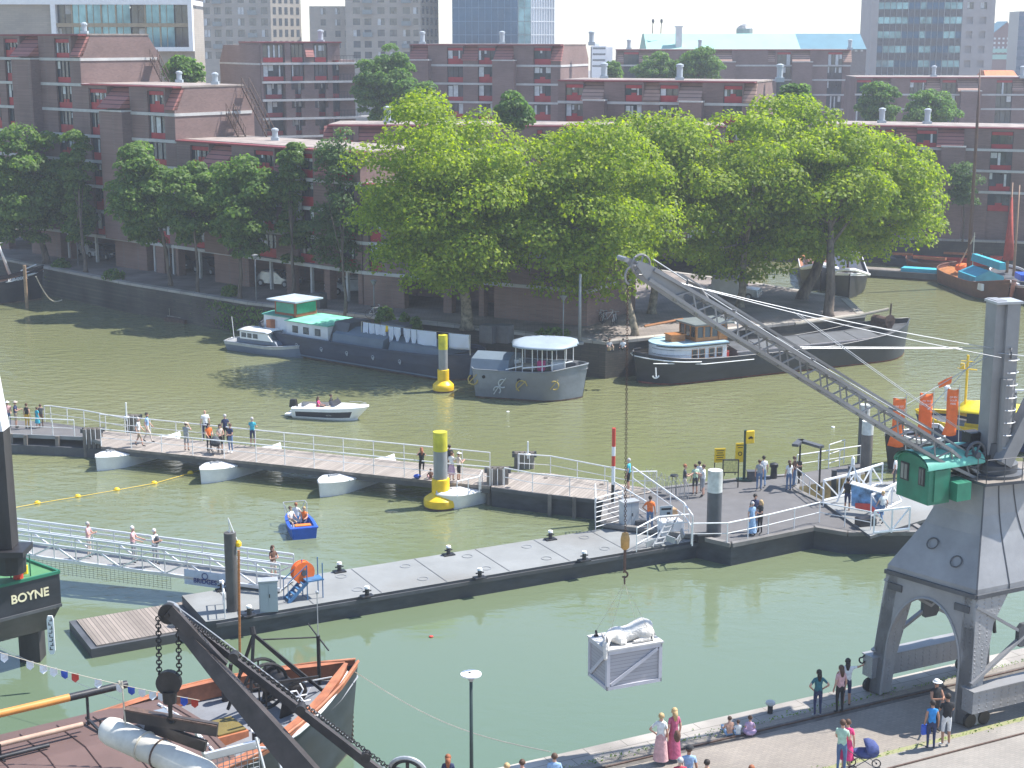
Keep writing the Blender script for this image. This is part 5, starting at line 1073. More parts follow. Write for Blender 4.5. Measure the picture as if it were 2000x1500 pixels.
mb = MB(); mb.loft([[cb(a,-.03,z) for a,z in archp[1:-1]],[cb(a,-.1,z) for a,z in archp[1:-1]]]); mb.build('cabin_trim',M_green,th)
for a0,a1 in ((.18,.5),(.62,.95)) if False else ((.98,1.36),(.2,.48)):
    mb = MB(); mb.hexa([cb(a0,-.04,.6),cb(a1,-.04,.6),cb(a1,.01,.6),cb(a0,.01,.6)],[cb(a0,-.04,1.2),cb(a1,-.04,1.2),cb(a1,.01,1.2),cb(a0,.01,1.2)]); f = mb.build('cabin_window',M_frame,th)
    for k in range(2):
        x0 = a0+.04+(a1-a0-.04)*k/2; x1 = x0+(a1-a0-.12)/2; mb = MB(); mb.poly([cb(x0,-.05,.65),cb(x0,-.05,1.15),cb(x1,-.05,1.15),cb(x1,-.05,.65)]); mb.build('pane',glass('cabin_glass',(.2,.2,.18),.1),f)
mb = MB(); mb.hexa([cb(-.05,.2,.1),cb(-.05,.8,.1),cb(.01,.8,.1),cb(.01,.2,.1)],[cb(-.05,.2,1.15),cb(-.05,.8,1.15),cb(.01,.8,1.15),cb(.01,.2,1.15)]); mb.build('cabin_door',M_green,th)
mb = MB(); mb.hexa([cb(-.35,.9,.1),cb(-.35,1.5,.1),cb(.3,1.5,.1),cb(.3,.9,.1)],[cb(-.35,.9,.7),cb(-.35,1.5,.7),cb(.3,1.5,.75),cb(.3,.9,.75)]); mb.build('tool_box',M_green,th)
# jib: box truss
j0,j1 = V(1908,930,51.2),V(1262,533,JY); jd = (j1-j0).normalized(); side = jd.cross(Vector((0,0,1))).normalized(); jup = side.cross(jd).normalized(); JL = (j1-j0).length
def jp_(t,a,b):
    hw = .34*min(1,.25+t*6) if t < .15 else .34; hh = .26*min(1,.3+t*5) if t < .15 else (.26 if t < .8 else .26-.1*(t-.8)/.2); q = j0+jd*JL*t; return q+side*a*hw+jup*b*hh
for a in (-1,1):
    for b in (-1,1):
        mb = MB()
        for i in range(16): mb.beam(jp_(i/16,a,b),jp_((i+1)/16,a,b),.1,.1)
        mb.build('jib_chord',M_crane,th)
n = 15; mb = MB()
for i in range(n):
    t0,t1 = i/n*.9+.03,(i+1)/n*.9+.03; tm = (t0+t1)/2
    for a in (-1,1): mb.beam(jp_(t0,a,-1),jp_(tm,a,1),.045); mb.beam(jp_(tm,a,1),jp_(t1,a,-1),.045)
    for b in (-1,1): mb.beam(jp_(t0,-1,b),jp_(tm,1,b),.045); mb.beam(jp_(tm,1,b),jp_(t1,-1,b),.045)
mb.build('jib_lacing',M_crane,th)
mb = MB()
for t_ in (.02,.3,.55,.78): q = j0+jd*JL*t_+jup*.42; mb.beam(q-side*.2,q+side*.2,.05); mb.beam(q-jup*.2,q+jup*.05,.05)
for a in (-.13,.13): mb.beam(j0+jd*.4+jup*.5+side*a,j1-jd*1.0+jup*.5+side*a,.05,.04)
mb.build('rope_guide',M_crane,th)
for a in (-1,1):
    mb = MB(); q = j1-jd*1.3+side*a*.3; mb.prism([q-jup*.24,q+jd*1.35-jup*.2,q+jd*1.85-jup*.0,q+jd*1.85+jup*.16,q+jd*1.3+jup*.24,q+jup*.26],side*.04); mb.build('tip_plate',M_crane,th)
wc = j1+jd*.28+jup*.12; mb = MB(); mb.ring(wc,side,.3,.035,28,6)
for i in range(5): a_ = i*math.pi*.4; mb.beam(wc,wc+(jd*math.cos(a_)+jup*math.sin(a_))*.3,.04)
mb.disc(wc,side,.09,.35,12); mb.build('tip_wheel',M_crane2,th)
mb = MB(); mb.ring(j1+jd*.3-jup*.25,side,.3,.035,18,5,2.2,5.4); mb.tube([j1+jd*.9+side*.25,j1+jd*.9-side*.25],.08,8); mb.build('tip_guard',M_crane2,th)
q = j1-jd*1.35+jup*.45; mb = MB(); mb.tube([q-jd*.1-jup*.2,q,q-jd*.4+jup*.05,q-jd*1.0-jup*.2],.06,6); mb.build('rope_hoop',M_crane2,th)
# ropes
def sag(a,b,s_,n=8): return [a.lerp(b,i/n)-Vector((0,0,s_*math.sin(math.pi*i/n))) for i in range(n+1)]
mb = MB(); mp = V(1950,690,my-.4)
for a in (-.3,.3): mb.tube(sag(j1-jd*.9+side*a+jup*.2,mp+side*a*.5+Vector((0,0,a*.4)),.12),.013,4)
mb.tube([mp,V(2030,698,my-.6)],.018,4); mb.build('pendant_rope',M_galv,th)
J_ = (j1-jd*.9).lerp(mp,.36); mb = MB()
for a in (-.12,.12): mb.tube(sag(J_+side*a,V(1880,842,51.3)+side*a,.05),.011,4); mb.tube([V(1558,679,48.8)+side*a,V(1925,680,my)+side*a],.009,4)
mb.tube(sag(V(1812,800,50.5),V(1918,688,my),.02),.014,4); mb.tube(sag(V(1770,790,50.5),V(1930,695,my),.02),.014,4); mb.tube(sag(j0+jd*2+jup*.5,j1+jup*.45,.1),.02,4); mb.build('hoist_rope',M_galv,th)
# chain, ball weight, hook
ch = T('crane_chain','long iron chain hanging from the jib tip with an ochre ball weight and a hook','chain',V(1222,1140,JY))
t0,t1 = V(1226,532,JY),V(1221,1042,JY); n = int((t0-t1).length/.075); mb = MB()
for i in range(n):
    c = t0.lerp(t1,(i+.5)/n)
    mb.ring(c,(1,0,0) if i % 2 else (0,1,0),.037,.011,7,4)
mb.build('links',M_rust,ch)
wq = V(1221,1058,JY); mb = MB(); mb.lathe([(.03,.3),(.1,.27),(.14,.1),(.13,-.18),(.08,-.24)][::-1],wq,14); mb.build('weight',pm('ochre_weight',(.42,.24,.07),.6,0,.3,4),ch,smooth=True)
mb = MB(); mb.tube([wq+Vector((0,0,-.2)),wq+Vector((0,0,-.9))],.05,6); hq = V(1220,1122,JY); mb.ring(hq,(0,1,0),.09,.03,14,5,-2.2,2.4); mb.tube([hq+Vector((0,0,.1)),hq+Vector((0,0,.5))],.04,6); mb.ring(hq-Vector((0,0,.18)),(1,0,0),.12,.02,12,4); mb.build('hook',M_rust,ch)
# ---- crate with the donkey statue
F_ = V(1186,1270,JY-.6); Rr = G(1294,1252,F_.z); Lf = G(1149,1241,F_.z); Fb = V(1187,1350,JY-.6); e1 = Rr-F_; e2 = Lf-F_; hz_ = F_.z-Fb.z
cr = T('hanging_crate','pale grey timber crate with diagonal braces hanging below the crane','crate',(F_.x,F_.y,Fb.z))
M_crate = planks('crate_grey',(.36,.35,.37),.11,2,.07,.75,.1); M_cratef = pm('crate_frame',(.47,.465,.5),.65,0,.08,2); M_cratet = pm('crate_top',(.5,.49,.475),.7,0,.1,2)
E1,E2 = e1.normalized(),e2.normalized(); l1,l2 = e1.length,e2.length
def cq(a,b,z): return F_+E1*a+E2*b+Vector((0,0,z-hz_))
mb = MB(); mb.hexa([cq(.05,.05,.06),cq(l1-.05,.05,.06),cq(l1-.05,l2-.05,.06),cq(.05,l2-.05,.06)],[cq(.05,.05,hz_-.06),cq(l1-.05,.05,hz_-.06),cq(l1-.05,l2-.05,hz_-.06),cq(.05,l2-.05,hz_-.06)]); mb.build('panels',M_crate,cr)
mb = MB(); mb.hexa([cq(-.03,-.03,hz_-.055),cq(l1+.03,-.03,hz_-.055),cq(l1+.03,l2+.03,hz_-.055),cq(-.03,l2+.03,hz_-.055)],[cq(-.03,-.03,hz_),cq(l1+.03,-.03,hz_),cq(l1+.03,l2+.03,hz_),cq(-.03,l2+.03,hz_)]); mb.build('lid',M_cratet,cr)
fw = .11
def slat(a,b): mb = MB(); mb.beam(a,b,.12,.05,up=(b-a).cross(Vector((0,0,1)))); return mb
for (A_,B_,n_) in ((cq(0,0,0),cq(l1,0,0),E2),(cq(0,l2,0),cq(0,0,0),E1),(cq(l1,0,0),cq(l1,l2,0),-E1),(cq(l1,l2,0),cq(0,l2,0),-E2)):
    d = (B_-A_).normalized(); L0 = (B_-A_).length; up_ = Vector((0,0,1)); o_ = n_*.0
    def bd(x0,z0,x1,z1,t=.05,w_=fw):
        p0,p1 = A_+d*x0+up_*z0,A_+d*x1+up_*z1; dd = (p1-p0).normalized(); pr = dd.cross(n_).normalized()*w_/2; mb.hexa([p0-pr,p0+pr,p0+pr+n_*t,p0-pr+n_*t],[p1-pr,p1+pr,p1+pr+n_*t,p1-pr+n_*t])
    mb = MB(); bd(0,.06,L0,.06); mb.build('bottom_rail',M_cratef,cr); mb = MB(); bd(0,hz_-.12,L0,hz_-.12); mb.build('top_rail',M_cratef,cr)
    mb = MB(); bd(fw/2,.12,fw/2,hz_-.18); mb.build('corner_post',M_cratef,cr); mb = MB(); bd(L0-fw/2,.12,L0-fw/2,hz_-.18); mb.build('corner_post',M_cratef,cr)
    mb = MB(); bd(fw+.04,.16,L0-fw-.04,hz_-.22,.04); mb.build('diagonal_brace',M_cratef,cr)
for a,b in ((.2,.35),(.2,l2-.15),(l1-.3,.2),(l1-.3,l2-.2)):
    q = cq(a,b,hz_); mb = MB(); mb.ring(q+Vector((0,0,.11)),(1,.3,0),.07,.022,12,5); mb.box(q+Vector((0,0,.02)),(.14,.1,.04)); mb.build('lifting_shackle',M_iron,cr)
    mb = MB(); mb.tube([q+Vector((0,0,.18)),hq-Vector((0,0,.28))],.006,3); mb.build('sling',M_rope,cr)
# ================================================================ BOATS
def boat(name,label,pa,pb,W,zd,**k):
    """pa = stern, pb = bow at the waterline (world); local x runs to the bow"""
    d = pb-pa; c = (pa+pb)/2; t = T(name,label,'boat',(c.x,c.y,0),math.atan2(d.y,d.x)); return t,d.length
def ship_hull(t,L_,W,zd,mats,bow=.22,stern=.15,sheer=.9,stripe=None,deck=None,sternsheer=.5,n=26,tumble=.92,keel=-.3,bulwark=.35,sround=1.):
    """rows of stations with bands: bottom, side, stripe, bulwark; returns deck height function"""
    def wid(x):
        e = min((1-x)/bow,1); f = min(x/stern,1); return W/2*max(.03,math.sin(e*math.pi/2)**.8)*(max(.05,math.sin(f*math.pi/2)**.55)*sround+(1-sround))
    def dz(x): return zd+sheer*max(0,(x-.55)/.45)**2+sternsheer*max(0,(.3-x)/.3)**2
    mb = MB(); rows = []
    for i in range(n+1):
        x = i/n; X = (x-.5)*L_; w_ = wid(x); z = dz(x); rk = .0
        r = []
        for (k,wz) in ((keel,tumble*.8),(.12,tumble),(z*.55,.5+.5*tumble+.02),(z-.22,1.0),(z-.1,1.01),(z,1.0)):
            wx = w_*wz; XX = X+(.5 if x > .9 else 0)*(k/max(z,.1))*(x-.9)*10*.8-(.4*(1-k/max(z,.1)))*max(0,.1-x)*-10
            r.append((XX,wx,k))
        rows.append(r)
    m = len(rows[0])
    for sgn in (-1,1):
        for j in range(m-1):
            mb.mi = (0 if j == 0 else 1 if j < 3 else 2)
            g_ = [[Vector((r[q][0],sgn*r[q][1],r[q][2])) for q in (j,j+1)] for r in rows]
            mb.loft(g_)
    mb.mi = 1; mb.poly([Vector((rows[0][q][0],-rows[0][q][1],rows[0][q][2])) for q in range(m)]+[Vector((rows[0][q][0],rows[0][q][1],rows[0][q][2])) for q in range(m-1,-1,-1)])
    hull = mb.build('hull',mats,t,smooth=2)
    mb = MB(); mb.loft([[Vector((r[5][0],-r[5][1]*.97,r[5][2]-bulwark)),Vector((r[5][0],0,r[5][2]-bulwark+.06)),Vector((r[5][0],r[5][1]*.97,r[5][2]-bulwark))] for r in rows]); mb.build('deck',deck or M_dgrey,t)
    mb = MB()
    for sgn in (-1,1): mb.tube([Vector((r[5][0],sgn*r[5][1],r[5][2])) for r in rows],.06,5)
    mb.build('gunwale',mats[2],t,smooth=True)
    return wid,dz
def lx(t_,mb,x0,y0,z0,x1,y1,z1): mb.bb(x0,y0,z0,x1,y1,z1); return mb
M_hblk = pm('hull_black',(.028,.03,.038),.4,0,.35,.6,dirt=.4,stretch=(1,1,3)); M_boot = pm('boot_top',(.2,.12,.1),.8,0,.4,2,dirt=.5); M_hblue = pm('hull_blue_grey',(.055,.068,.1),.5,0,.2,.6,dirt=.3,stretch=(1,1,3)); M_bluegrey = pm('hatch_blue_grey',(.13,.17,.21),.55,0,.12,.8,dirt=.2)
M_hgrey = pm('worn_grey_hull',(.2,.22,.24),.6,0,.3,.5,dirt=.7,bump=.1)
def deckhouse(t,x0,x1,y0,y1,z0,z1,wall,roof,over=.12,wins=(),nm='deckhouse',camber=.1,wside=-1,rname='roof'):
    mb = MB(); mb.bb(x0,y0,z0,x1,y1,z1); h = mb.build(nm,wall,t)
    mb = MB(); n = 6; mb.loft([[Vector((x,y0-over+(y1-y0+2*over)*j/n,z1+camber*math.sin(math.pi*j/n)+dz_)) for j in range(n+1)] for x,dz_ in ((x0-over,.0),(x0-over,.07),(x1+over,.07),(x1+over,0))]); mb.bb(x0-over,y0-over,z1+.002,x1+over,y1+over,z1+.06); mb.build(rname,roof,t)
    for (a,b,za,zb) in wins:
        f = MB(); y = y0 if wside < 0 else y1; s_ = wside; f.bb(a,min(y,y+s_*.03),za,b,max(y,y+s_*.03),zb); fo = f.build('window',M_frame,t)
        f = MB(); f.bb(a+.05,min(y+s_*.031,y+s_*.04),za+.05,b-.05,max(y+s_*.031,y+s_*.04),zb-.05); f.build('pane',M_glass,fo)
    return h
# ---- 1 laundry barge with green roofed wheelhouse (moored at the far quay)
a,b = G(500,684,0)+Vector((.6,2.5,0)),G(905,754,0)+Vector((1.2,2.5,0))
t,L_ = boat('houseboat','long dark blue grey barge with a green roofed white wheelhouse at its stern',a,b,5,2)
dl = t; ship_hull(t,L_,5.2,1.75,[M_boot,M_hblue,M_hblue],bow=.12,stern=.12,sheer=.3,deck=M_dgrey)
X = lambda u,v,z: None
def loc(t,w_):                                # world -> local
    c = Vector(t.location); r = -t.rotation_euler.z; p = Vector(w_)-c; return Vector((p.x*math.cos(r)-p.y*math.sin(r),p.x*math.sin(r)+p.y*math.cos(r),p.z))
h2 = L_/2
deckhouse(t,-h2+1.2,-h2+4.2,-1.5,1.5,1.4,2.9,M_white,M_teal,wins=[])
deckhouse(t,-h2+4.3,-h2+8.9,-2.0,2.0,1.4,2.75,M_white,pm('green_roof',(.2,.6,.42),.6,0,.25,1,dirt=.3),wins=[(-h2+5.0,-h2+5.6,1.9,2.45),(-h2+6.2,-h2+6.8,1.9,2.45),(-h2+7.5,-h2+8.1,1.9,2.45)],wside=-1)
mb = MB(); mb.bb(-h2+2.2,-1.2,2.95,-h2+4.6,1.2,4.15); mb.build('wheelhouse',pm('brown_wheelhouse',(.3,.09,.04),.6,0,.2,2),t)
mb = MB(); mb.bb(-h2+4.602,-1.1,3.2,-h2+4.63,1.1,4.0); mb.bb(-h2+2.4,-1.23,3.2,-h2+4.4,-1.203,4.0); mb.build('window',pm('green_glass',(.05,.3,.2),.15),t)
mb = MB(); mb.bb(-h2+1.7,-1.6,4.15,-h2+5.0,1.6,4.27); mb.build('wheelhouse_roof',pm('pale_blue_roof',(.4,.48,.55),.6),t)
mb = MB(); mb.bb(-h2+2.0,-2.02,1.5,-h2+2.5,-1.52,2.6); mb.build('door',M_orange,t)
# long cabin and hatch covers
mb = MB()
def prismx(mb,x0,x1,prof): mb.prism([Vector((x0,y,z)) for y,z in prof],Vector((x1-x0,0,0)))
prismx(mb,-h2+9.4,h2-8,[(-2.1,1.4),(2.1,1.4),(1.9,2.3),(.6,2.75),(-.6,2.75),(-1.9,2.3)]); mb.build('hold_cover',M_bluegrey,t)
mb = MB(); prismx(mb,-h2+8.95,-h2+10.6,[(-2.0,1.4),(2.0,1.4),(1.2,3.1),(-1.2,3.1)]); prismx(mb,-h2+13,-h2+15.5,[(-.5,2.7),(1.9,2.3),(1.5,3.3),(-.2,3.3)]); mb.build('canvas_tent',M_dgrey,t)
mb = MB(); prismx(mb,h2-7.6,h2-2.5,[(-1.9,1.4),(1.9,1.4),(1.6,2.2),(0,2.5),(-1.6,2.2)]); mb.build('fore_cabin',M_bluegrey,t)
for k in range(5):
    x = -h2+6+k*(L_-9)/5; mb = MB(); mb.ring((x,-2.62,1.05),(0,1,0),.13,.03,12,4); mb.box((x+.05,-2.64,.95),(.12,.03,.22)); mb.build('porthole',M_galv,t)
mb = MB(); mb.bb(-h2+1.5,-2.66,.25,h2-2,-2.6,.33); mb.build('rubbing_strake',M_bluegrey,t)
# laundry and its line
def Pw(t,x,y,z): r = t.rotation_euler.z; return Vector((t.location.x+x*math.cos(r)-y*math.sin(r),t.location.y+x*math.sin(r)+y*math.cos(r),z))
rz = t.rotation_euler.z; fd = Vector((math.cos(rz),math.sin(rz),0)); fn = Vector((-fd.y,fd.x,0))
LYd = -1.2
l0w,l1w = V(708,630,0),V(918,655,0)
q0_ = Pw(t,0,LYd,0); Wl = Wall((q0_.x,q0_.y),(q0_.x+fd.x,q0_.y+fd.y))
mb = MB(); s0,z0 = Wl.sz(706,628); s1,z1 = Wl.sz(918,654);
mb.tube([Wl.P(s0,z0),Wl.P((s0+s1)/2,(z0+z1)/2-.1),Wl.P(s1,z1)],.012,4); mb.tube([Wl.P(s0,z0),Wl.P(s0,2.0)],.04,5); mb.tube([Wl.P(s1,z1),Wl.P(s1,2.0)],.04,5); tag(mb.build('washing_line',M_rope),'washing line on two posts over the dark blue barge','washing line')
M_linen = leafmat('linen',(.8,.82,.86),(.82,.84,.88))
def cloth(label,u0,v0,u1,v1,kind='sheet',mat=None):
    a,za = Wl.sz(u0,v0); b,_ = Wl.sz(u1,v0+(u1-u0)*.12); _,zb = Wl.sz(u0,v1); mb = MB(); n,m = 8,6; rows = []
    zl = lambda s: z0+(z1-z0)*(s-s0)/(s1-s0)-.1*math.sin(math.pi*(s-s0)/(s1-s0))-.02
    h = zl(a)-zb
    for i in range(n+1):
        f = i/n; s_ = a+(b-a)*f; col_ = []
        for j in range(m+1):
            g_ = j/m; taper = 1 if kind == 'sheet' else (1-.75*max(0,g_-.7)/.3*abs(2*f-1)**.5); ww = (s_-(a+b)/2)*taper+(a+b)/2
            zz = zl(s_)-h*g_*(1 if kind == 'sheet' else 1-.25*abs(2*f-1)**3)
            col_.append(Wl.P(ww,zz,.07*math.sin(f*7+g_*2+u0)*g_))
        rows.append(col_)
    mb.loft(rows); o = mb.build('laundry',mat or M_linen,smooth=True); sd = o.modifiers.new('thick','SOLIDIFY'); sd.thickness = .012; return tag(o,label,'laundry','laundry on the barge washing line')
for i,(u0,u1,v0,v1) in enumerate(((709,719,630,651),(720,731,633,654),(732,742,636,656),(743,753,638,659))): cloth('small white cloth hanging at the left end of the line, %s of four' % ('first','second','third','last')[i],u0,v0,u1,v1)
cloth('tiny yellow cloth pegged between the small white ones and the hung shirts',753,640,758,648,mat=M_yel)
for u0,u1,v0,v1,w_ in ((758,768,641,672,'long narrow white garment, first right of the yellow cloth'),(769,782,642,667,'broad white shirt, second right of the yellow cloth'),(788,801,642,672,'white shirt just right of the gap in the washing'),(802,813,645,678,'longest white garment, touching the large middle sheet')): cloth(w_,u0,v0,u1,v1,'shirt')
cloth('large white sheet hanging left of the yellow guide pile',814,648,852,677); cloth('large white sheet hanging right of the yellow guide pile',876,650,916,680)
# ---- 2 grey worn boat with a canopy
a,b = G(906,770,0)+Vector((.8,1.2,0)),G(1133,782,0)+Vector((.2,.9,0))
t,L_ = boat('canopy_boat','worn grey steel boat with graffiti, an oval canvas canopy and a rounded dark stern',a,b,4.6,2)
ship_hull(t,L_,4.8,2.1,[M_boot,M_hgrey,M_hgrey],bow=.3,stern=.1,sheer=.4,sternsheer=0,deck=M_dgrey); h2 = L_/2
mb = MB(); prismx(mb,-h2+.2,-h2+3,[(-2.0,1.6),(2.0,1.6),(1.5,2.7),(0,3.0),(-1.5,2.7)]); mb.build('fore_cabin',M_bluegrey,t)
mb = MB(); n = 9; rows = []
for i in range(n+1):
    x = -h2+2.9+(L_-3.3)*i/n; wv = 2.15*math.sin(math.pi*min(1,.22+.9*i/n if i < n*.6 else .22+.9*(1-(i/n-.6)*1.6)))**.5 if False else 2.2*(1-abs(2*i/n-1)**3.2)**.5+.25
    rows.append([Vector((x,wv*math.cos(math.pi*j/8)*-1,3.75+.26*math.sin(math.pi*j/8)*(1-abs(2*i/n-1)**3*.6))) for j in range(9)])
mb.loft(rows); o = mb.build('canopy',pm('canvas_blue_grey',(.3,.36,.42),.6,0,.1,1,dirt=.25),t,smooth=True); o.modifiers.new('th','SOLIDIFY').thickness = .08
for i in range(6):
    for s_ in (-1,1): x = -h2+3.4+(L_-4.4)*i/5; mb = MB(); mb.tube([(x,s_*1.95*(1 if 0 < i < 5 else .6),1.8),(x,s_*1.95*(1 if 0 < i < 5 else .6),3.8)],.035,5); mb.build('canopy_pole',M_white,t)
for x,y,sz_,m in ((-1.2,.2,(1,.8,.6),M_white),(-.1,-.2,(1.6,.8,.35),M_tan),(1.1,-.5,(.5,.5,.7),pm('pink_cloth',(.65,.05,.2),.8)),(2.3,.2,(1.2,.8,.6),M_cleanw),(-1.9,-.9,(.6,.5,.5),M_blue),(3.2,0,(.8,.8,.7),M_dgrey)):
    mb = MB(); mb.box((x,y,1.9+sz_[2]/2),sz_); mb.build('deck_clutter',m,t,bevel=.05)
mb = MB(); mb.tube([(h2-3.8,-2.2,2.35),(h2-2.2,-1.8,2.5),(h2-.6,-.6,2.7)],.05,6); mb.tube([(-h2+3,-2.3,2.2),(h2-3.8,-2.2,2.5)],.04,6); mb.build('rope_rail',M_cleanw,t)
for k,(x,z,r_) in enumerate(((-3.4,1.35,.35),(-1.2,1.2,.3),(.2,1.1,.4),(-1.6,.7,.25),(2.6,1.3,.3))): mb = MB(); mb.mi = 0; mb.ring((x,-2.43,z),(0,1,0),r_,.05,9,4,k,k+4.2); mb.beam((x-r_,-2.44,z-.3),(x+r_*.8,-2.44,z+.4),.06); mb.build('graffiti',pm('graffiti_white',(.45,.47,.45),.7) if k % 2 else pm('graffiti_ochre',(.4,.3,.08),.7),t)
mb = MB(); mb.disc((0,-2.42,1.5),(0,1,0),.14,.05,12); mb.build('porthole',M_dark,t); mb = MB(); mb.disc((-2.6,-2.42,1.6),(0,1,0),.12,.05,12); mb.build('porthole',M_dark,t)
text('boat_name','Noor',.42,M_cleanw,t,frame((h2-2.3,-2.1,1.85),(1,.18,.12),(.2,-1,.05)),.01)
# ---- 3 black barge right with wooden wheelhouse
a,b = G(1233,760,0)+Vector((.3,2.3,0)),G(1792,700,0)+Vector((-.6,2.2,0))
t,L_ = boat('black_barge','long black Dutch barge with a white deckhouse, varnished wooden wheelhouse and grey hatches',a,b,5,2); h2 = L_/2
ship_hull(t,L_,5.0,1.75,[pm('red_boot',(.3,.08,.06),.8,0,.4,2,dirt=.5),M_hblk,M_cleanw if False else M_hblk],bow=.16,stern=.13,sheer=1.1,sternsheer=.55)
mb = MB(); n = 12
for s_ in (-1,1): mb.tube([Vector((-h2+L_*(.0+.17*i/n),s_*(2.52*max(.05,math.sin(min(1,(.17*i/n)/.13)*math.pi/2)**.55)+.02),1.55+.5*max(0,(.3-.17*i/n)/.3)**2)) for i in range(n+1)],.05,5)
mb.tube([(-h2+.5,-2.0,1.75),(-h2+4.6,-2.56,1.45),(-h2+9,-2.56,1.42)],.035,5); mb.build('white_line',M_cleanw,t)
# deckhouse with round stern end
mb = MB(); out = [(-h2+1.6+1.9*(1-math.cos(a_)),-1.85*math.sin(a_)) for a_ in [math.pi/2*i/6 for i in range(7)]]; xe = -h2+7.0
pl = [(x,y) for x,y in out]+[(xe,-1.85),(xe,1.85)]+[(x,-y) for x,y in out[::-1][:-1]]
mb.prism([Vector((x,y,1.5)) for x,y in pl],Vector((0,0,1.25))); mb.build('deckhouse',M_cleanw,t)
mb = MB(); mb.prism([Vector((-h2+1.4+(x+h2-1.4)*1.02,y*1.07,2.76)) for x,y in pl],Vector((0,0,.1))); mb.build('deckhouse_roof',M_lblue,t); mb = MB(); mb.prism([Vector((-h2+1.4+(x+h2-1.4)*1.025,y*1.09,2.68)) for x,y in pl],Vector((0,0,.075))); mb.build('roof_edge',M_black,t)
for x in (-h2+3.9,-h2+4.55,-h2+5.4,-h2+6.1): mb = MB(); mb.bb(x,-1.89,1.75,x+.5,-1.86,2.5); f = mb.build('window',M_wood,t); mb = MB(); mb.bb(x+.07,-1.9,1.82,x+.43,-1.892,2.43); mb.build('pane',M_glass,f)
mb = MB(); mb.box((-h2+3.6,0,3.1),(1.2,.9,.5)); mb.box((-h2+3.6,0,3.38),(1.35,1.05,.08)); mb.build('skylight',M_wood,t)
xw = -h2+4.7
mb = MB(); mb.bb(xw,-1.15,2.0,xw+2.7,1.15,3.15); mb.build('wheelhouse',M_wood,t)
mb = MB(); mb.bb(xw+.02,-1.12,3.15,xw+2.68,1.12,4.0); mb.build('wheelhouse_glass',M_glass,t)
mb = MB()
for i in range(5): x = xw+.06+i*.645; mb.bb(x-.07,-1.18,3.15,x+.07,-1.1,4.05); mb.bb(x-.07,1.1,3.15,x+.07,1.18,4.05)
for i in range(4): y = -1.1+i*.733; mb.bb(xw-.03,y-.06,3.15,xw+.05,y+.06,4.05); mb.bb(xw+2.65,y-.06,3.15,xw+2.73,y+.06,4.05)
mb.bb(xw-.05,-1.2,3.96,xw+2.75,1.2,4.1); mb.build('window_posts',M_wood,t)
mb = MB(); mb.bb(xw-.35,-1.5,4.1,xw+3.2,1.5,4.22); mb.build('wheelhouse_roof',pm('roof_grey_green',(.14,.16,.16),.6),t)
mb = MB(); mb.bb(xw+2.0,-1.24,1.6,xw+2.75,-1.19,3.9); mb.build('door',M_wood,t); mb = MB(); mb.bb(xw+1.9,-1.3,1.45,xw+2.9,-.9,2.0); mb.build('step_box',M_redp,t)
mb = MB(); mb.tube([(xw-3,1.3,3.9),(xw+.3,1.2,4.2)],.1,6); mb.build('boom',M_wood,t)
mb = MB(); mb.bb(xw+3.3,-1.5,4.0,xw+4.4,-.6,4.05); mb.tube([(xw+3.8,-1,3),(xw+3.8,-1,4)],.03,5); mb.build('solar_panel',M_cleanw,t)
x = xw+3.4
for k in range(7):
    x1 = x+2.25; mb = MB(); prismx(mb,x,x1-.08,[(-1.85,1.4),(1.85,1.4),(1.75,2.0),(0,2.3),(-1.75,2.0)]); mb.build('hatch_cover',pm('hatch_grey',(.1,.105,.115),.6,0,.15,1,dirt=.2) if k % 3 else M_dgrey,t); x = x1
    if x > h2-4.5: break
mb = MB(); mb.bb(xw+3.2,-1.93,1.9,x,-1.87,2.0); mb.bb(xw+3.2,-2.15,1.5,x,-2.1,1.62); mb.build('coaming_rail',pm('rail_dull_white',(.5,.45,.43),.6),t)
mb = MB(); mb.tube([(h2-2.4,-.9,2.9),(h2-2.4,.9,2.9)],.35,10); mb.box((h2-2.4,0,2.7),(.5,2.1,.6)); mb.tube([(h2-1.6,0,2.4),(h2-1.5,0,4.2)],.07,6); mb.disc((h2-2.4,-1,3.0),(0,1,0),.5,.1,14); mb.build('anchor_winch',M_rust,t)
mb = MB(); mb.ring((-h2+.8,-1.9,.9),(0,1,0),.28,.06,12,5,.4,2.8); mb.beam((-h2+.8,-1.95,.7),(-h2+.8,-1.85,1.4),.07); mb.build('anchor',M_cleanw,t)
mb = MB(); mb.tube([(h2-10,1.2,3.0),(h2-4,.8,3.3),(h2-1.5,.3,3.7)],.12,7); mb.build('lowered_mast',pm('spar_grey',(.3,.27,.22),.6),t)
for z in (2.1,2.5):
    mb = MB(); mb.tube([Vector((x_,y_*1.12,z)) for x_,y_ in pl[:7]]+[Vector((xe,-2.1,z))],.018,4); mb.build('guard_rail',M_dgrey,t)
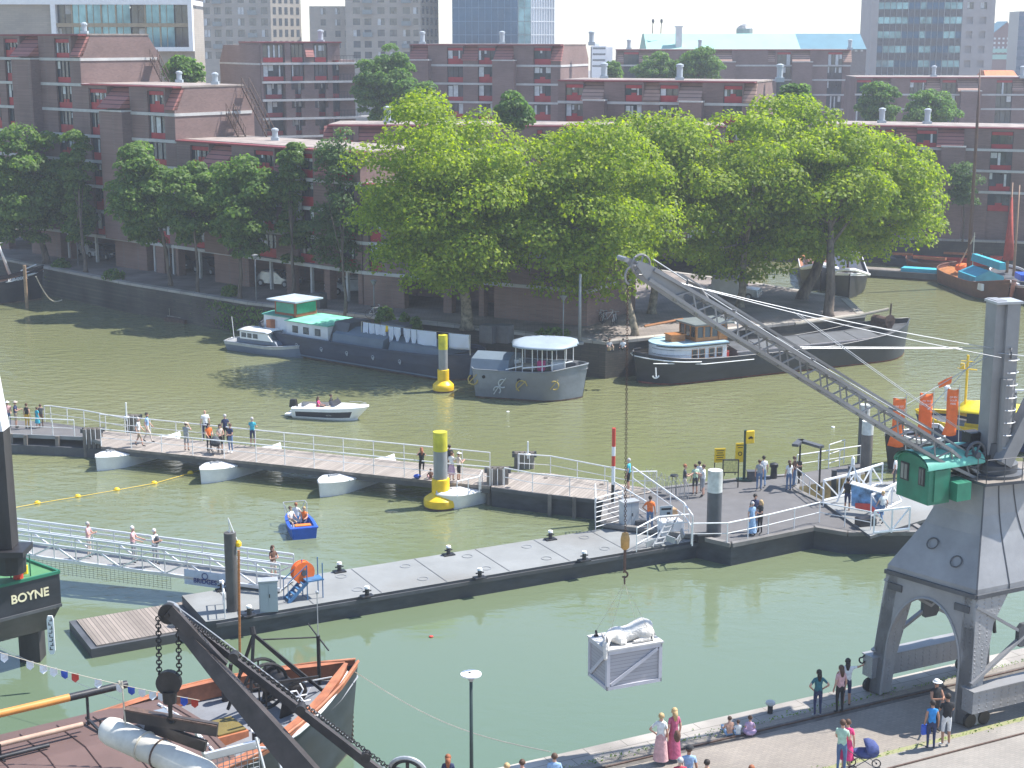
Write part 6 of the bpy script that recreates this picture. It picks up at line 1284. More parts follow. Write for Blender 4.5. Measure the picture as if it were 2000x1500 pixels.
# ---- 4 small grey cabin cruiser
a,b = G(446,682,0)+Vector((0,.9,0)),G(590,703,0)+Vector((0,.9,0))
t,L_ = boat('cabin_cruiser','small grey cabin cruiser with a white wheelhouse and canvas top, beside the green roofed barge',a,b,2,1); h2 = L_/2
M_cgr = pm('cruiser_grey',(.14,.17,.22),.5,0,.1,1); ship_hull(t,L_,2.3,.75,[M_cgr,M_cgr,M_galv],bow=.42,stern=.06,sheer=.3,sternsheer=0,deck=M_galv,bulwark=.06,n=18)
mb = MB(); pr = [(-h2+1.6,.75),(h2-2.0,.85),(h2-2.3,1.15),(-h2+1.6,1.1)]; mb.prism([Vector((x,-.85,z)) for x,z in pr],Vector((0,1.7,0))); mb.build('cabin',M_cgr,t)
mb = MB(); mb.prism([Vector((x,-.9,z)) for x,z in ((-h2+2.0,1.1),(h2-2.5,1.15),(h2-3.1,1.75),(-h2+2.0,1.72))],Vector((0,1.8,0))); mb.build('wheelhouse',M_cleanw,t)
mb = MB(); mb.loft([[Vector((x,-1.0+2.0*j/6,z+.14*math.sin(math.pi*j/6))) for j in range(7)] for x,z in ((-h2+1.8,1.72),(-h2+2.4,1.8),(h2-3.2,1.82),(h2-2.9,1.74))]); o = mb.build('roof',M_cleanw,t,smooth=True); o.modifiers.new('t','SOLIDIFY').thickness = .05
for x0,x1 in ((-h2+2.2,-h2+2.7),(-h2+2.85,-h2+3.3),(-h2+3.45,-h2+3.95)): mb = MB(); mb.bb(x0,-.93,1.25,x1,-.905,1.62); mb.build('window',M_glass,t)
mb = MB(); mb.poly([Vector((h2-2.5,-.8,1.2)),Vector((h2-2.5,.8,1.2)),Vector((h2-3.0,.8,1.7)),Vector((h2-3.0,-.8,1.7))]); o = mb.build('windscreen',M_glass,t); o.location.x += .04
mb = MB(); mb.tube([(-h2+.5,0,.7),(-h2+.3,0,2.6)],.03,5); mb.ring((-h2+.5,-.3,.8),(1,0,0),.12,.03,10,4); mb.build('flag_staff',M_white,t)
# ---- 5 white motor boat
a,b = G(578,816,0)+Vector((0,.7,0)),G(720,824,0)+Vector((0,.5,0))
t,L_ = boat('motor_boat','white open motor boat with a dark blue side panel and black outboard',a,b,2,1); h2 = L_/2; MOT = t
def mrow(i,n):
    x = i/n; X = (x-.5)*L_; w_ = 1.05*(1 if x < .45 else max(.03,math.cos((x-.45)/.55*math.pi/2)**.6)); z = .72+.22*x; fw_ = .12+.62*max(0,x-.62)/.38; return X,w_,z,fw_
mb = MB(); n = 18
for s_ in (-1,1):
    R_ = [mrow(i,n) for i in range(n+1)]
    L0 = [[Vector((X-.9*(1-max(0,g_))*max(0,X/L_*2)**2,s_*w_*f,z*g_)) for f,g_ in ((.55,-.3),(.86,.12),(.9,.25),(.99,.72),(1,1))] for X,w_,z,_ in R_]
    for j in range(4):
        mb.mi = 1 if j == 2 else 0
        seg = [[r[j],r[j+1]] for r in L0]
        if j == 2: mb.loft(seg[1:n-2]); mb.mi = 0; mb.loft(seg[:2]); mb.loft(seg[n-3:])
        else: mb.loft(seg)
mb.mi = 0; X,w_,z,_ = mrow(0,n); mb.poly([Vector((X,-w_*.55,-.3)),Vector((X,-w_*.9,.2)),Vector((X,-w_,z)),Vector((X,w_,z)),Vector((X,w_*.9,.2)),Vector((X,w_*.55,-.3))]); mb.build('hull',[M_cleanw,pm('hull_navy',(.02,.025,.05),.25)],t,smooth=2)
mb = MB(); mb.loft([[Vector((mrow(i,n)[0],-mrow(i,n)[1],mrow(i,n)[2])),Vector((mrow(i,n)[0],0,mrow(i,n)[2]+(.14 if i > 9 else .02))),Vector((mrow(i,n)[0],mrow(i,n)[1],mrow(i,n)[2]))] for i in range(9,n+1)])
for s_ in (-1,1): mb.loft([[Vector((mrow(i,n)[0],s_*mrow(i,n)[1],mrow(i,n)[2])),Vector((mrow(i,n)[0],s_*(mrow(i,n)[1]-.22),mrow(i,n)[2]+.08))] for i in range(0,11)])
mb.build('foredeck',M_cleanw,t,smooth=True)
mb = MB(); mb.bb(-h2+.05,-.8,.2,h2*.1,.8,.3); mb.build('cockpit_floor',M_tan,t); mb = MB(); mb.bb(-h2+.6,-.75,.3,-h2+1.1,.75,.72); mb.box((-h2+2.3,.3,.55),(.5,.5,.5)); mb.box((-h2+2.3,-.35,.55),(.5,.5,.5)); mb.build('seat',pm('cream_seat',(.62,.55,.45),.6),t,bevel=.05)
mb = MB(); mb.loft([[Vector((.25+.35*math.cos(a_)-.1,.8*math.sin(a_),.98)),Vector((.05+.3*math.cos(a_)-.1,.72*math.sin(a_),1.3))] for a_ in [-1.5+3*i/8 for i in range(9)]]); mb.build('windscreen',pm('tinted_screen',(.05,.05,.06),.1),t)
mb = MB(); mb.tube([(h2*.35,-.8,1.0),(h2*.7,-.5,1.12),(h2*.93,0,1.15),(h2*.7,.5,1.12),(h2*.35,.8,1.0)],.018,5); mb.build('bow_rail',M_galv,t)
mb = MB(); mb.box((-h2-.25,0,.85),(.55,.42,.55),taper=.75); mb.box((-h2-.3,0,.3),(.25,.18,.8)); mb.build('outboard_motor',M_black,t,bevel=.05); mb = MB(); mb.bb(-h2-.55,-.85,.18,-h2,.85,.28); mb.build('swim_platform',M_cleanw,t)
text('hull_lettering','ACTIV',.14,M_galv,t,frame((.1,-1.03,.38),(1,0,0),(0,-1,0)),.004)
# ---- 6 blue boat with passengers
a,b = G(588,1058,0)+Vector((.2,.2,0)),G(581,1015,0)+Vector((-.2,0,0)); b = a+(b-a).normalized()*3.5
t,L_ = boat('blue_work_boat','small square blue boat with an orange seat and pale lettering on its transom',a,b,2,1); h2 = L_/2; BLU = t; t.scale = (.84,.8,.88)
M_bb = pm('boat_blue',(.01,.09,.42),.4,0,.15,2)
mb = MB(); rows = [[Vector((x,-w_,.62)),Vector((x,-w_*.92,.1)),Vector((x,-w_*.85,-.25)),Vector((x,w_*.85,-.25)),Vector((x,w_*.92,.1)),Vector((x,w_,.62))] for x,w_ in ((-h2,.82),(-h2+.8,.86),(.2,.85),(h2-.6,.72),(h2,.5))]; mb.loft(rows); mb.poly(rows[0]); mb.poly(rows[-1][::-1]); o = mb.build('hull',M_bb,t); o.modifiers.new('t','SOLIDIFY').thickness = .06
mb = MB(); mb.loft([[r[0]+Vector((0,-.06,.01)),r[0]+Vector((0,.14,.03))] for r in rows]); mb.loft([[r[5]+Vector((0,.06,.01)),r[5]+Vector((0,-.14,.03))] for r in rows]); mb.bb(-h2-.05,-.9,.6,-h2+.25,.9,.67); mb.build('side_deck',M_blue,t)
mb = MB(); mb.bb(-h2+.2,-.7,.1,h2-.3,.7,.16); mb.build('floor',pm('pale_blue_floor',(.25,.35,.5),.6),t); mb = MB(); mb.bb(-h2+.35,-.52,.35,-h2+.75,.52,.72); mb.build('seat',pm('orange_seat',(.8,.2,.03),.6),t,bevel=.04)
mb = MB()
for s_ in (-1,1): mb.tube([(h2-.5,s_*.7,.62),(h2-.3,s_*.75,1.25),(h2+.25,s_*.72,1.25),(h2+.2,s_*.45,.65)],.03,5)
mb.tube([(h2+.25,-.72,1.25),(h2+.25,.72,1.25)],.03,5); mb.build('bow_frame',M_galv,t)
mb = MB(); mb.bb(h2-.9,-.5,.3,h2-.5,.5,.75); mb.build('console',M_galv,t)
rzb = t.rotation_euler.z
text('transom_text','DE',.17,pm('pale_green_paint',(.3,.55,.4),.5),t,frame((-h2-.045,0,.5),(0,-1,0),(-1,0,0)),.004); text('transom_text','SLOEP',.24,MATS['pale_green_paint'],t,frame((-h2-.045,0,.26),(0,-1,0),(-1,0,0)),.004)
# ---- 7 tug bow at the far left
a,b = G(-190,604,0)+Vector((0,2,0)),G(66,592,0)+Vector((0,2.5,0))
t,L_ = boat('tug_boat','black and brown old tug with a white mast and white lettering',a,b,4.5,2); h2 = L_/2
ship_hull(t,L_,4.4,2.0,[M_boot,M_hblk,M_hblk],bow=.4,stern=.1,sheer=1.3,deck=M_wood,n=24)
mb = MB(); mb.tube([(h2-1.2,-1.1,2.55),(h2+.3,0,2.75),(h2-1.2,1.1,2.55)],.09,6); mb.tube([(h2-5.4,-2.2,1.9),(h2-2.8,-1.9,2.15),(h2-.6,-.65,2.55)],.05,5); mb.tube([(h2-1.8,-1.55,3.1),(h2-.3,-.3,3.45)],.07,5); mb.build('white_line',M_cleanw,t)
deckhouse(t,-h2+4,h2-5.2,-1.4,1.4,2,3.6,pm('tug_brown',(.3,.1,.04),.5,0,.2,2),M_lblue); mb = MB(); mb.bb(h2-6.4,-1,3.7,h2-5.0,1,4.6); mb.build('wheelhouse',M_wood,t); mb = MB(); mb.tube([(h2-2.8,0,2.6),(h2-4.2,0,7.4)],[.16,.07],8); mb.tube([(h2-4.4,-.9,5.6),(h2-3.2,.9,5.6)],.04,5); mb.build('mast',M_cleanw,t,smooth=True)
text('ship_name','ALPHECCA',.42,M_cleanw,t,frame((h2-2.15,-1.62,2.3),(1,.45,.08),(.4,-1,.05)),.02,bold=True)
c = G(53,602,0); pile('mooring_post','slim brown wooden mooring post in front of the tug bow',c,.16,topz(53,518,c),pm('post_wood',(.3,.2,.12),.85,0,.3,3),n=10)
mb = MB(); mb.tube(sag(V(70,540,146),V(121,586,149),1.0,10),.06,4); tag(mb.build('mooring_rope',M_rope),'slack pale mooring rope hanging from the tug bow to the quay','rope')
mb = MB(); a = W_.P(W_.S(216,560),2.4,.3); b = W_.P(W_.S(318,592),.5,.3); mb.tube(sag(a,b,1.1,12),.04,4); tag(mb.build('quay_rope',M_rope),'greenish rope sagging along the weedy quay wall','rope')
c = G(350,628,0); t = T('raft','little low raft with four posts under the weedy quay wall','raft',c); mb = MB(); mb.box(c+Vector((0,0,.15)),(2.6,1.2,.35),R(-35)); mb.build('float',M_rust,t); mb = MB(); mb.box(c+Vector((-.2,.2,.4)),(2.2,.4,.08),R(-35)); mb.build('plank',M_gwood,t)
for i in range(4): q = c+Vector((-1.0+.65*i,.7-.45*i,0)); mb = MB(); mb.tube([q,q+Vector((0,0,1.1))],.025,5); mb.build('post',M_rope,t)
# ---- 8 workboat BOYNE with its spud pole at the left
p = [V(-130,1190,60.5),G(118,1195,.0)]
by = Vector((-17.9,59.6,0)); t = T('spud_barge','black steel work barge with a green deck, its name in cream letters on the side','barge',(by.x-4,by.y+3,0))
q1 = V(116,1118,62.2); zt = q1.z; q0_ = V(-90,1172,59.8); zt = 3.8; q1 = G(116,1119,zt); q0_ = G(-120,1176,zt); q2 = G(42,1102,zt); q3 = G(-160,1130,zt)
dirb = (q1-q0_).normalized(); nb_ = Vector((-dirb.y,dirb.x,0)); q2 = q1+nb_*2.6-dirb*.3; q3 = q0_+nb_*2.6
M_gdk = pm('green_deck_paint',(.08,.22,.09),.7,0,.15,1.5,dirt=.3)
mb = MB(); mb.mi = 0; md = [Vector((q.x,q.y,2.45)) for q in (q0_,q1,q2,q3)]; hi = [Vector((q.x,q.y,zt)) for q in (q0_,q1,q2,q3)]; ins_ = [q.lerp((q0_+q1+q2+q3)/4,.0)+nb_*(.35 if k < 2 else -.0)-dirb*0 for k,q in enumerate((q0_,q1,q2,q3))]
bt = [Vector((q.x,q.y,1.35))+nb_*(.5 if k < 2 else 0) for k,q in enumerate((q0_,q1-dirb*.4,q2-dirb*.3,q3))]
mb.hexa(md,hi); mb.hexa(bt,[m_-Vector((0,0,.002)) for m_ in md]); mb.build('hull',M_hblk,t)
mb = MB(); hh = [h+Vector((0,0,.01))+(nb_*.06 if k < 2 else nb_*-.06) for k,h in enumerate(hi)]; mb.poly(hh); mb.build('deck',M_gdk,t)
mb = MB(); mb.beam(hi[0]+Vector((0,0,.05)),hi[1]+Vector((0,0,.05)),.1,.12); mb.beam(hi[1]+Vector((0,0,.05)),hi[2]+Vector((0,0,.05)),.1,.12); mb.build('bulwark',pm('bulwark_green',(.02,.16,.09),.5),t)
mb = MB(); mb.beam(md[0]-nb_*.03,md[1]-nb_*.03,.08,.12); mb.build('rubbing_strake',M_dgrey,t)
nf = -nb_; text('ship_name','BOYNE',.5,pm('cream_letters',(.75,.68,.45),.5),t,frame(V(50,1153,1).lerp(V(50,1153,1),0)*0+(lambda s_: hi[1]-dirb*s_-Vector((0,0,.66))-nb_*.02)(1.33),dirb,nf),.01,bold=True)
mb = MB(); q = G(36,1130,zt); mb.tube([q,q+Vector((0,0,.3))],.2,10); mb.build('fairlead',M_redp,t); mb = MB(); mb.tube([q+Vector((.1,.6,0)),q+Vector((.1,.6,.35))],.12,8); mb.ball(q+Vector((-.5,-.1,.25)),.12); mb.build('deck_fitting',M_yel,t)
mb = MB(); mb.tube([q+Vector((-.3,0,0)),q+Vector((-.3,0,.9)),q+Vector((.4,.3,.9)),q+Vector((.4,.3,0))],.03,5); mb.build('guard_frame',MATS['bulwark_green'],t)
sp0 = V(14,1062,60.2); M_spud = pm('spud_steel',(.05,.045,.045),.65,.2,.45,.8,dirt=.5,stretch=(1,1,.3))
t = T('spud_pole','huge square black spud pole with a white painted top, rising through the work barge','pole',(sp0.x,sp0.y,0))
mb = MB(); zb_ = sp0.z; ztp = V(5,700,60.2).z; xt = V(-14,700,60.2).x-sp0.x; hw = .42
xb = V(8,1062,60.2).x; xtt = V(-12,840,60.2).x
zw = V(5,838,60.2).z
def sq(x,z,w_=.44): return [(x-w_,sp0.y-w_,z),(x+w_,sp0.y-w_,z),(x+w_,sp0.y+w_,z),(x-w_,sp0.y+w_,z)]
mb.hexa(sq(xb,zb_-.1),sq(xtt+.05,zw)); mb.build('shaft',M_spud,t); mb = MB(); mb.hexa(sq(xtt+.05,zw+.002,.43),sq(xtt-.28,ztp,.43)); mb.build('white_top',M_cleanw,t)
mb = MB(); mb.bb(xb-.7,sp0.y-.75,zb_-.35,xb+.95,sp0.y+.6,zb_-.12); mb.lathe([(.6,-1.25),(.62,-.36)],(xb+.1,sp0.y+.3,zb_),16); mb.build('pole_guide',M_black,t)
mb = MB(); mb.hexa([(a_,b_+1.7,c_) for a_,b_,c_ in sq(xb+.3,-1,.42)],[(a_,b_+1.7,c_) for a_,b_,c_ in sq(xb+.3,2.0,.42)]); mb.build('lower_shaft',M_spud,t)
q = V(97,1203,58.6); qz = V(97,1278,58.6).z; mb = MB(); mb.prism([Vector((q.x+x_,q.y,z_)) for x_,z_ in ((-.13,q.z-.15),(-.09,q.z),(.09,q.z),(.13,q.z-.15),(.13,qz+.15),(.07,qz),(-.07,qz),(-.13,qz+.15))],Vector((0,.06,0))); t = mb.build('draught_board',M_cleanw); tag(t,'long white board with black depth marks hanging below the black work barge','board')
mb = MB()
for i in range(8): z_ = qz+.2+(q.z-qz-.4)*i/7; mb.box((q.x+(.02 if i % 2 else -.02),q.y-.008,z_),(.12,.01,.03)); mb.box((q.x+(.05 if i % 3 else -.05),q.y-.008,z_+.06),(.03,.01,.1))
mk = mb.build('depth_mark',M_dark,t)
# ---- 9 moored boats in the side basin
def simple_ship(label,ua,va,ub,vb,W,zd,mats,name='moored_boat',**k):
    a,b = G(ua,va,0),G(ub,vb,0); t,L_ = boat(name,label,a,b,W,zd); ship_hull(t,L_,W,zd,mats,**k); return t,L_
M_hbr = pm('hull_brown',(.16,.06,.035),.5,0,.25,1,dirt=.2)
t,L_ = simple_ship('black and white barge bow pointing at the viewer, right of the thick dark trunk',1640,520,1657,584,4.4,1.6,[M_hblk,M_hblk,M_cleanw],bow=.35,sheer=1.0,deck=M_dgrey)
mb = MB(); prismx(mb,-L_/2+2,L_/2-6,[(-1.4,1.3),(1.4,1.3),(1.2,1.9),(-1.2,1.9)]); mb.build('deckhouse',M_hblue,t); mb = MB(); mb.tube([(L_/2-4,0,1.5),(L_/2-4.2,0,4.2)],.12,8); mb.box((L_/2-3.2,0,2.2),(.8,1.4,.8)); mb.build('winch',M_rust,t); mb = MB(); mb.tube([(L_/2-2.6,-2.05,2.1),(L_/2-.4,-.5,2.85),(L_/2,0,2.9),(L_/2-.4,.5,2.85),(L_/2-2.6,2.05,2.1)],.16,6); mb.build('bow_band',M_cleanw,t)
t,L_ = simple_ship('white bowed boat with a brown cabin, left of the thick dark trunk',1590,522,1602,568,3.8,1.5,[M_hblk,M_hblk,M_cleanw],bow=.35,sheer=1.2,deck=M_wood)
mb = MB(); prismx(mb,-L_/2+2,L_/2-5,[(-1.2,1.3),(1.2,1.3),(1.0,1.9),(-1.0,1.9)]); mb.build('deckhouse',M_hbr,t); mb = MB(); mb.tube([(L_/2-2.6,-1.75,1.95),(L_/2-.4,-.5,2.6),(L_/2,0,2.7),(L_/2-.4,.5,2.6),(L_/2-2.6,1.75,1.95)],.22,6); mb.build('bow_band',M_cleanw,t)
t,L_ = simple_ship('brown sailing barge under blue tarpaulins with a tall mast, at the right',1852,548,1968,592,4.2,1.4,[M_hblk,M_hbr,M_hbr],'sailing_barge',bow=.25,sheer=.9,deck=M_wood)
mb = MB(); prismx(mb,-L_/2+6.0,L_/2-4.5,[(-1.5,1.1),(1.5,1.1),(1.5,1.9),(0,2.5),(-1.5,1.9)]); mb.build('tarpaulin',M_ltblue,t); mb = MB(); prismx(mb,-L_/2+6.3,L_/2-1.6,[(-.35,3.0),(.35,3.0),(.25,3.7),(-.25,3.7)]); mb.build('furled_sail_cover',M_ltblue,t)
mb = MB(); zt_ = 22; mb.tube([(-L_/2+5.0,0,1.2),(-L_/2+5.0,0,zt_-4),(-L_/2+4.9,0,zt_)],[.22,.15,.05],8); mb.build('mast',pm('mast_dark',(.12,.06,.04),.5),t,smooth=True); mb = MB(); mb.bb(L_/2-3.9,-1.95,.95,L_/2-1.8,-1.7,1.6); mb.bb(L_/2-3.9,1.7,.95,L_/2-1.8,1.95,1.6); mb.build('name_board',M_cleanw,t)
mb = MB(); mb.ball((-L_/2+3.2,.2,1.8),(.9,.9,.5)); mb.build('deck_heap',M_orf,t); mb = MB(); mb.tube([(-L_/2+2,0,1.4),(-L_/2+6.0,0,5.4)],.08,6); mb.tube([(-L_/2+6,0,5.8),(-L_/2+6,0,1.5)],.05,6); mb.build('spar',M_rope,t)
t,L_ = simple_ship('dark sailing boat with a red furled sail at the right edge',1955,548,2040,600,3.6,1.3,[M_hblk,M_hbr,M_cleanw],'sailing_barge',bow=.25,sheer=.8,deck=M_dgrey)
for x_ in (2.2,5.0): mb = MB(); mb.tube([(-L_/2+x_,0,1.2),(-L_/2+x_,0,10.5)],[.16,.06],8); mb.build('mast',pm('mast_tan',(.35,.2,.12),.5),t,smooth=True)
mb = MB(); mb.tube([(-L_/2+2.6,0,2.5),(-L_/2+2.35,0,5.5),(-L_/2+2.25,0,9)],[.6,.35,.1],8); mb.build('furled_sail',pm('red_sail',(.4,.07,.05),.9,0,.2,2),t,smooth=True)
mb = MB(); mb.box((0,.2,1.7),(2.4,1.4,.6)); mb.ball((2,.4,1.8),(.6,.4,.4)); mb.build('deck_gear',M_blue,t)
a,b = G(1672,528,.5),G(1855,540,.5); t = T('floating_walkway','narrow floating walkway with a pale blue cover in the side basin','jetty',(a+b)/2); mb = MB(); mb.beam(a,b,2.2,.6); mb.build('float',M_dgrey,t); mb = MB(); mb.beam(a.lerp(b,.02)+Vector((0,0,.33)),a.lerp(b,.5)+Vector((0,0,.33)),1.8,.06); mb.build('boards',M_gwood,t); mb = MB(); mb.beam(a.lerp(b,.5)+Vector((0,0,.5)),a.lerp(b,.97)+Vector((0,0,.5)),1.5,.4); mb.build('blue_cover',M_ltblue,t)
for lb,ua,va,ub,vb,m,zd_ in (('low red hulled boat moored along the far wall',1735,508,1950,522,M_redp,.9),('brown open boat lying in front of the red hulled one',1770,522,1860,530,M_hbr,.8),('grey open boat with an orange cover under the plane leaves',1730,515,1790,520,M_hblue,.8)):
    t,L_ = simple_ship(lb,ua,va,ub,vb,2.6,zd_,[M_hblk,m,m],'open_boat',bow=.25,sheer=.3,deck=M_gwood); mb = MB(); mb.beam((-L_*.35,0,1.2),(L_*.35,0,1.3),.4,.25); mb.build('spar_bundle',M_orange,t)
# ---- 10 yellow roofed ferry behind the crane
a,b = G(2100,900,0)+Vector((0,2.2,0)),G(1815,868,0)+Vector((0,2.2,0))
t,L_ = boat('water_ferry','yellow roofed ferry with a dark blue hull and a yellow mast behind the crane',a,b,4,2); h2 = L_/2
ship_hull(t,L_,3.8,1.3,[M_hblk,pm('ferry_blue',(.02,.035,.1),.4),M_yel],bow=.25,stern=.1,sheer=.4,sternsheer=0,deck=M_dgrey)
mb = MB(); mb.bb(-h2+2,-1.5,.9,h2-3,1.5,1.5); mb.build('cabin',M_yel,t); mb = MB(); mb.bb(-h2+2.1,-1.45,1.5,h2-3.1,1.45,2.2); mb.build('cabin_glass',M_glass,t)
mb = MB()
for i in range(8): x = -h2+2.1+(L_-5.2)*i/7; mb.bb(x-.08,-1.5,1.5,x+.08,-1.46,2.25)
mb.build('window_posts',pm('ferry_brown',(.25,.08,.04),.5),t)
mb = MB(); n = 8; mb.loft([[Vector((x,-1.75+3.5*j/n,2.2+hz2*math.sin(math.pi*j/n))) for j in range(n+1)] for x,hz2 in ((-h2+1.6,.1),(-h2+2.2,.35),(h2-3.4,.35),(h2-2.4,.1))]); o = mb.build('roof',pm('ferry_yellow',(.85,.65,.02),.4),t,smooth=True); o.modifiers.new('t','SOLIDIFY').thickness = .08
q = Pw(t,0,0,0); mb = MB(); xm = loc(t,V(1878,850,q.y)).x; mb.tube([(xm,.3,2.4),(xm,.3,5.6)],.08,6); mb.tube([(xm-.6,.3,4.7),(xm+.6,.3,4.7)],.04,5); mb.tube([(xm-.4,.3,5.2),(xm+.4,.3,5.2)],.03,5); mb.box((xm+.3,.3,4.9),(.25,.2,.3)); mb.build('mast',M_yel,t); mb = MB(); mb.tube([(xm+1.3,-.4,2.4),(xm+1.3,-.4,3.1)],.15,8); mb.ball((xm+1.3,-.4,3.2),.22); mb.build('radar',M_cleanw,t)
# dark ship's bow with orange banner flags
c = G(1760,925,0); t,L_ = simple_ship('dark boat bow carrying the orange banner flags, half hidden behind the jib',1830,905,1735,915,2.6,1.9,[M_hblk,M_hblk,M_white],'banner_boat',bow=.4,sheer=.5)
def banner(label,u,vt,vb,w_px,Yd,lines):
    a = V(u,vt,Yd); b = V(u,vb,Yd); w_ = w_px/34; t = T('banner_flag',label,'flag',(b.x+w_/2,b.y,1),group='orange banner flags'); mb = MB(); rows = []; n = 10
    for i in range(n+1):
        f = i/n; z = a.z+(b.z-a.z)*f; wl = w_*(1+.28*max(0,f-.75)/.25); rows.append([Vector((a.x+w_/2-wl*j/4,a.y+.07*math.sin(f*6+j*1.2+u)*min(1,f*2+.2),z-.06*math.sin(j))) for j in range(5)])
    mb.loft(rows); o = mb.build('cloth',M_orf,t,smooth=True); o.modifiers.new('t','SOLIDIFY').thickness = .01
    mb = MB(); mb.tube([(a.x+w_/2+.03,a.y,a.z+.25),(b.x+w_/2+.03,b.y,1.2)],.025,5); mb.tube([(a.x+w_/2+.03,a.y,a.z+.05),(a.x-w_/2,a.y,a.z+.05)],.015,4); mb.build('flag_pole',M_galv,t)
    for k,s_ in enumerate(lines): text('lettering',s_,.15,M_cleanw,t,frame((a.x,a.y-.13,a.z-.45-k*.19),(1,0,0),(0,-1,0)),.003)
banner('left orange banner flag with white lettering, nearest the tall piles',1757,778,872,24,88,['WE GO','ON TOUR']); banner('middle orange banner flag with white lettering',1810,768,852,26,90,['TO THE','ON WATER']); banner('right orange banner flag in front of the yellow ferry',1862,760,850,22,88,['OP EN','TOUR','FREE'])
a = V(1860,735,80); mb = MB(); mb.loft([[V(1860,735,80),V(1858,748,80)],[V(1845,741,80),V(1845,754,80)],[V(1832,748,80),V(1834,758,80)]]); o = mb.build('pennant',M_orf); o.modifiers.new('t','SOLIDIFY').thickness = .012; tag(o,'small orange pennant on a line left of the crane mast','flag')
mb = MB(); mb.tube([V(1905,694,80),V(1835,748,80),V(1756,812,80)],.015,4); tag(mb.build('flag_line',M_rope),'thin line carrying the small orange pennant','line')
# buoy line
bu = [(20,993),(73,983),(152,970),(228,957),(301,944),(372,924),(394,917)]; mb = MB(); mb.tube([G(u,v,.06) for u,v in bu],.016,5); tag(mb.build('buoy_rope',M_yel2 if False else M_yel),'yellow floating rope strung between the spud pole and the white hulls','rope')
for (u,v),w_ in zip(bu[1:6],('first from the left','second from the left','middle one','second from the right','nearest the white hulls')): c = G(u,v,.02); mb = MB(); mb.ball(c,(.19,.14,.15),10,8); tag(mb.build('buoy',M_yel,smooth=True),'small round yellow buoy on the floating rope, '+w_,'buoy','yellow buoys on the rope')
for lb,u,v,m,r_ in (('white ball floating in the open water right of the motor boat',992,804,M_cleanw,.12),('small red thing floating on the near water left of the crate',842,1243,M_redp,.1),('white scrap floating near the taxi sign pontoon',1627,834,M_cleanw,.14)): c = G(u,v,.03); mb = MB(); mb.ball(c,(r_,r_,r_*.4)); tag(mb.build('floating_litter',m),lb,'litter')
# a low blue cruiser tarp etc
# ================================================================ SKINNED BODIES (people, donkey statue)
PEND = []
def skin_later(name,verts,edges,radii,zones,mats,parent,sub=2,root=0):
    me = bpy.data.meshes.new('tmp'); me.from_pydata([tuple(v) for v in verts],edges,[]); o = bpy.data.objects.new('tmp',me); SC.collection.objects.link(o)
    m = o.modifiers.new('Skin','SKIN'); m.use_smooth_shade = True
    if not me.skin_vertices:
        bpy.context.view_layer.objects.active = o; o.select_set(True); bpy.ops.object.modifier_remove(modifier='Skin'); bpy.ops.object.modifier_add(type='SKIN'); m = o.modifiers[0]; m.use_smooth_shade = True
    for i,r in enumerate(radii):
        sv_ = me.skin_vertices[0].data[i]; sv_.radius = (r,r) if not isinstance(r,tuple) else r; sv_.use_root = (i == root)
    s = o.modifiers.new('Sub','SUBSURF'); s.levels = sub; s.render_levels = sub
    PEND.append((o,name,zones,mats,parent))
def skin_flush():
    dg = bpy.context.evaluated_depsgraph_get()
    for o,name,zones,mats,parent in PEND:
        me = bpy.data.meshes.new_from_object(o.evaluated_get(dg)); me.name = name; me.materials.clear()
        for m in mats: me.materials.append(m)
        if zones:
            n = len(me.polygons); c = np.empty(n*3); me.polygons.foreach_get('center',c); c = c.reshape(-1,3); best = np.full(n,1e9); idx = np.zeros(n,dtype=np.int32)
            for a,b,mi,r in zones:
                a = np.array(a); b = np.array(b); ab = b-a; t = np.clip(((c-a)@ab)/max(ab@ab,1e-9),0,1); d = np.linalg.norm(c-a-t[:,None]*ab,axis=1)-r
                k = d < best; best[k] = d[k]; idx[k] = mi
            me.polygons.foreach_set('material_index',idx)
        me.polygons.foreach_set('use_smooth',[True]*len(me.polygons))
        ob = bpy.data.objects.new(name,me); SC.collection.objects.link(ob); ob.parent = parent
    for o,*_ in PEND:
        me = o.data; bpy.data.objects.remove(o); bpy.data.meshes.remove(me)
    PEND.clear()
HM = {k: pm('hair_'+k,v,.7,0,.25,20) for k,v in HAIR.items()}
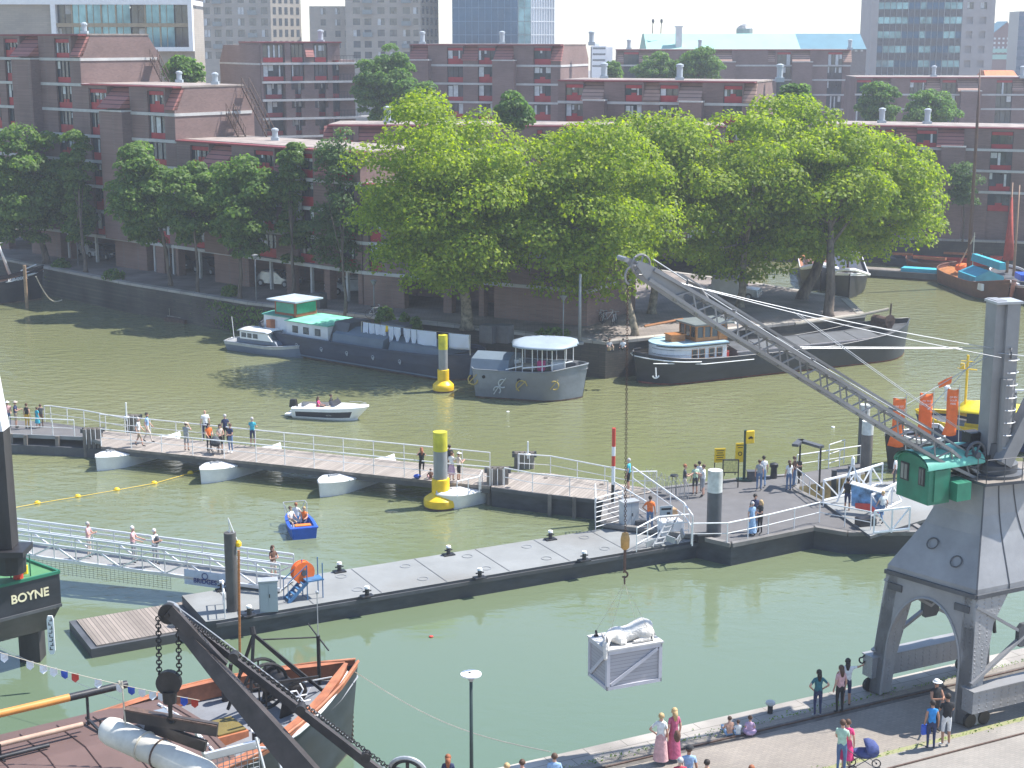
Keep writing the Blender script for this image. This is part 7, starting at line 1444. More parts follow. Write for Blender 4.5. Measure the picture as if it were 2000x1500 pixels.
def person(label,u,v,z,face=180,h=1.72,pose='stand',top='white',sleeve='short',legs='jeans',leg='long',hair='brown',long=False,skin=0,hat=None,dress=None,female=False,shoe='black',group=None,loc=None,turn=0,carry=None):
    p = loc or G(u,v,z); t = T('person',label,'person',tuple(p),R(face),group)
    k = h/1.75; Vc = lambda *a: Vector(a)*k
    sh = .165 if not female else .145; hp = .095
    J = dict(pel=Vc(0,0,.95),spi=Vc(0,.01,1.12),che=Vc(0,0,1.32),nec=Vc(0,.01,1.47),chin=Vc(0,-.02,1.56),head=Vc(0,-.01,1.64),crown=Vc(0,.005,1.71),nose=Vc(0,-.105,1.61))
    for s,q in ((-1,'l'),(1,'r')):
        J['sh'+q] = Vc(s*sh,.01,1.41); J['el'+q] = Vc(s*(sh+.06),.04,1.14); J['wr'+q] = Vc(s*(sh+.075),-.04,.92); J['ha'+q] = Vc(s*(sh+.075),-.07,.84)
        J['hi'+q] = Vc(s*hp,0,.9); J['kn'+q] = Vc(s*.1,-.015,.5); J['an'+q] = Vc(s*.105,.02,.09); J['to'+q] = Vc(s*.125,-.15,.035)
    def arm(q,el,wr):
        s = -1 if q == 'l' else 1; J['el'+q] = Vc(s*el[0],el[1],el[2]); J['wr'+q] = Vc(s*wr[0],wr[1],wr[2]); d = (J['wr'+q]-J['el'+q]).normalized(); J['ha'+q] = J['wr'+q]+d*.085*k
    if pose == 'hips': arm('l',(.36,.1,1.2),(.19,-.04,1.02)); arm('r',(.36,.1,1.2),(.19,-.04,1.02))
    if pose in ('hip1',): arm('r',(.36,.1,1.2),(.19,-.04,1.02))
    if pose == 'photo': arm('l',(.24,-.2,1.25),(.06,-.26,1.52)); arm('r',(.24,-.2,1.25),(.07,-.26,1.52))
    if pose == 'phone': arm('l',(.22,-.1,1.15),(.07,-.3,1.22)); arm('r',(.22,-.1,1.15),(.07,-.3,1.22))
    if pose == 'rail': arm('l',(.2,-.12,1.17),(.2,-.38,1.1)); arm('r',(.2,-.12,1.17),(.18,-.38,1.1))
    if pose == 'push': arm('l',(.2,-.05,1.16),(.16,-.3,1.03)); arm('r',(.2,-.05,1.16),(.16,-.3,1.03))
    if pose == 'point': arm('l',(.4,-.25,1.36),(.55,-.5,1.32)); arm('r',(.36,.1,1.2),(.2,-.04,1.02))
    if pose == 'wave': arm('r',(.36,-.1,1.3),(.3,-.3,1.5))
    if pose == 'fold': arm('l',(.22,-.1,1.15),(-.02,-.2,1.14)); arm('r',(.22,-.1,1.13),(0,-.22,1.1))
    if pose == 'walk':
        J['knl'] = Vc(-.1,-.16,.52); J['anl'] = Vc(-.1,-.24,.09); J['tol'] = Vc(-.11,-.41,.05); J['knr'] = Vc(.1,.06,.5); J['anr'] = Vc(.1,.26,.14); J['tor'] = Vc(.11,.13,.03); arm('l',(.22,.12,1.15),(.22,.04,.93)); arm('r',(.22,-.06,1.15),(.2,-.22,.97))
    if pose == 'step': J['knl'] = Vc(-.14,-.3,.75); J['anl'] = Vc(-.12,-.34,.42); J['tol'] = Vc(-.13,-.5,.37); arm('l',(.24,-.2,1.25),(.06,-.26,1.52)); arm('r',(.24,-.2,1.25),(.07,-.26,1.52))
    if pose in ('sit','seat'):
        dz = (.86 if pose == 'sit' else .5)*k
        for q in J:
            if q[:2] not in ('kn','an','to'): J[q] = J[q]-Vector((0,0,dz))
        if pose == 'sit':
            for s,q in ((-1,'l'),(1,'r')): J['kn'+q] = Vc(s*.17,-.38,.38); J['an'+q] = Vc(s*.12,-.45,.06); J['to'+q] = Vc(s*.13,-.6,.035)
        else:
            for s,q in ((-1,'l'),(1,'r')): J['kn'+q] = Vc(s*.13,-.42,.42); J['an'+q] = Vc(s*.12,-.45,.07); J['to'+q] = Vc(s*.13,-.6,.035)
        for q,s in (('l',-1),('r',1)): J['el'+q] = J['sh'+q]+Vc(s*.06,-.12,-.24); J['wr'+q] = J['el'+q]+Vc(-s*.05,-.22,-.02); J['ha'+q] = J['wr'+q]+Vc(-s*.02,-.08,-.01)
    rad = dict(pel=(.135,.105) if not female else (.14,.11),spi=.105 if female else .118,che=(.15,.105),nec=.05,chin=.062,head=.088,crown=.06,nose=.018,sh=.062,el=.04,wr=.028,ha=.034,hi=.088,kn=.055,an=.038,to=.036)
    names = list(J); idx = {n: i for i,n in enumerate(names)}; V_ = [J[n] for n in names]
    def rr(n):
        r = rad.get(n) or rad[n[:2]]; return tuple(x*k for x in r) if isinstance(r,tuple) else r*k
    Rd = [rr(n) for n in names]
    E_ = [('pel','spi'),('spi','che'),('che','nec'),('nec','chin'),('chin','head'),('head','crown'),('head','nose')]
    for q in 'lr': E_ += [('che','sh'+q),('sh'+q,'el'+q),('el'+q,'wr'+q),('wr'+q,'ha'+q),('pel','hi'+q),('hi'+q,'kn'+q),('kn'+q,'an'+q),('an'+q,'to'+q)]
    E2_ = [(idx[a],idx[b]) for a,b in E_]
    for q in 'lr':                               # five fingers on each palm
        s = -1 if q == 'l' else 1; hd = (J['ha'+q]-J['wr'+q]).normalized(); sd = hd.cross(Vector((1,0,0))).normalized();
        for fi,(o_,ln) in enumerate(((-.026,.07),(-.009,.08),(.009,.075),(.026,.06))):
            a = J['ha'+q]+sd*o_*k+hd*.035*k; b = a+hd*ln*.5*k; c = b+(hd*.8-Vector((s*.5,0,0))).normalized()*ln*.45*k
            i0 = len(V_); V_ += [b,c]; Rd += [.009*k,.007*k]; E2_ += [(idx['ha'+q],i0),(i0,i0+1)]
        i0 = len(V_); a = J['ha'+q]-hd*.02*k-sd*.045*k; V_ += [a,a+hd*.035*k-sd*.01*k]; Rd += [.011*k,.009*k]; E2_ += [(idx['ha'+q],i0),(i0,i0+1)]
    S,TOP,LEG,SHO = 0,1,2,3
    zn = [(J['pel'],J['spi'],LEG if not dress else TOP,.12*k),(J['spi'].lerp(J['pel'],.3),J['che'],TOP,.13*k),(J['che'],J['nec'].lerp(J['che'],.35),TOP,.11*k),(J['nec'],J['crown'],S,.07*k)]
    for q in 'lr':
        a,b,c,d = J['sh'+q],J['el'+q],J['wr'+q],J['ha'+q]
        st_ = {'short': .62,'long': 1,'none': .0}[sleeve]
        zn.append((J['che'],a,TOP,.06*k));
        if st_ > 0: zn.append((a,a.lerp(b,st_),TOP,.05*k))
        if st_ < 1: zn.append((a.lerp(b,max(st_,.08)),b,S,.05*k)); zn.append((b,c,S,.035*k))
        else: zn.append((b,c,TOP,.035*k))
        zn.append((c,d+(d-c),S,.03*k))
        a,b,c,d = J['hi'+q],J['kn'+q],J['an'+q],J['to'+q]
        if leg == 'long': zn += [(a,b,LEG,.07*k),(b,c.lerp(b,.15),LEG,.045*k)]
        elif leg == 'short': zn += [(a,b.lerp(a,.12),LEG,.07*k),(b,c.lerp(b,.2),S,.045*k)]
        else: zn += [(a,b,S,.07*k),(b,c,S,.045*k)]
        zn.append((c.lerp(d,.15),d,SHO,.04*k))
    zn = [(tuple(a),tuple(b),m,r) for a,b,m,r in zn]
    mats = [M_skin[skin],col(top,C[top]),col(legs,C[legs]),col(shoe,C[shoe])]
    skin_later('body',V_,E2_,Rd,zn,mats,t,1)
    hd = J['head']
    mb = MB()
    if hair != 'bald': mb.ball(hd+Vc(0,.022,.03),(.098*k,.1*k,.1*k),10,8)
    if long: mb.tube([hd+Vc(0,.06,.02),hd+Vc(0,.1,-.1),hd+Vc(0,.11,-.28)],[.08*k,.085*k,.04*k],8)
    if mb.v: mb.build('hair',HM[hair],t,smooth=True)
    mb = MB()
    for s in (-1,1): mb.ball(hd+Vc(s*.032,-.083,.0),.0095*k,6,4)
    mb.build('eyes',M_dark,t)
    mb = MB(); mb.ball(hd+Vc(0,-.082,-.062),(.022*k,.008*k,.006*k),6,4); mb.build('mouth',pm('lips',(.35,.08,.07),.6),t)
    mb = MB()
    for s in (-1,1): mb.ball(hd+Vc(s*.09,.0,-.01),(.012*k,.02*k,.03*k),6,4)
    mb.build('ears',M_skin[skin],t)
    if hat: mb = MB(); mb.ball(hd+Vc(0,.01,.07),(.102*k,.11*k,.07*k),10,6); mb.lathe([(.16*k,0),(.15*k,.012*k)],hd+Vc(0,-.03,.05),14); mb.build('hat',col(hat,C[hat]),t,smooth=True)
    if dress:
        zb = .42 if dress == 'knee' else (.14 if dress == 'maxi' else .62); dcol = legs if dress else top; z0 = J['pel'].z+.12*k
        if pose in ('sit',): mb = MB(); mb.ball(J['pel']+Vc(0,-.15,.05),(.3*k,.38*k,.14*k),12,6); mb.build('skirt',col(dcol,C[dcol]),t,smooth=True)
        else:
            mb = MB(); n = 18; prf = [(.13,z0),(.165,z0-.15*k),(.19,z0-.3*k),(.25 if dress == 'maxi' else .23,zb*k)]; rows = []
            for r_,z_ in prf: rows.append([Vector((r_*k*math.cos(a_*2*math.pi/n)*(1+.06*math.sin(a_*3.1)*(z0-z_)),r_*.8*k*math.sin(a_*2*math.pi/n)*(1+.1*math.sin(a_*2.3)*(z0-z_)),z_)) for a_ in range(n)])
            mb.loft(rows,True); o = mb.build('skirt',col(dcol,C[dcol]),t,smooth=True)
    return t,J
Z1,ZB,ZG = 1.12,1.16,2.81
P_ = person
# -- left landing
P_('person in a white cap and pink and white top, half hidden by the spud pole',17,836,ZB,20,top='pink',hat='white',legs='jeans',pose='rail')
P_('person in a navy shirt and straw hat leaning forward beside the spud pole',32,836,ZB,90,top='navy',legs='khaki',leg='short',hat='cream',pose='phone')
P_('person in a black sleeveless top and yellow trousers on the left landing',54,837,ZB,170,h=1.62,top='black',sleeve='none',legs='yellow',hair='brown',female=True)
P_('child in a turquoise dress at the left landing',74,836,ZB,150,h=1.35,top='turq',legs='turq',dress='knee',leg='none',hair='brown',female=True)
P_('small person in a dark top next to the child in turquoise',81,835,ZB,200,h=1.5,top='dgrey',legs='brown',pose='photo')
# -- footbridge
P_('person in a white shirt and khaki shorts walking on the planked bridge',272,872,ZB,90,h=1.8,top='white',legs='khaki',leg='short',hair='grey',pose='walk')
P_('person in a blue checked shirt and white trousers walking behind the one in shorts',289,864,ZB,95,h=1.85,top='lblue',legs='cream',hair='dark',pose='walk')
P_('person in grey with a sun hat holding a camera up, alone at the near rail',365,881,ZB,170,h=1.75,top='grey',legs='grey',leg='short',hat='cream',pose='photo')
P_('tall bald person in a white T-shirt and dark trousers by the far rail',402,861,ZB,200,h=1.95,top='white',legs='navy',hair='bald')
P_('person in an orange red jacket standing behind the stroller',409,882,ZB,30,h=1.72,top='orange',legs='black',hair='dark',pose='push')
P_('person in a cream sleeveless top and black shorts beside the stroller',431,883,ZB,20,h=1.7,top='cream',sleeve='none',legs='black',leg='short',hair='dark',long=True,female=True,pose='fold')
P_('grey haired person in a violet shirt behind the stroller group',441,866,ZB,200,h=1.8,top='navy',legs='black',hair='grey')
P_('person in a dark top and blue jeans with folded arms, right of the stroller',451,884,ZB,330,h=1.75,top='navy',legs='jeans',hair='brown',pose='fold',shoe='white')
P_('person in a bright turquoise T-shirt and dark shorts at the far rail',494,872,ZB,180,h=1.8,top='turq',legs='navy',leg='short',hair='grey',pose='rail')
P_('person in black with one foot raised on the rail, taking a picture',824,935,ZB,190,h=1.78,top='black',sleeve='none',legs='black',hair='ginger',long=True,female=True,pose='step')
P_('child sitting on the bridge edge beside the person in black',841,936,ZB,200,h=1.2,top='brown',legs='pink',hair='brown',pose='sit')
P_('person in a white and lilac dress right of the nearer guide pile',882,939,ZB,160,h=1.65,top='white',legs='lilac',dress='knee',leg='none',hair='brown',female=True,pose='phone')
P_('person in a white hat and black shorts by the bridge rail',896,940,ZB,120,h=1.65,top='cream',legs='black',leg='short',hat='white',female=True,pose='phone')
P_('dark haired person in black behind the pair at the guide pile',878,928,ZB,180,h=1.75,top='black',legs='dgrey',hair='dark')
# -- junction pontoon
P_('person in a turquoise patterned shirt and black shorts on the planked ramp',1227,958,Z1,250,h=1.8,top='turq',legs='black',leg='short',hair='grey')
P_('worker in an orange hi-vis vest and jeans leaning on the grey cabinet',1269,1038,.95,175,h=1.85,top='orange',legs='jeans',hair='dark',skin=1,pose='hip1')
P_('person with ginger hair, dark top and white trousers in the standing group',1337,971,Z1,90,h=1.82,top='dgrey',legs='cream',hair='ginger',pose='phone')
P_('person in a pale green T-shirt and dark shorts, second in the standing group',1357,967,Z1,200,h=1.72,top='mint',legs='dgrey',leg='short',hair='brown')
P_('person half hidden at the back of the standing group in a white top',1365,961,Z1,160,h=1.72,top='white',legs='grey',hair='dark')
P_('person in a white shirt and grey shorts at the right of the standing group',1373,970,Z1,250,h=1.78,top='white',legs='grey',leg='short',hair='brown',pose='phone')
P_('person in a grey and pink top and jeans behind the pale topped pile',1482,958,Z1,170,h=1.72,top='grey',legs='jeans',hair='brown',female=True)
P_('person in a white shirt next to the one in grey and pink',1490,952,Z1,190,h=1.78,top='white',legs='lblue',hair='dark')
P_('person in a pale striped dress at the near railing',1468,1045,Z1,20,h=1.7,top='lblue',legs='lblue',dress='maxi',leg='none',hair='grey',female=True)
P_('person in black embraced by the one in stripes',1484,1042,Z1,300,h=1.72,top='black',legs='black',hair='blond',long=True,female=True,pose='fold')
P_('tall person in navy behind the embracing pair',1473,1037,Z1,10,h=1.9,top='navy',legs='jeans',hair='dark')
P_('person in a white top with a black wrap and jeans by the shelter frame',1540,959,Z1,195,h=1.72,top='white',legs='jeans',hair='brown',female=True,long=True)
P_('person in a patterned brown top beside the shelter control box',1550,951,Z1,60,h=1.72,top='brown',legs='jeans',hair='brown',pose='phone')
P_('broad person all in black T-shirt and blue shorts by the white trussed walkway',1654,1001,Z1,150,h=1.85,top='black',legs='navy',leg='short',hair='dark',skin=1,pose='phone')
P_('fair haired person in a white top walking by the white trussed walkway',1722,1022,1.3,200,h=1.68,top='white',legs='jeans',hair='blond',female=True,pose='walk')
P_('person in a white T-shirt left of the green crane cabin',1746,952,1.1,250,h=1.85,top='white',legs='dgrey',hair='brown')
# -- gangway
def gw_(f): q = ga.lerp(gb,f)+gw*.45; return Vector((q.x,q.y,q.z+.05))
def gfrac(u):
    best = min((abs(1000+FPX*(gw_(i/200).x)/((gw_(i/200).y)*ct+(HC-gw_(i/200).z)*st)-u),i/200) for i in range(201)); return gw_(best[1])
P_('first of three people on the gangway from the left, curly grey hair and pink top',0,0,0,80,loc=gfrac(175),h=1.68,top='pink',legs='cream',hair='grey',female=True,pose='phone')
P_('middle of the three people on the gangway, pink shirt and pale trousers',0,0,0,85,loc=gfrac(262),h=1.75,top='pink',legs='grey',hair='white',pose='rail')
P_('third person on the gangway, white shirt with a dark backpack',0,0,0,60,loc=gfrac(304),h=1.75,top='white',legs='grey',hair='white',pose='phone')
P_('long haired person in a patterned top at the pontoon end of the gangway',0,0,0,40,loc=gfrac(535),h=1.68,top='brown',legs='cream',leg='short',hair='brown',long=True,female=True,pose='phone')
# -- in the boats
def inboat(t,x,y,z): r = t.rotation_euler.z; return Vector((t.location.x+x*math.cos(r)-y*math.sin(r),t.location.y+x*math.sin(r)+y*math.cos(r),z))
hb = R(90)
P_('passenger in a pink top in the white motor boat',0,0,0,80,loc=inboat(MOT,-.9,-.35,.3),h=1.65,top='hotpink',legs='black',hair='brown',long=True,female=True,pose='seat')
P_('driver in black behind the windscreen of the white motor boat',0,0,0,80,loc=inboat(MOT,-.25,.3,.3),h=1.75,top='black',legs='navy',hair='dark',pose='seat')
P_('passenger in a white T-shirt on the left side of the blue boat',0,0,0,40,loc=inboat(BLU,.15,.45,.16),h=1.6,top='white',legs='khaki',leg='short',hair='brown',pose='seat')
P_('passenger in an orange life vest in the blue boat',0,0,0,-10,loc=inboat(BLU,.0,-.25,.16),h=1.55,top='orange',sleeve='none',legs='navy',hair='blond',pose='seat')
P_('passenger in white at the bow of the blue boat',0,0,0,170,loc=inboat(BLU,.75,.05,.16),h=1.6,top='white',legs='blue',hair='ginger',pose='seat')
# -- near quay
P_('person in a dark teal vest with hands on hips at the quay edge',1596,1400,ZG,190,h=1.68,top='teal',legs='navy',hair='dark',long=True,female=True,pose='hips',shoe='grey')
P_('person in a patterned pink shirt and dark trousers, hands on hips, near the crane leg',1639,1393,ZG,200,h=1.72,top='pink',legs='black',hair='brown',long=True,female=True,pose='stand')
P_('dark haired person in a white T-shirt pointing at the water',1652,1380,ZG,175,h=1.74,top='white',legs='navy',leg='short',hair='dark',long=True,female=True,pose='point',skin=1)
P_('tanned person in a black vest and white cap near the crane leg',1824,1428,ZG,20,h=1.8,top='black',sleeve='none',legs='black',hair='dark',skin=1,pose='phone',hat='white')
P_('person in a blue crop top and dark jeans carrying a blue bag',1817,1464,ZG,175,h=1.68,top='blue',sleeve='none',legs='navy',hair='dark',female=True,skin=1)
P_('person in a black T-shirt and white shorts beside the crane leg',1846,1457,ZG,185,h=1.8,top='black',legs='white',leg='short',hair='dark',skin=1,shoe='white',pose='phone')
P_('person in a mint green T-shirt pushing the navy pram',1642,1512,ZG,150,h=1.8,top='mint',legs='jeans',hair='brown',pose='push')
P_('person in hot pink half hidden behind the one in the mint T-shirt',1652,1506,ZG,170,h=1.72,top='hotpink',legs='hotpink',dress='knee',leg='none',hair='brown',female=True)
P_('blonde person in a white blouse and long pale pink skirt on the quay',1290,1492,ZG,165,h=1.7,top='white',legs='pink',dress='maxi',leg='none',hair='blond',female=True,pose='hip1')
P_('long haired blonde person in a long red dress with a brown backpack',1315,1486,ZG,200,h=1.78,top='rose',sleeve='short',legs='rose',dress='maxi',leg='none',hair='blond',long=True,female=True)
P_('child in an orange striped shirt sitting at the quay edge, left of three',1424,1436,ZG,200,h=1.3,top='stripe',legs='lblue',hair='brown',pose='sit')
P_('smallest child in a white shirt sitting between the striped and the lilac ones',1441,1436,ZG,190,h=1.05,top='white',legs='lblue',hair='brown',pose='sit')
P_('child in a pink and lilac dress sitting right of the other two',1464,1436,ZG,170,h=1.35,top='lilac',legs='lilac',dress='knee',hair='brown',pose='sit',female=True)
for lb,u,vh,hgt,kw in (('person in a dark cap and pale blue shirt at the bottom edge',1346,1458,1.78,dict(top='lblue',hat='black',legs='jeans',skin=1)),('grey haired person in dark red at the bottom edge',1329,1480,1.7,dict(top='red',hair='grey',legs='black')),('dark haired person at the bottom edge below the red dress',1381,1484,1.7,dict(top='yellow',hair='dark',legs='black')),
        ('only the ginger head of this person shows at the bottom edge',1468,1495,1.7,dict(top='brown',hair='ginger',legs='black')),('person in a blue T-shirt at the bottom, right of the lamp post',1083,1472,1.75,dict(top='lblue',hair='brown',legs='navy')),('brown haired head at the bottom edge, left of the blue T-shirt',1020,1484,1.7,dict(top='pink',hair='brown',legs='navy')),
        ('pink shirted person whose head just enters the bottom edge',990,1491,1.68,dict(top='hotpink',hair='blond',legs='navy')),('red haired person in a navy top left of the lamp post',875,1474,1.68,dict(top='navy',hair='ginger',legs='navy',female=True,long=True))):
    q = G(u,vh,QZ+hgt); P_(lb,0,0,0,180,loc=Vector((q.x,q.y,QZ+.01)),h=hgt,**kw)
# -- donkey statue
dk = T('donkey_statue','white plaster donkey lying on the crate with its head hanging over the edge','statue',tuple(cq(l1*.5,l2*.4,hz_)),math.atan2(E1.y,E1.x))
def D(a,b,z): w_ = cq(a,b,hz_)+Vector((0,0,z)); c = w_-Vector(dk.location); r = -dk.rotation_euler.z; return Vector((c.x*math.cos(r)-c.y*math.sin(r),c.x*math.sin(r)+c.y*math.cos(r),c.z))
a0 = l1/1.95
M_don = pm('plaster_white',(.66,.63,.58),.85,0,.2,5,bump=.7,bscale=14,dirt=.3)
sp = [(1.8,.55,.2,.12),(1.7,.55,.27,.27),(1.52,.53,.31,.34),(1.3,.52,.27,.31),(1.05,.52,.22,.27),(.8,.51,.2,.26),(.58,.5,.23,.27),(.42,.44,.27,.24),(.3,.37,.29,.18),(.18,.28,.3,.145),(.07,.18,.24,.12),(.0,.1,.13,.11),(-.03,.05,-.02,.085),(-.05,.02,-.17,.065),(-.06,.0,-.28,.06),(-.06,-.01,-.32,.03)]
mb = MB(); mb.tube([D(a*a0,b,z) for a,b,z,r in sp],[r for *_,r in sp],14)
mb.ball(D(1.5*a0,.3,.22),(.3,.2,.22),14,10); mb.ball(D(.58*a0,.3,.16),(.2,.13,.16),12,8)
for pts,rr_ in (([(1.55,.2,.08),(1.25,.16,.07),(1.0,.17,.05)],[.1,.07,.05]),([(1.6,.2,.07),(1.72,.16,.05)],[.08,.05]),([(.55,.22,.07),(.8,.2,.06),(.68,.15,.05)],[.085,.06,.045]),([(1.84,.5,.2),(1.9,.42,.1),(1.86,.34,.04)],[.04,.03,.02]),([(1.5,.85,.08),(1.2,.88,.06)],[.1,.06])): mb.tube([D(a*a0,b,z) for a,b,z in pts],rr_,8)
o = mb.build('body',M_don,dk,smooth=True); m_ = o.modifiers.new('fuse','REMESH'); m_.mode = 'VOXEL'; m_.voxel_size = .022; m_.use_smooth_shade = True; m_ = o.modifiers.new('soft','SMOOTH'); m_.iterations = 6
for s in (-1,1): mb = MB(); q = D(.03*a0,.15+s*.09,.24); mb.tube([q,q+Vector((-.03,s*.05,.1)),q+Vector((-.08,s*.09,.24))],[.03,.04,.006],6); mb.build('ear',pm('grey_ear',(.35,.33,.32),.8),dk,smooth=True)
for s in (-1,1): mb = MB(); mb.ball(D(-.01*a0,.06+s*.075,.0),.018); mb.build('eye',M_dark,dk)
skin_flush()
# ================================================================ SMALL THINGS
def pram(label,p,ang,body,hood,s=1.):
    t = T('pram' if s > .9 else 'stroller',label,'pram',tuple(p),ang); mb = MB(); mb.tube([(-.05,0,.5),(-.05,0,.6)],[.2,.24],12); mb.ball((-.02,0,.6),(.44,.24,.17),12,8); mb.build('basket',body,t,smooth=True)
    mb = MB(); rows = [[Vector((.06+.36*math.cos(a_)*math.sin(b_),.26*math.cos(b_),.68+.4*math.sin(a_)*math.sin(b_))) for b_ in [math.pi*j/10 for j in range(11)]] for a_ in [R(-5),R(25),R(55),R(85),R(112)]]; mb.loft(rows); o = mb.build('hood',hood,t,smooth=True); o.modifiers.new('t','SOLIDIFY').thickness = .015
    mb = MB()
    for s_ in (-.24,.24): mb.tube([(.35,s_,.2),(-.5,s_,.75),(-.75,s_,1.0)],.014,5); mb.tube([(-.38,s_,.18),(.2,s_,.6)],.014,5)
    mb.tube([(-.75,-.24,1.0),(-.75,.24,1.0)],.018,5); mb.build('frame',M_dgrey,t)
    for x in (-.38,.38):
        for y in (-.27,.27): mb = MB(); mb.ring((x,y,.15),(0,1,0),.13,.02,16,5); mb.disc((x,y,.15),(0,1,0),.03,.04,8); mb.build('wheel',M_black,t)
pram('navy blue hooded pram on the quay at the bottom edge',G(1688,1506,ZG),R(-8),col('pram_navy',(.06,.08,.22)),MATS['cloth_pram_navy']); pram('black stroller in the middle of the footbridge group',G(421,886,ZB),R(-60),col('black',C['black']),col('dgrey',C['dgrey']),.8)
def sack(name,label,cat,p,sz,mat,rz_=0):
    mb = MB(); mb.ball((p[0],p[1],p[2]),sz,10,8); mb.ring((p[0],p[1],p[2]+sz[2]),(0,1,0),.07,.012,8,4,0,math.pi); tag(mb.build(name,mat,smooth=True),label,cat)
q = G(1811,1438,ZG+.75); clutter_bag = 1
sack('backpack','brown backpack on the long haired person in the red dress','backpack',G(1323,1432,ZG+1.25)+Vector((0,-.0,-.1)),(.11,.13,.2),col('brown',C['brown'])); q = gfrac(304); sack('backpack','dark backpack on the third person on the gangway','backpack',q+Vector((.14,-.1,1.25)),(.12,.12,.2),col('dgrey',C['dgrey']))
sack('sports_bag','blue and white bag at the feet of the person in black on the bridge','bag',G(815,934,ZB)+Vector((0,0,.12)),(.22,.14,.12),M_blue)
# cluttered corner: : box, crates, ladder, board, outboard, panels
def clutter(name,label,cat,p,sz,mat,rz_=.3,bev=.02,tilt=None):
    mb = MB(); mb.box((0,0,sz[2]/2),sz,0); mb.box((0,0,sz[2]+.012),(sz[0]*.9,sz[1]*.9,.02)); o = mb.build(name,mat,bevel=bev); o.location = p; o.rotation_euler.z = rz_
    if tilt: o.rotation_euler.x = tilt
    return tag(o,label,cat)
pz_ = lambda u,v,z=.95: G(u,v,z)
clutter('shoulder_bag','bright blue bag hanging at the side of the person in the blue top','bag',G(1806,1462,ZG)+Vector((0,0,.5)),(.3,.12,.3),M_blue,bev=.05)
clutter('wicker_basket','tan cardboard box on top of the clutter by the worker','box',pz_(1310,1035)+Vector((0,0,.75)),(.55,.4,.35),pm('cardboard',(.42,.27,.15),.9,0,.2,3)); clutter('white_table','white table top under the cardboard box','table',pz_(1308,1042),(1.1,.7,.7),M_cleanw)
clutter('dark_toolbox','black bag of gear on the pontoon left of the dark pile','bag',pz_(1374,1056),(.8,.5,.35),M_black); clutter('gear_case','dark case behind the cluttered corner by the sloping handrail','case',pz_(1250,1030),(.6,.5,.4),M_dgrey)
t = T('aluminium_steps','silver stepladder leaning at the cluttered pontoon corner','ladder',pz_(1285,1065)); a,b = pz_(1275,1068),pz_(1305,1050)+Vector((0,0,.95))
mb = MB(); o_ = Vector((.45,.25,0)); mb.beam(a,b,.05,.1); mb.beam(a+o_,b+o_,.05,.1); mb.build('rail',M_galv,t)
for k in range(5): mb = MB(); q = a.lerp(b,(k+.5)/5); mb.beam(q,q+o_,.16,.03); mb.build('step',M_galv,t)
for i,(u,v,s_) in enumerate(((1262,1068,.3),(1322,1066,.5),(1335,1060,.8),(1318,1072,.2))): mb = MB(); q = pz_(u,v)+Vector((0,0,.1+.1*i)); mb.beam(q,q+Vector((.5-.3*i,.3,.35*s_)),.05,.3); tag(mb.build('metal_offcut',M_galv),'silver metal panel in the cluttered corner, %s' % ('lowest left one by the steps','flat one right of the steps','steepest one by the rail','small one in front')[i],'metal panel','metal panels at the pontoon corner')
t = T('warning_board','grey sign with dark writing standing at the rail behind the clutter','sign',pz_(1300,1010)); q = pz_(1300,1045)+Vector((0,0,1.25)); mb = MB(); mb.box(q,(.65,.04,.5),R(12)); mb.build('panel',M_cab,t); mb = MB(); mb.box(q+Vector((.005,-.03,.1)),(.5,.012,.1),R(12)); mb.box(q+Vector((-.12,-.03,-.1)),(.2,.012,.14),R(12)); mb.box(q+Vector((.12,-.03+.02,-.12)),(.16,.03,.1),R(12)); mb.build('lettering',M_dark,t); mb = MB(); mb.beam(q-Vector((.25,-.04,0)),q-Vector((.25,-.04,1.25)),.04); mb.beam(q+Vector((.25,.08,0)),q+Vector((.25,.08,-1.25)),.04); mb.build('leg',M_galv,t)
# white trussed access to the ferry stage, with a picture board
t = T('trussed_walkway','white trussed walkway between the junction pontoon and the ferry stage','walkway',jp(1700,990)); M_wt = M_cleanw
wa,wb,wc_,wd2 = jp(1607,985),jp(1700,945),jp(1700,1052),jp(1800,1010)
slab(t,[tuple(q)[:2] for q in (wa,wc_,jp(1830,1012),jp(1800,945),wb)],1.25,.15,'deck',M_deck,M_dgrey)
for nm,a,b in (('left_truss',wa,jp(1698,962)),('right_truss',jp(1706,1048),jp(1775,1040)),('middle_truss',jp(1655,972),jp(1722,950)),('far_truss',jp(1700,1015),jp(1760,985))):
    mb = MB(); L0 = (b-a).length; n = max(2,round(L0/1.1))
    for h in (.2,1.3): mb.beam(a+Vector((0,0,h)),b+Vector((0,0,h)),.09)
    for i in range(n+1): q = a.lerp(b,i/n); mb.beam(q+Vector((0,0,.1)),q+Vector((0,0,1.3)),.07)
    for i in range(n): q0,q1 = a.lerp(b,i/n),a.lerp(b,(i+1)/n); mb.beam(q0+Vector((0,0,.2 if i % 2 else 1.3)),q1+Vector((0,0,1.3 if i % 2 else .2)),.06)
    mb.build(nm,M_wt,t)
q = jp(1662,985); mb = MB();
for dx in (-.75,.75): mb.beam(q+Vector((dx,0,.1)),q+Vector((0,0,2.2)),.08)
mb.lathe([(.1,2.15),(.1,2.5),(.03,2.6)],q,10); mb.build('lamp_tripod',M_wt,t)
t = T('picture_board','sloping blue and red picture board on the ferry stage','sign',jp(1695,1003)); q = jp(1692,1008); mb = MB(); a_,b_ = q+Vector((-.75,.2,.5)),q+Vector((.75,-.5,.2)); mb.hexa([a_,b_,b_+Vector((.05,.1,0)),a_+Vector((.05,.1,0))],[a_+Vector((0,.25,1.1)),b_+Vector((0,.25,1.1)),b_+Vector((.05,.35,1.1)),a_+Vector((.05,.35,1.1))]); mb.build('panel',pm('picture_blue',(.12,.25,.42),.4,0,.9,2.2),t)
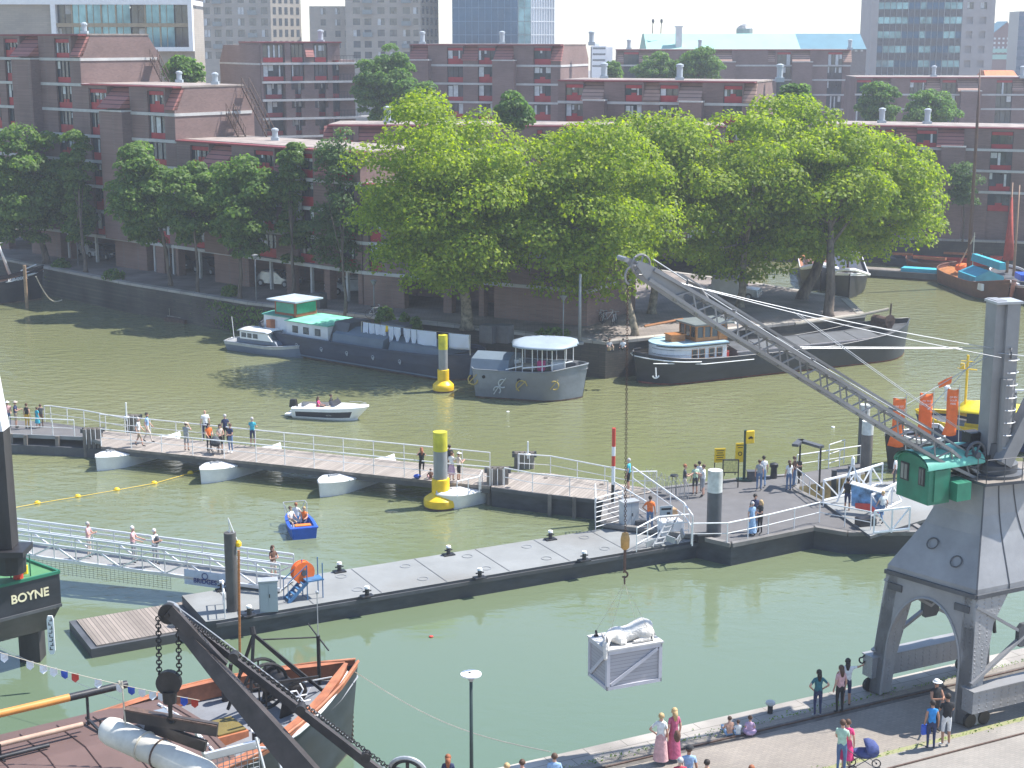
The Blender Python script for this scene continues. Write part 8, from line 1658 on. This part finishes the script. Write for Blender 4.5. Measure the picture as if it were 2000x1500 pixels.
mb = MB(); mb.beam(a_+Vector((0,.25,1.15)),b_+Vector((0,.25,1.15)),.5,.06); mb.build('hood',M_cleanw,t)
mb = MB(); c_ = (a_+b_)/2; mb.hexa([c_+Vector((-.6,.06,.1)),c_+Vector((.5,-.46,.0)),c_+Vector((.5,-.4,.0)),c_+Vector((-.6,.1,.1))],[c_+Vector((-.6,.12,.35)),c_+Vector((.1,-.2,.4)),c_+Vector((.1,-.14,.4)),c_+Vector((-.6,.16,.35))]); mb.build('red_picture_part',M_redp,t)
clutter('dark_gear_stack','black gear heaped at the end of the white walkway','gear',jp(1690,1030),(.9,.6,.5),M_black)
# ferry stage pontoon behind the crane
t = T('ferry_stage','grey ferry stage pontoon behind the crane with a white post','pontoon',jp(1780,960)); slab(t,[tuple(q)[:2] for q in (jp(1735,965),jp(1770,1000),jp(1960,985),jp(1960,930),jp(1735,935))],1.0,1.2,'hull',M_ddeck,M_side)
mb = MB(); q = jp(1762,962); mb.tube([q,Vector((q.x,q.y,topz(1762,885,q)))],.1,8); mb.build('white_post',M_cleanw,t)
# cars under the arcade, van, bicycles
def car(label,u,v,ang,mat,van=False,name='parked_car'):
    p = G(u,v,2.8); t = T(name,label,'van' if van else 'car',tuple(p),ang,'cars parked by the brick blocks'); L2,hb_,hr = 2.1,.85,1.45
    if van: L2,hb_,hr = 2.3,1.0,1.95
    mb = MB(); side = [(-L2,.3),(-L2,hb_),(-L2*.85,hb_+.06),(-L2*.8 if van else -L2*.62,hr),(L2*.1,hr),(L2*.45,hb_+.03),(L2*.95,hb_-.12),(L2,.3)]
    rows = []
    for y,kx,kz in ((-.85,.97,.93),(-.8,1,1),(.8,1,1),(.85,.97,.93)): rows.append([Vector((x*kx,y*(.84 if z > hb_+.1 else 1),z if z < .5 else z*(kz if z > 1.2 else 1))) for x,z in side])
    mb.loft(rows,True); mb.poly(rows[0]); mb.poly(rows[-1][::-1]); mb.build('body',mat,t,smooth=2)
    for s_ in (-1,1): mb = MB(); y = s_*.735; mb.poly([Vector((-L2*.72,y*1.04,hb_+.1)),Vector((L2*.32,y*1.04,hb_+.1)),Vector((L2*.08,y*.985,hr-.1)),Vector((-L2*.6,y*.985,hr-.1))]); mb.build('side_window',M_glass,t)
    mb = MB(); mb.poly([Vector((L2*.44,-.68,hb_+.09)),Vector((L2*.44,.68,hb_+.09)),Vector((L2*.15,.62,hr-.06)),Vector((L2*.15,-.62,hr-.06))]); o = mb.build('windscreen',M_glass,t); o.location.x = .06
    for x in (-L2*.62,L2*.62):
        for y in (-.82,.82): mb = MB(); mb.disc((x,y,.32),(0,1,0),.32,.2,16); mb.mi = 1; mb.disc((x,y*1.13,.32),(0,1,0),.18,.03,12); mb.build('wheel',[M_black,M_galv],t)
    for y in (-.6,.6): mb = MB(); mb.box((L2*.98,y,.68),(.08,.3,.14)); mb.build('headlight',M_cleanw,t)
M_cw = pm('car_white',(.6,.62,.64),.25); M_cs = pm('car_silver',(.3,.32,.34),.25,.5); M_cd = pm('car_dark',(.03,.035,.05),.25); M_cb = pm('car_blue',(.06,.1,.18),.25)
for lb,u,v,a_,m in (('white car in the arcade behind the columnar tree',180,500,-50,M_cw),('dark car beside the white one in the left arcade',212,504,-50,M_cd),('silver car in the arcade behind the lamp post',350,526,-45,M_cs),('dark car in the arcade by the middle round headed tree',412,533,-45,M_cd),('grey car in the shadow left of the tall narrow tree',543,558,-25,M_cs),('white car with dark stripes half out of the arcade',682,572,200,M_cw),('dark car behind the white one beside the brick corner',708,560,200,M_cd)): car(lb,u,v,R(a_),m)
car('pale van parked under the planes on the peninsula',1434,582,R(-20),M_cs,True,'parked_van'); car('dark car parked far under the right hand brick block',1945,448,R(-20),M_cd)
def bike(label,u,v,ang):
    t = T('bicycle',label,'bicycle',tuple(G(u,v,2.8)),ang,'bicycles on the far quay')
    for x in (-.52,.52): mb = MB(); mb.ring((x,0,.34),(0,1,0),.33,.022,18,5); mb.build('wheel',M_black,t)
    mb = MB()
    for a,b in (((-.52,0,.34),(-.1,0,.3)),((-.1,0,.3),(.38,0,.78)),((-.52,0,.34),(-.18,0,.82)),((-.1,0,.3),(-.22,0,.9)),((-.18,0,.78),(.38,0,.82)),((.52,0,.34),(.36,0,.98))): mb.tube([a,b],.022,5)
    mb.build('frame',M_galv,t); mb = MB(); mb.tube([(.32,-.28,1.02),(.38,0,1.0),(.32,.28,1.02)],.018,5); mb.build('handlebar',M_galv,t); mb = MB(); mb.box((-.24,0,.93),(.24,.13,.06)); mb.build('saddle',M_black,t)
for lb,u,v,a_ in (('white bicycle by the potted shrub behind the barge',733,620,20),('first bicycle leaning by the brick corner',1158,632,60),('second bicycle from the brick corner',1166,630,40),('third bicycle from the brick corner, under the plane leaves',1178,632,80),('fourth bicycle from the brick corner',1188,630,30),('last bicycle of the row, nearest the thin leaning trunk',1200,634,70),('bicycle parked behind the wooden wheelhouse',1390,640,10),('second bicycle behind the wooden wheelhouse, further right',1408,636,50),('bicycle by the first bush right of the wheelhouse roof',1430,632,20)): bike(lb,u,v,R(a_))
def lamp(label,u,vb,vt,r=.06,arm=0):
    c = G(u,vb,2.8); zt = topz(u,vt,c); t = T('street_lamp',label,'lamp',c,group='street lamps on the far quay'); mb = MB(); mb.tube([c,(c.x,c.y,zt)],[r,r*.7],8); mb.build('post',M_grey,t,smooth=True); mb = MB(); mb.lathe([(.08,-.35),(.22,-.1),(.28,0),(.05,.08)],(c.x+arm,c.y,zt),12); mb.build('lamp_head',M_grey,t)
lamp('slim grey lamp post beside the three round headed trees',501,592,498); lamp('lamp post left of the thin pale trunk',333,558,478); lamp('grey lamp post behind the hung washing',731,612,548); lamp('dark lamp post in front of the long brick wall',1100,660,578)
lamp('lamp post on the quay right of the side basin',1932,465,402); lamp('lamp post at the far left under the trees',153,520,462)
c = G(1132,672,2.8); t = T('flag_pole','tall plain grey pole at the brick corner behind the canopy boat','pole',c); mb = MB(); mb.tube([c,(c.x,c.y,topz(1132,535,c))],[.13,.1],10); mb.build('post',M_grey,t,smooth=True); mb = MB(); mb.lathe([(.3,0),(.3,.15),(.15,.2)],c,10); mb.build('foot',M_grey,t)
for lb,u,v,ww in (('dark square waste bin left of the plane trunk on the quay',955,668,.9),('second dark waste bin next to the first',985,668,.9),('dark box with plants near the tall narrow tree',622,602,.9)): clutter('waste_bin',lb,'bin',G(u,v,2.8),(1.1,1,1.3),M_dgrey,R(-30))
# bench people etc on the peninsula edge
P_('person in grey sitting on the far quay edge right of the canopy boat',1190,684,2.82,20,top='grey',legs='khaki',hair='brown',pose='sit'); P_('person in white and black sitting on the far quay edge beside the chain',1217,684,2.82,-20,top='white',legs='black',hair='dark',pose='sit'); skin_flush()
# near lamp post
c = V(921,1500,44.2); t = T('quay_lamp','dark post with a flat round white lamp disc on the near quay','lamp',(c.x,c.y,QZ)); zt = V(921,1318,44.2).z
mb = MB(); mb.tube([(c.x,c.y,QZ),(c.x,c.y,QZ+1),(c.x,c.y,zt-.15)],[.075,.06,.05],10); mb.build('post',pm('lamp_green',(.03,.05,.045),.4),t,smooth=True); mb = MB(); mb.lathe([(.06,-.2),(.1,-.12),(.1,0)],(c.x,c.y,zt),12); mb.build('neck',M_galv,t)
mb = MB(); mb.lathe([(.2,-.02),(.31,.0),(.31,.04),(.06,.06)],(c.x,c.y,zt),28); mb.build('lamp_disc',M_cleanw,t,smooth=2); mb = MB(); mb.lathe([(.04,.061),(.04,.08)],(c.x-.04,c.y,zt),8); mb.build('sensor',M_dark,t)
c = G(1504,1393,QZ); t = T('quay_bollard','short mushroom bollard with a pale cap on the quay coping','bollard',c); mb = MB(); mb.tube([c,c+Vector((0,0,.3))],.09,12); mb.build('post',M_black,t,smooth=2); mb = MB(); mb.lathe([(.09,.28),(.17,.34),(.16,.42),(.08,.46)],c,14); mb.build('cap',M_wpile,t,smooth=True)

P = []
for i in range(1500):
    s_ = NR.random()*26-1; P.append(tuple(Q(s_,(-1.0 if i % 3 else -4.75)+NR.normal()*.06*(1+2*(math.sin(s_*1.7+i % 3) > .6)),.02+.05*NR.random())))
tw_ = T('tmp_root','x','x',(0,0,0)); o = leaf_mesh('weed_tufts',np.array(P),NR.normal(size=(len(P),3)),.022*(.5+NR.random(len(P))),L_dark,tw_); o.parent = None; bpy.data.objects.remove(tw_); tag(o,'tufts of weed in the joints of the near quay','weeds',kind='stuff')
# ================================================================ BROWN BARGE, BOTTOM LEFT
bow = Vector((-5.85,53.1,0)); bd_ = Vector((.825,.565,0)).normalized(); stn = bow-bd_*27
t,L_ = boat('sailing_barge','big brown decked barge with orange bulwarks and a black anchor winch, bottom left',stn,bow,6.8,2.3); t['label'] = 'big brown decked barge with orange bulwarks and a black anchor winch at its bow'; h2 = L_/2; BG = t
M_hull3 = pm('barge_black',(.03,.035,.045),.45,0,.4,.8,dirt=.5,stretch=(1,1,2)); M_hulllow = pm('barge_low',(.2,.17,.14),.85,0,.35,1.2,dirt=.5)
M_bdeck = pm('brown_hatch',(.13,.078,.068),.75,0,.12,.7,dirt=.3); M_obul = pm('orange_bulwark',(.42,.15,.07),.6,0,.3,2,dirt=.5)
wid,dz = ship_hull(t,L_,6.8,2.1,[M_hulllow,M_hull3,M_obul],bow=.24,stern=.1,sheer=1.3,sternsheer=.2,deck=pm('bow_deck_grey',(.22,.23,.25),.7,0,.12,1.5,dirt=.2),bulwark=.6,tumble=.86)
mb = MB(); n = 14
for s_ in (-1,1):
    rows = []
    for i in range(n+1):
        x = .72+.28*i/n; X = (x-.5)*L_; w_ = wid(x); z = dz(x); rows.append([Vector((X-.03,s_*w_*.95,z-.02)),Vector((X-.1,s_*w_*.9,z-.58))])
    mb.loft(rows)
    rows = [[Vector(((x-.5)*L_,s_*wid(x)*1.01,dz(x)+.01)),Vector(((x-.5)*L_-.1,s_*max(0,wid(x)-.32),dz(x)+.03))] for x in [.6+.4*i/n for i in range(n+1)]]; mb.loft(rows)
mb.build('bulwark',M_obul,t)
mb = MB()
for s_ in (-1,1): mb.tube([Vector(((x-.5)*L_+.03,s_*(wid(x)*1.01+.02),dz(x)-.2)) for x in [.86+.135*i/8 for i in range(9)]],[.02]+[.075]*7+[.03],6)
mb.build('white_bow_stripe',M_cleanw,t,smooth=True)
mb = MB(); z0 = 2.35; xh = h2-5.6
mb.prism([Vector((-h2+2,y,z)) for y,z in ((-3.36,1.3),(3.36,1.3),(3.4,z0-.05),(2.8,z0+.05),(0,z0+.35),(-2.8,z0+.05),(-3.4,z0-.05))],Vector((xh+h2-2,0,0))); mb.build('hatch_deck',M_bdeck,t)
for i in range(9):
    x = xh-.2-i*1.25; mb = MB(); mb.tube([(x,-2.8,z0+.07),(x,0,z0+.37),(x,2.8,z0+.07)],.022,4); mb.build('hatch_seam',pm('seam_brown',(.11,.06,.05),.7),t)
mb = MB(); x = xh-.5
for i in range(10): y0,y1 = 2.4-i*.48,2.4-(i+.72)*.48; zf = lambda y: z0+.07+.35*(1-abs(y)/2.8); mb.tube([(x+.1*(i % 2)*0,y0,zf(y0)),(x,y1,zf(y1))],.05,6)
mb.build('pipe_roll',M_white,t)
mb = MB(); mb.bb(xh-1.9,-.1,z0+.37,xh-.9,.9,z0+.62); mb.build('skylight',pm('skylight_grey',(.2,.23,.26),.4),t)
# long spar on trestles (orange forward part)
for nm,x0,x1,y,z,r_,m in (('orange_spar',-h2+4,h2-9.3,2.1,3.6,.13,pm('spar_orange',(.62,.26,.06),.45,0,.12,1)),('orange_spar',h2-9.29,h2-7.3,2.1,3.6,.13,M_black),('pale_spar',-h2+6,h2-9.2,1.2,2.95,.09,pm('spar_pale',(.45,.3,.22),.7)),('dark_spar',-h2+6,h2-10.5,.7,2.75,.07,M_black),('dark_spar',-h2+6,h2-9,1.55,2.8,.06,M_rust)):
    mb = MB(); mb.tube([(x0,y,z),(x1,y,z)],r_,10); mb.build(nm,m,t,smooth=2)
for x in (h2-8.7,h2-12,h2-15.5):
    mb = MB(); mb.tube([(x,2.1,z0),(x,2.1,3.5)],.05,6); mb.beam((x,.5,2.66),(x,2.3,2.66),.08); mb.tube([(x,.9,z0+.2),(x,.9,3.1)],.04,5); mb.build('trestle',M_black,t)
# bow gear
zb_ = 2.35
mb = MB(); x = h2-2.5
mb.tube([(x,-1.15,zb_+.85),(x,1.15,zb_+.85)],.3,14); mb.tube([(x,-1.0,zb_+.85),(x,-.75,zb_+.85)],.42,14); mb.tube([(x,.75,zb_+.85),(x,1.0,zb_+.85)],.42,14); mb.build('winch_drum',M_iron,t,smooth=2)
for y in (-.72,.72): mb = MB(); mb.prism([Vector((x-.5,y,zb_-.1)),Vector((x+.5,y,zb_-.1)),Vector((x+.25,y,zb_+1.1)),Vector((x-.25,y,zb_+1.1))],Vector((0,.08,0))); mb.build('winch_cheek',M_iron,t)
mb = MB(); c = Vector((x,-1.25,zb_+.85))
for i in range(6):
    a_ = i*math.pi/3; mb.tube([c,c+Vector((math.cos(a_)*.25,-.03,math.sin(a_)*.25)),c+Vector((math.cos(a_+.5)*.45,-.03,math.sin(a_+.5)*.45))],.028,5)
mb.build('curved_spokes',M_cleanw,t)
for y in (-.2,.35): mb = MB(); mb.ring((x-.75,y,zb_+1.0),(0,1,0),.8,.06,26,6); mb.disc((x-.75,y,zb_+1.0),(0,1,0),.2,.12,12); mb.beam((x-.75,y,zb_+.2),(x-.75,y,zb_+1.8),.05); mb.beam((x-1.5,y,zb_+1.0),(x,y,zb_+1.0),.05); mb.build('gear_wheel',M_iron,t)
mb = MB(); top_ = Vector((x-.9,.3,zb_+2.75)); mb.beam(top_,(h2-1.3,.9,zb_+.5),.1); mb.beam(top_,(h2-1.3,-.9,zb_+.5),.1); mb.beam(top_,(x-1.6,1.1,zb_-.1),.1); mb.beam(top_,(x-1.6,-.6,zb_-.1),.1); mb.tube([top_,top_+Vector((0,.1,.25))],.1,8); mb.beam((x-1.5,-1.0,zb_+1.5),(h2-1.6,-.9,zb_+1.2),.09); mb.build('anchor_davit',M_iron,t)
mb = MB(); mb.ring(top_+Vector((.15,-.1,-1.0)),(0,1,.2),1.1,.07,18,6,R(70),R(190)); mb.build('davit_arm',M_iron,t)
mb = MB(); mb.tube([(h2-1.1,.0,zb_+.5),(h2-1.1,0,zb_+2.3)],.07,8); mb.tube([(h2-1.1,.75,zb_+2.5),(h2-1.1,-.75,zb_+2.0)],.03,5); mb.tube([(h2-1.15,0,zb_+2.25),(x-.6,.3,zb_+2.5)],.03,5); mb.build('stem_post',M_iron,t); mb = MB(); mb.tube([(h2-1.1,0,zb_+2.3),(h2-1.1,0,zb_+3.9)],.018,5); mb.ball((h2-1.1,0,zb_+3.9),.06); mb.build('bow_staff',M_galv,t)
for x_,y_,lab in ((h2-4.6,-2.3,0),(h2-3.7,2.1,1)):
    z_ = dz((x_+h2)/L_)-.6; mb = MB(); mb.tube([(x_,y_,z_),(x_,y_,z_+.85)],.17,14); mb.build('bitt',M_black,t,smooth=2); mb = MB(); mb.tube([(x_,y_,z_+.85),(x_,y_,z_+.9)],.2,14); mb.build('bitt_cap',M_cleanw,t)
mb = MB(); mb.bb(h2-5.4,-1.0,1.7,h2-4.3,.4,2.3); mb.build('companion_hatch',M_obul,t); mb = MB(); mb.box((h2-4.85,-.3,2.33),(1.0,1.2,.06),.0); mb.build('hatch_lid',pm('hatch_olive',(.16,.12,.03),.7),t)
mb = MB(); mb.tube([(h2-.25,-.1,2.9),(h2-2.9,-2.3,zb_+.2)],.03,5); mb.tube([(h2-.6,.0,3.0),(h2-2.2,-.6,zb_+1.0)],.03,5); mb.build('stay_rod',M_galv,t)
mb = MB(); n = 26
for i in range(n): z = 2.6-2.3*i/n; mb.ring((h2+.12+.03*z,.02,z),(0,1,0) if i % 2 else (1,0,0),.07,.022,8,4)
mb.build('stem_chain',M_rust,t)
for k in range(4): mb = MB(); c = Vector((h2-7.0-k*.12,-3.45,1.75-.14*k)); mb.ring(c,(.2,1,.1*k),.32+.08*k,.02,16,4); mb.build('rope_coil',M_rope,t)
mb = MB(); mb.tube(sag(V(693,1312,53),Vector((1.2,46.95,2.9)),.5,14),.02,4); tag(mb.build('mooring_line',M_rope),'thin pale mooring line from the barge bow to the near quay','rope')
mb = MB(); mb.tube(sag(V(-20,1255,58),V(560,1480,50),.3,12),.01,4); tag(mb.build('stay_wire',M_chrome),'thin wire crossing the bottom left corner above the barge','wire')
mb = MB(); a = V(468,1300,55.5); b = V(466,1075,55.5); mb.tube([(a.x,a.y,1.8),(b.x,b.y,b.z)],.05,6); tag(mb.build('barge_flagstaff',M_wood),'thin brown pole standing in front of the dark steel pile','pole')
# bunting
bt_ = sag(V(-60,1256,47),V(390,1368,47),.15,24); t = T('bunting','string of small red white and blue flags above the barge','bunting',bt_[12]); mb = MB(); mb.tube(bt_,.012,4); mb.build('string',M_rope,t)
for i,(u,cst) in enumerate(((7,'w'),(57,'w'),(83,'w'),(103,'w'),(124,'b'),(145,'r'),(190,'w'),(232,'w'),(255,'b'),(276,'w'),(297,'w'),(314,'w'),(359,'b'),(380,'r'))):
    f = (u+60)/450*24; i0 = min(23,int(f)); q = bt_[i0].lerp(bt_[i0+1],f-i0); mb = MB(); w_ = .11; tw = .04*math.sin(u); mb.prism([q+Vector((-w_,0,0)),q+Vector((-w_,-tw,-.2)),q+Vector((0,-tw,-.29)),q+Vector((w_,tw,-.2)),q+Vector((w_,0,0))],Vector((0,.008,0))); mb.build('flag',{'w': M_cleanw,'b': M_blue,'r': M_redp}[cst],t)
# ---- old iron hand crane on the near quay
t = T('hand_crane','old black iron hand crane whose jib and chains reach over the brown barge','crane',(-2.2,40.5,QZ)); M_oc = pm('old_crane_iron',(.055,.045,.043),.55,.2,.35,1.5,bump=.15)
HY = 43.5; hd_ = V(322,1198,HY)
ft1,ft2 = V(640,1560,40.5),V(800,1530,40.8)
def strut(a,b,w0,w1,dep):
    a,b = Vector(a),Vector(b); d = (b-a).normalized(); s_ = d.cross(Vector((0,1,0))).normalized(); n = 8; mb = MB(); rows = []
    for i in range(n+1):
        f = i/n; w_ = w0+(w1-w0)*math.sin(f*math.pi/2); q = a.lerp(b,f); rows.append([q-s_*w_+Vector((0,-dep,0)),q+s_*w_+Vector((0,-dep,0)),q+s_*w_+Vector((0,dep,0)),q-s_*w_+Vector((0,dep,0))])
    mb.loft(rows,True); mb.poly(rows[0]); mb.poly(rows[-1][::-1]); return mb
strut(V(352,1225,HY),ft1,.14,.36,.16).build('jib',M_oc,t)
strut(V(345,1200,HY+.4),V(775,1535,41.5),.07,.13,.1).build('tie_beam',M_oc,t)
strut(V(330,1192,HY),V(440,1300,HY-.6),.2,.12,.1).build('jib_head_plate',M_oc,t)
mb = MB(); mb.disc(hd_+Vector((.1,.05,-.03)),(0,1,0),.3,.16,22); mb.disc(hd_+Vector((.1,-.1,-.03)),(0,1,0),.07,.1,10); mb.build('head_sheave',M_iron,t)
mb = MB(); mb.ring(hd_+Vector((.1,0,0)),(0,1,0),.36,.03,16,5,-1.6,1.6); mb.tube(sag(V(340,1180,HY-.1),V(800,1540,41),-.1,10),.02,4); mb.build('rope',M_galv,t)
def chain(parent,a,b,r=.075,th=.022,name='chain'):
    n = int((a-b).length/(r*1.45)); mb = MB(); d = (b-a).normalized(); s1 = d.cross(Vector((0,1,0))).normalized() if abs(d.y) < .9 else Vector((1,0,0)); s2 = d.cross(s1)
    for i in range(n): mb.ring(a.lerp(b,(i+.5)/n),s1 if i % 2 else s2,r,th,8,4)
    return mb.build(name,M_iron,parent)
chain(t,V(309,1205,HY-.1),V(311,1318,HY-.1)); chain(t,V(348,1222,HY-.1),V(350,1318,HY-.1)); chain(t,V(352,1200,HY+.2),V(455,1272,HY-.8),.06,.018)
chain(t,V(455,1272,HY-.8),V(800,1530,41),.06,.018)
for u,v in ((457,1282),(588,1384),(715,1477)): mb = MB(); mb.disc(V(u,v,42.2-(u-457)*.003),(0,1,0),.14,.3,14); mb.build('guide_roller',M_iron,t)
c = V(330,1333,HY-.1); mb = MB(); mb.disc(c,(0,1,0),.37,.2,22); mb.build('pulley_block',M_iron,t); mb = MB(); mb.tube([c+Vector((0,0,-.25)),c+Vector((0,0,-.62))],[.22,.2],12); mb.tube([c+Vector((0,0,-.6)),c+Vector((0,0,-1.1))],[.07,.06],8); mb.ring(c+Vector((.02,0,-1.15)),(0,1,0),.11,.04,14,5,0,4.6); mb.build('block_shank',M_iron,t)
# spreader with its white cylinder
sp_ = T('spreader_beam','dark iron spreader beams hanging on the old crane hook','beam',V(330,1420,HY));
mb = MB(); mb.beam(V(243,1395,HY+.1),V(425,1425,HY-.1),.14,.4); mb.build('upper_beam',M_oc,sp_); mb = MB(); mb.beam(V(285,1415,HY+.2),V(402,1458,HY-.3),.14,.34); mb.build('lower_beam',M_oc,sp_)
mb = MB(); mb.beam(V(246,1390,HY+.1)+Vector((0,0,.1)),V(425,1416,HY-.1),.26,.05); mb.build('flange',M_rust,sp_)
mb = MB(); mb.tube([V(238,1330,HY),V(246,1425,HY)],.025,5); mb.tube([V(232,1330,HY),V(240,1345,HY)],.04,5); tag(mb.build('hanging_rope',M_rope),'frayed rope hanging at the end of the spreader beam','rope')
t = T('white_cylinder','long white round ended cylinder slung beneath the spreader beam','cylinder',V(290,1450,HY)); a,b = V(222,1430,HY+.3),V(400,1512,HY-1.6); d = (b-a).normalized()
M_wcy = pm('weathered_white',(.66,.63,.55),.6,0,.14,2,dirt=.4); mb = MB(); mb.tube([a-d*.42,a-d*.38,a-d*.25,a,b,b+d*.3,b+d*.4],[.1,.25,.38,.43,.4,.3,.05],24); mb.build('shell',M_wcy,t,smooth=2)
for f in (.35,.52):
    q = a.lerp(b,f); mb = MB(); mb.ring(q,d,.435,.028,24,5); mb.build('band',M_rust if f > .4 else M_rope,t)
# aluminium basket / gangplank at the very bottom
t = T('boarding_stage','light grey metal boarding stage with a grid panel at the bottom edge','platform',V(455,1490,44)); a,b = V(400,1478,44.5),V(505,1452,45.2); mb = MB(); mb.beam(a,b,.12,.22); mb.beam(a+Vector((0,0,-.9)),b+Vector((0,0,-.9)),.1); mb.beam(b,b+Vector((.1,0,.9)),.06); mb.beam(a,a+Vector((-.3,.1,.9)),.08); mb.beam(a+Vector((.1,0,0)),a+Vector((-.9,.3,.9)),.06)
mb.build('frame',M_alu,t); mb = MB()
for i in range(10): q = a.lerp(b,i/9); mb.tube([q,q+Vector((0,0,-.9))],.012,4)
for k in range(6): mb.tube([a+Vector((0,0,-.15*k)),b+Vector((0,0,-.15*k))],.012,4)
mb.build('grid_panel',M_galv,t)
mb = MB(); mb.beam(V(500,1440,44.8),V(520,1515,44.6),.06); mb.beam(V(540,1460,45),V(552,1515,44.8),.06); mb.beam(V(500,1460,45),V(552,1462,45),.06); mb.build('gate',M_alu,t)
t = T('crank_wheel','dark iron hand wheel with a pale rim at the bottom left of the lamp','wheel',V(798,1500,41.5)); c = V(796,1508,41.5); mb = MB(); mb.ring(c,(.15,1,.3),.52,.06,30,6); mb.build('rim',M_galv,t); mb = MB(); mb.ring(c,(.15,1,.3),.43,.07,26,5)
for i in range(5): a_ = i*1.257+.3; mb.beam(c,c+Vector((math.cos(a_)*.43,-.1*math.sin(a_),math.sin(a_)*.43)),.1)
mb.build('spokes',M_iron,t)
skin_flush.__call__() if False else None
mb = MB(); mb.bb(-1260,-80,-4.5,1260,1300,75)
m = bpy.data.materials.new('haze_air'); m.use_nodes = True; m.node_tree.nodes.clear(); vo = m.node_tree.nodes.new('ShaderNodeVolumePrincipled'); oo = m.node_tree.nodes.new('ShaderNodeOutputMaterial')
vo.inputs['Color'].default_value = (.88,.93,1,1); vo.inputs['Density'].default_value = .0005; vo.inputs['Anisotropy'].default_value = .2; m.node_tree.links.new(vo.outputs[0],oo.inputs['Volume'])
hz = mb.build('haze',m); tag(hz,'thin pale summer haze over the harbour','haze',kind='stuff')
print('objects',len(bpy.data.objects))
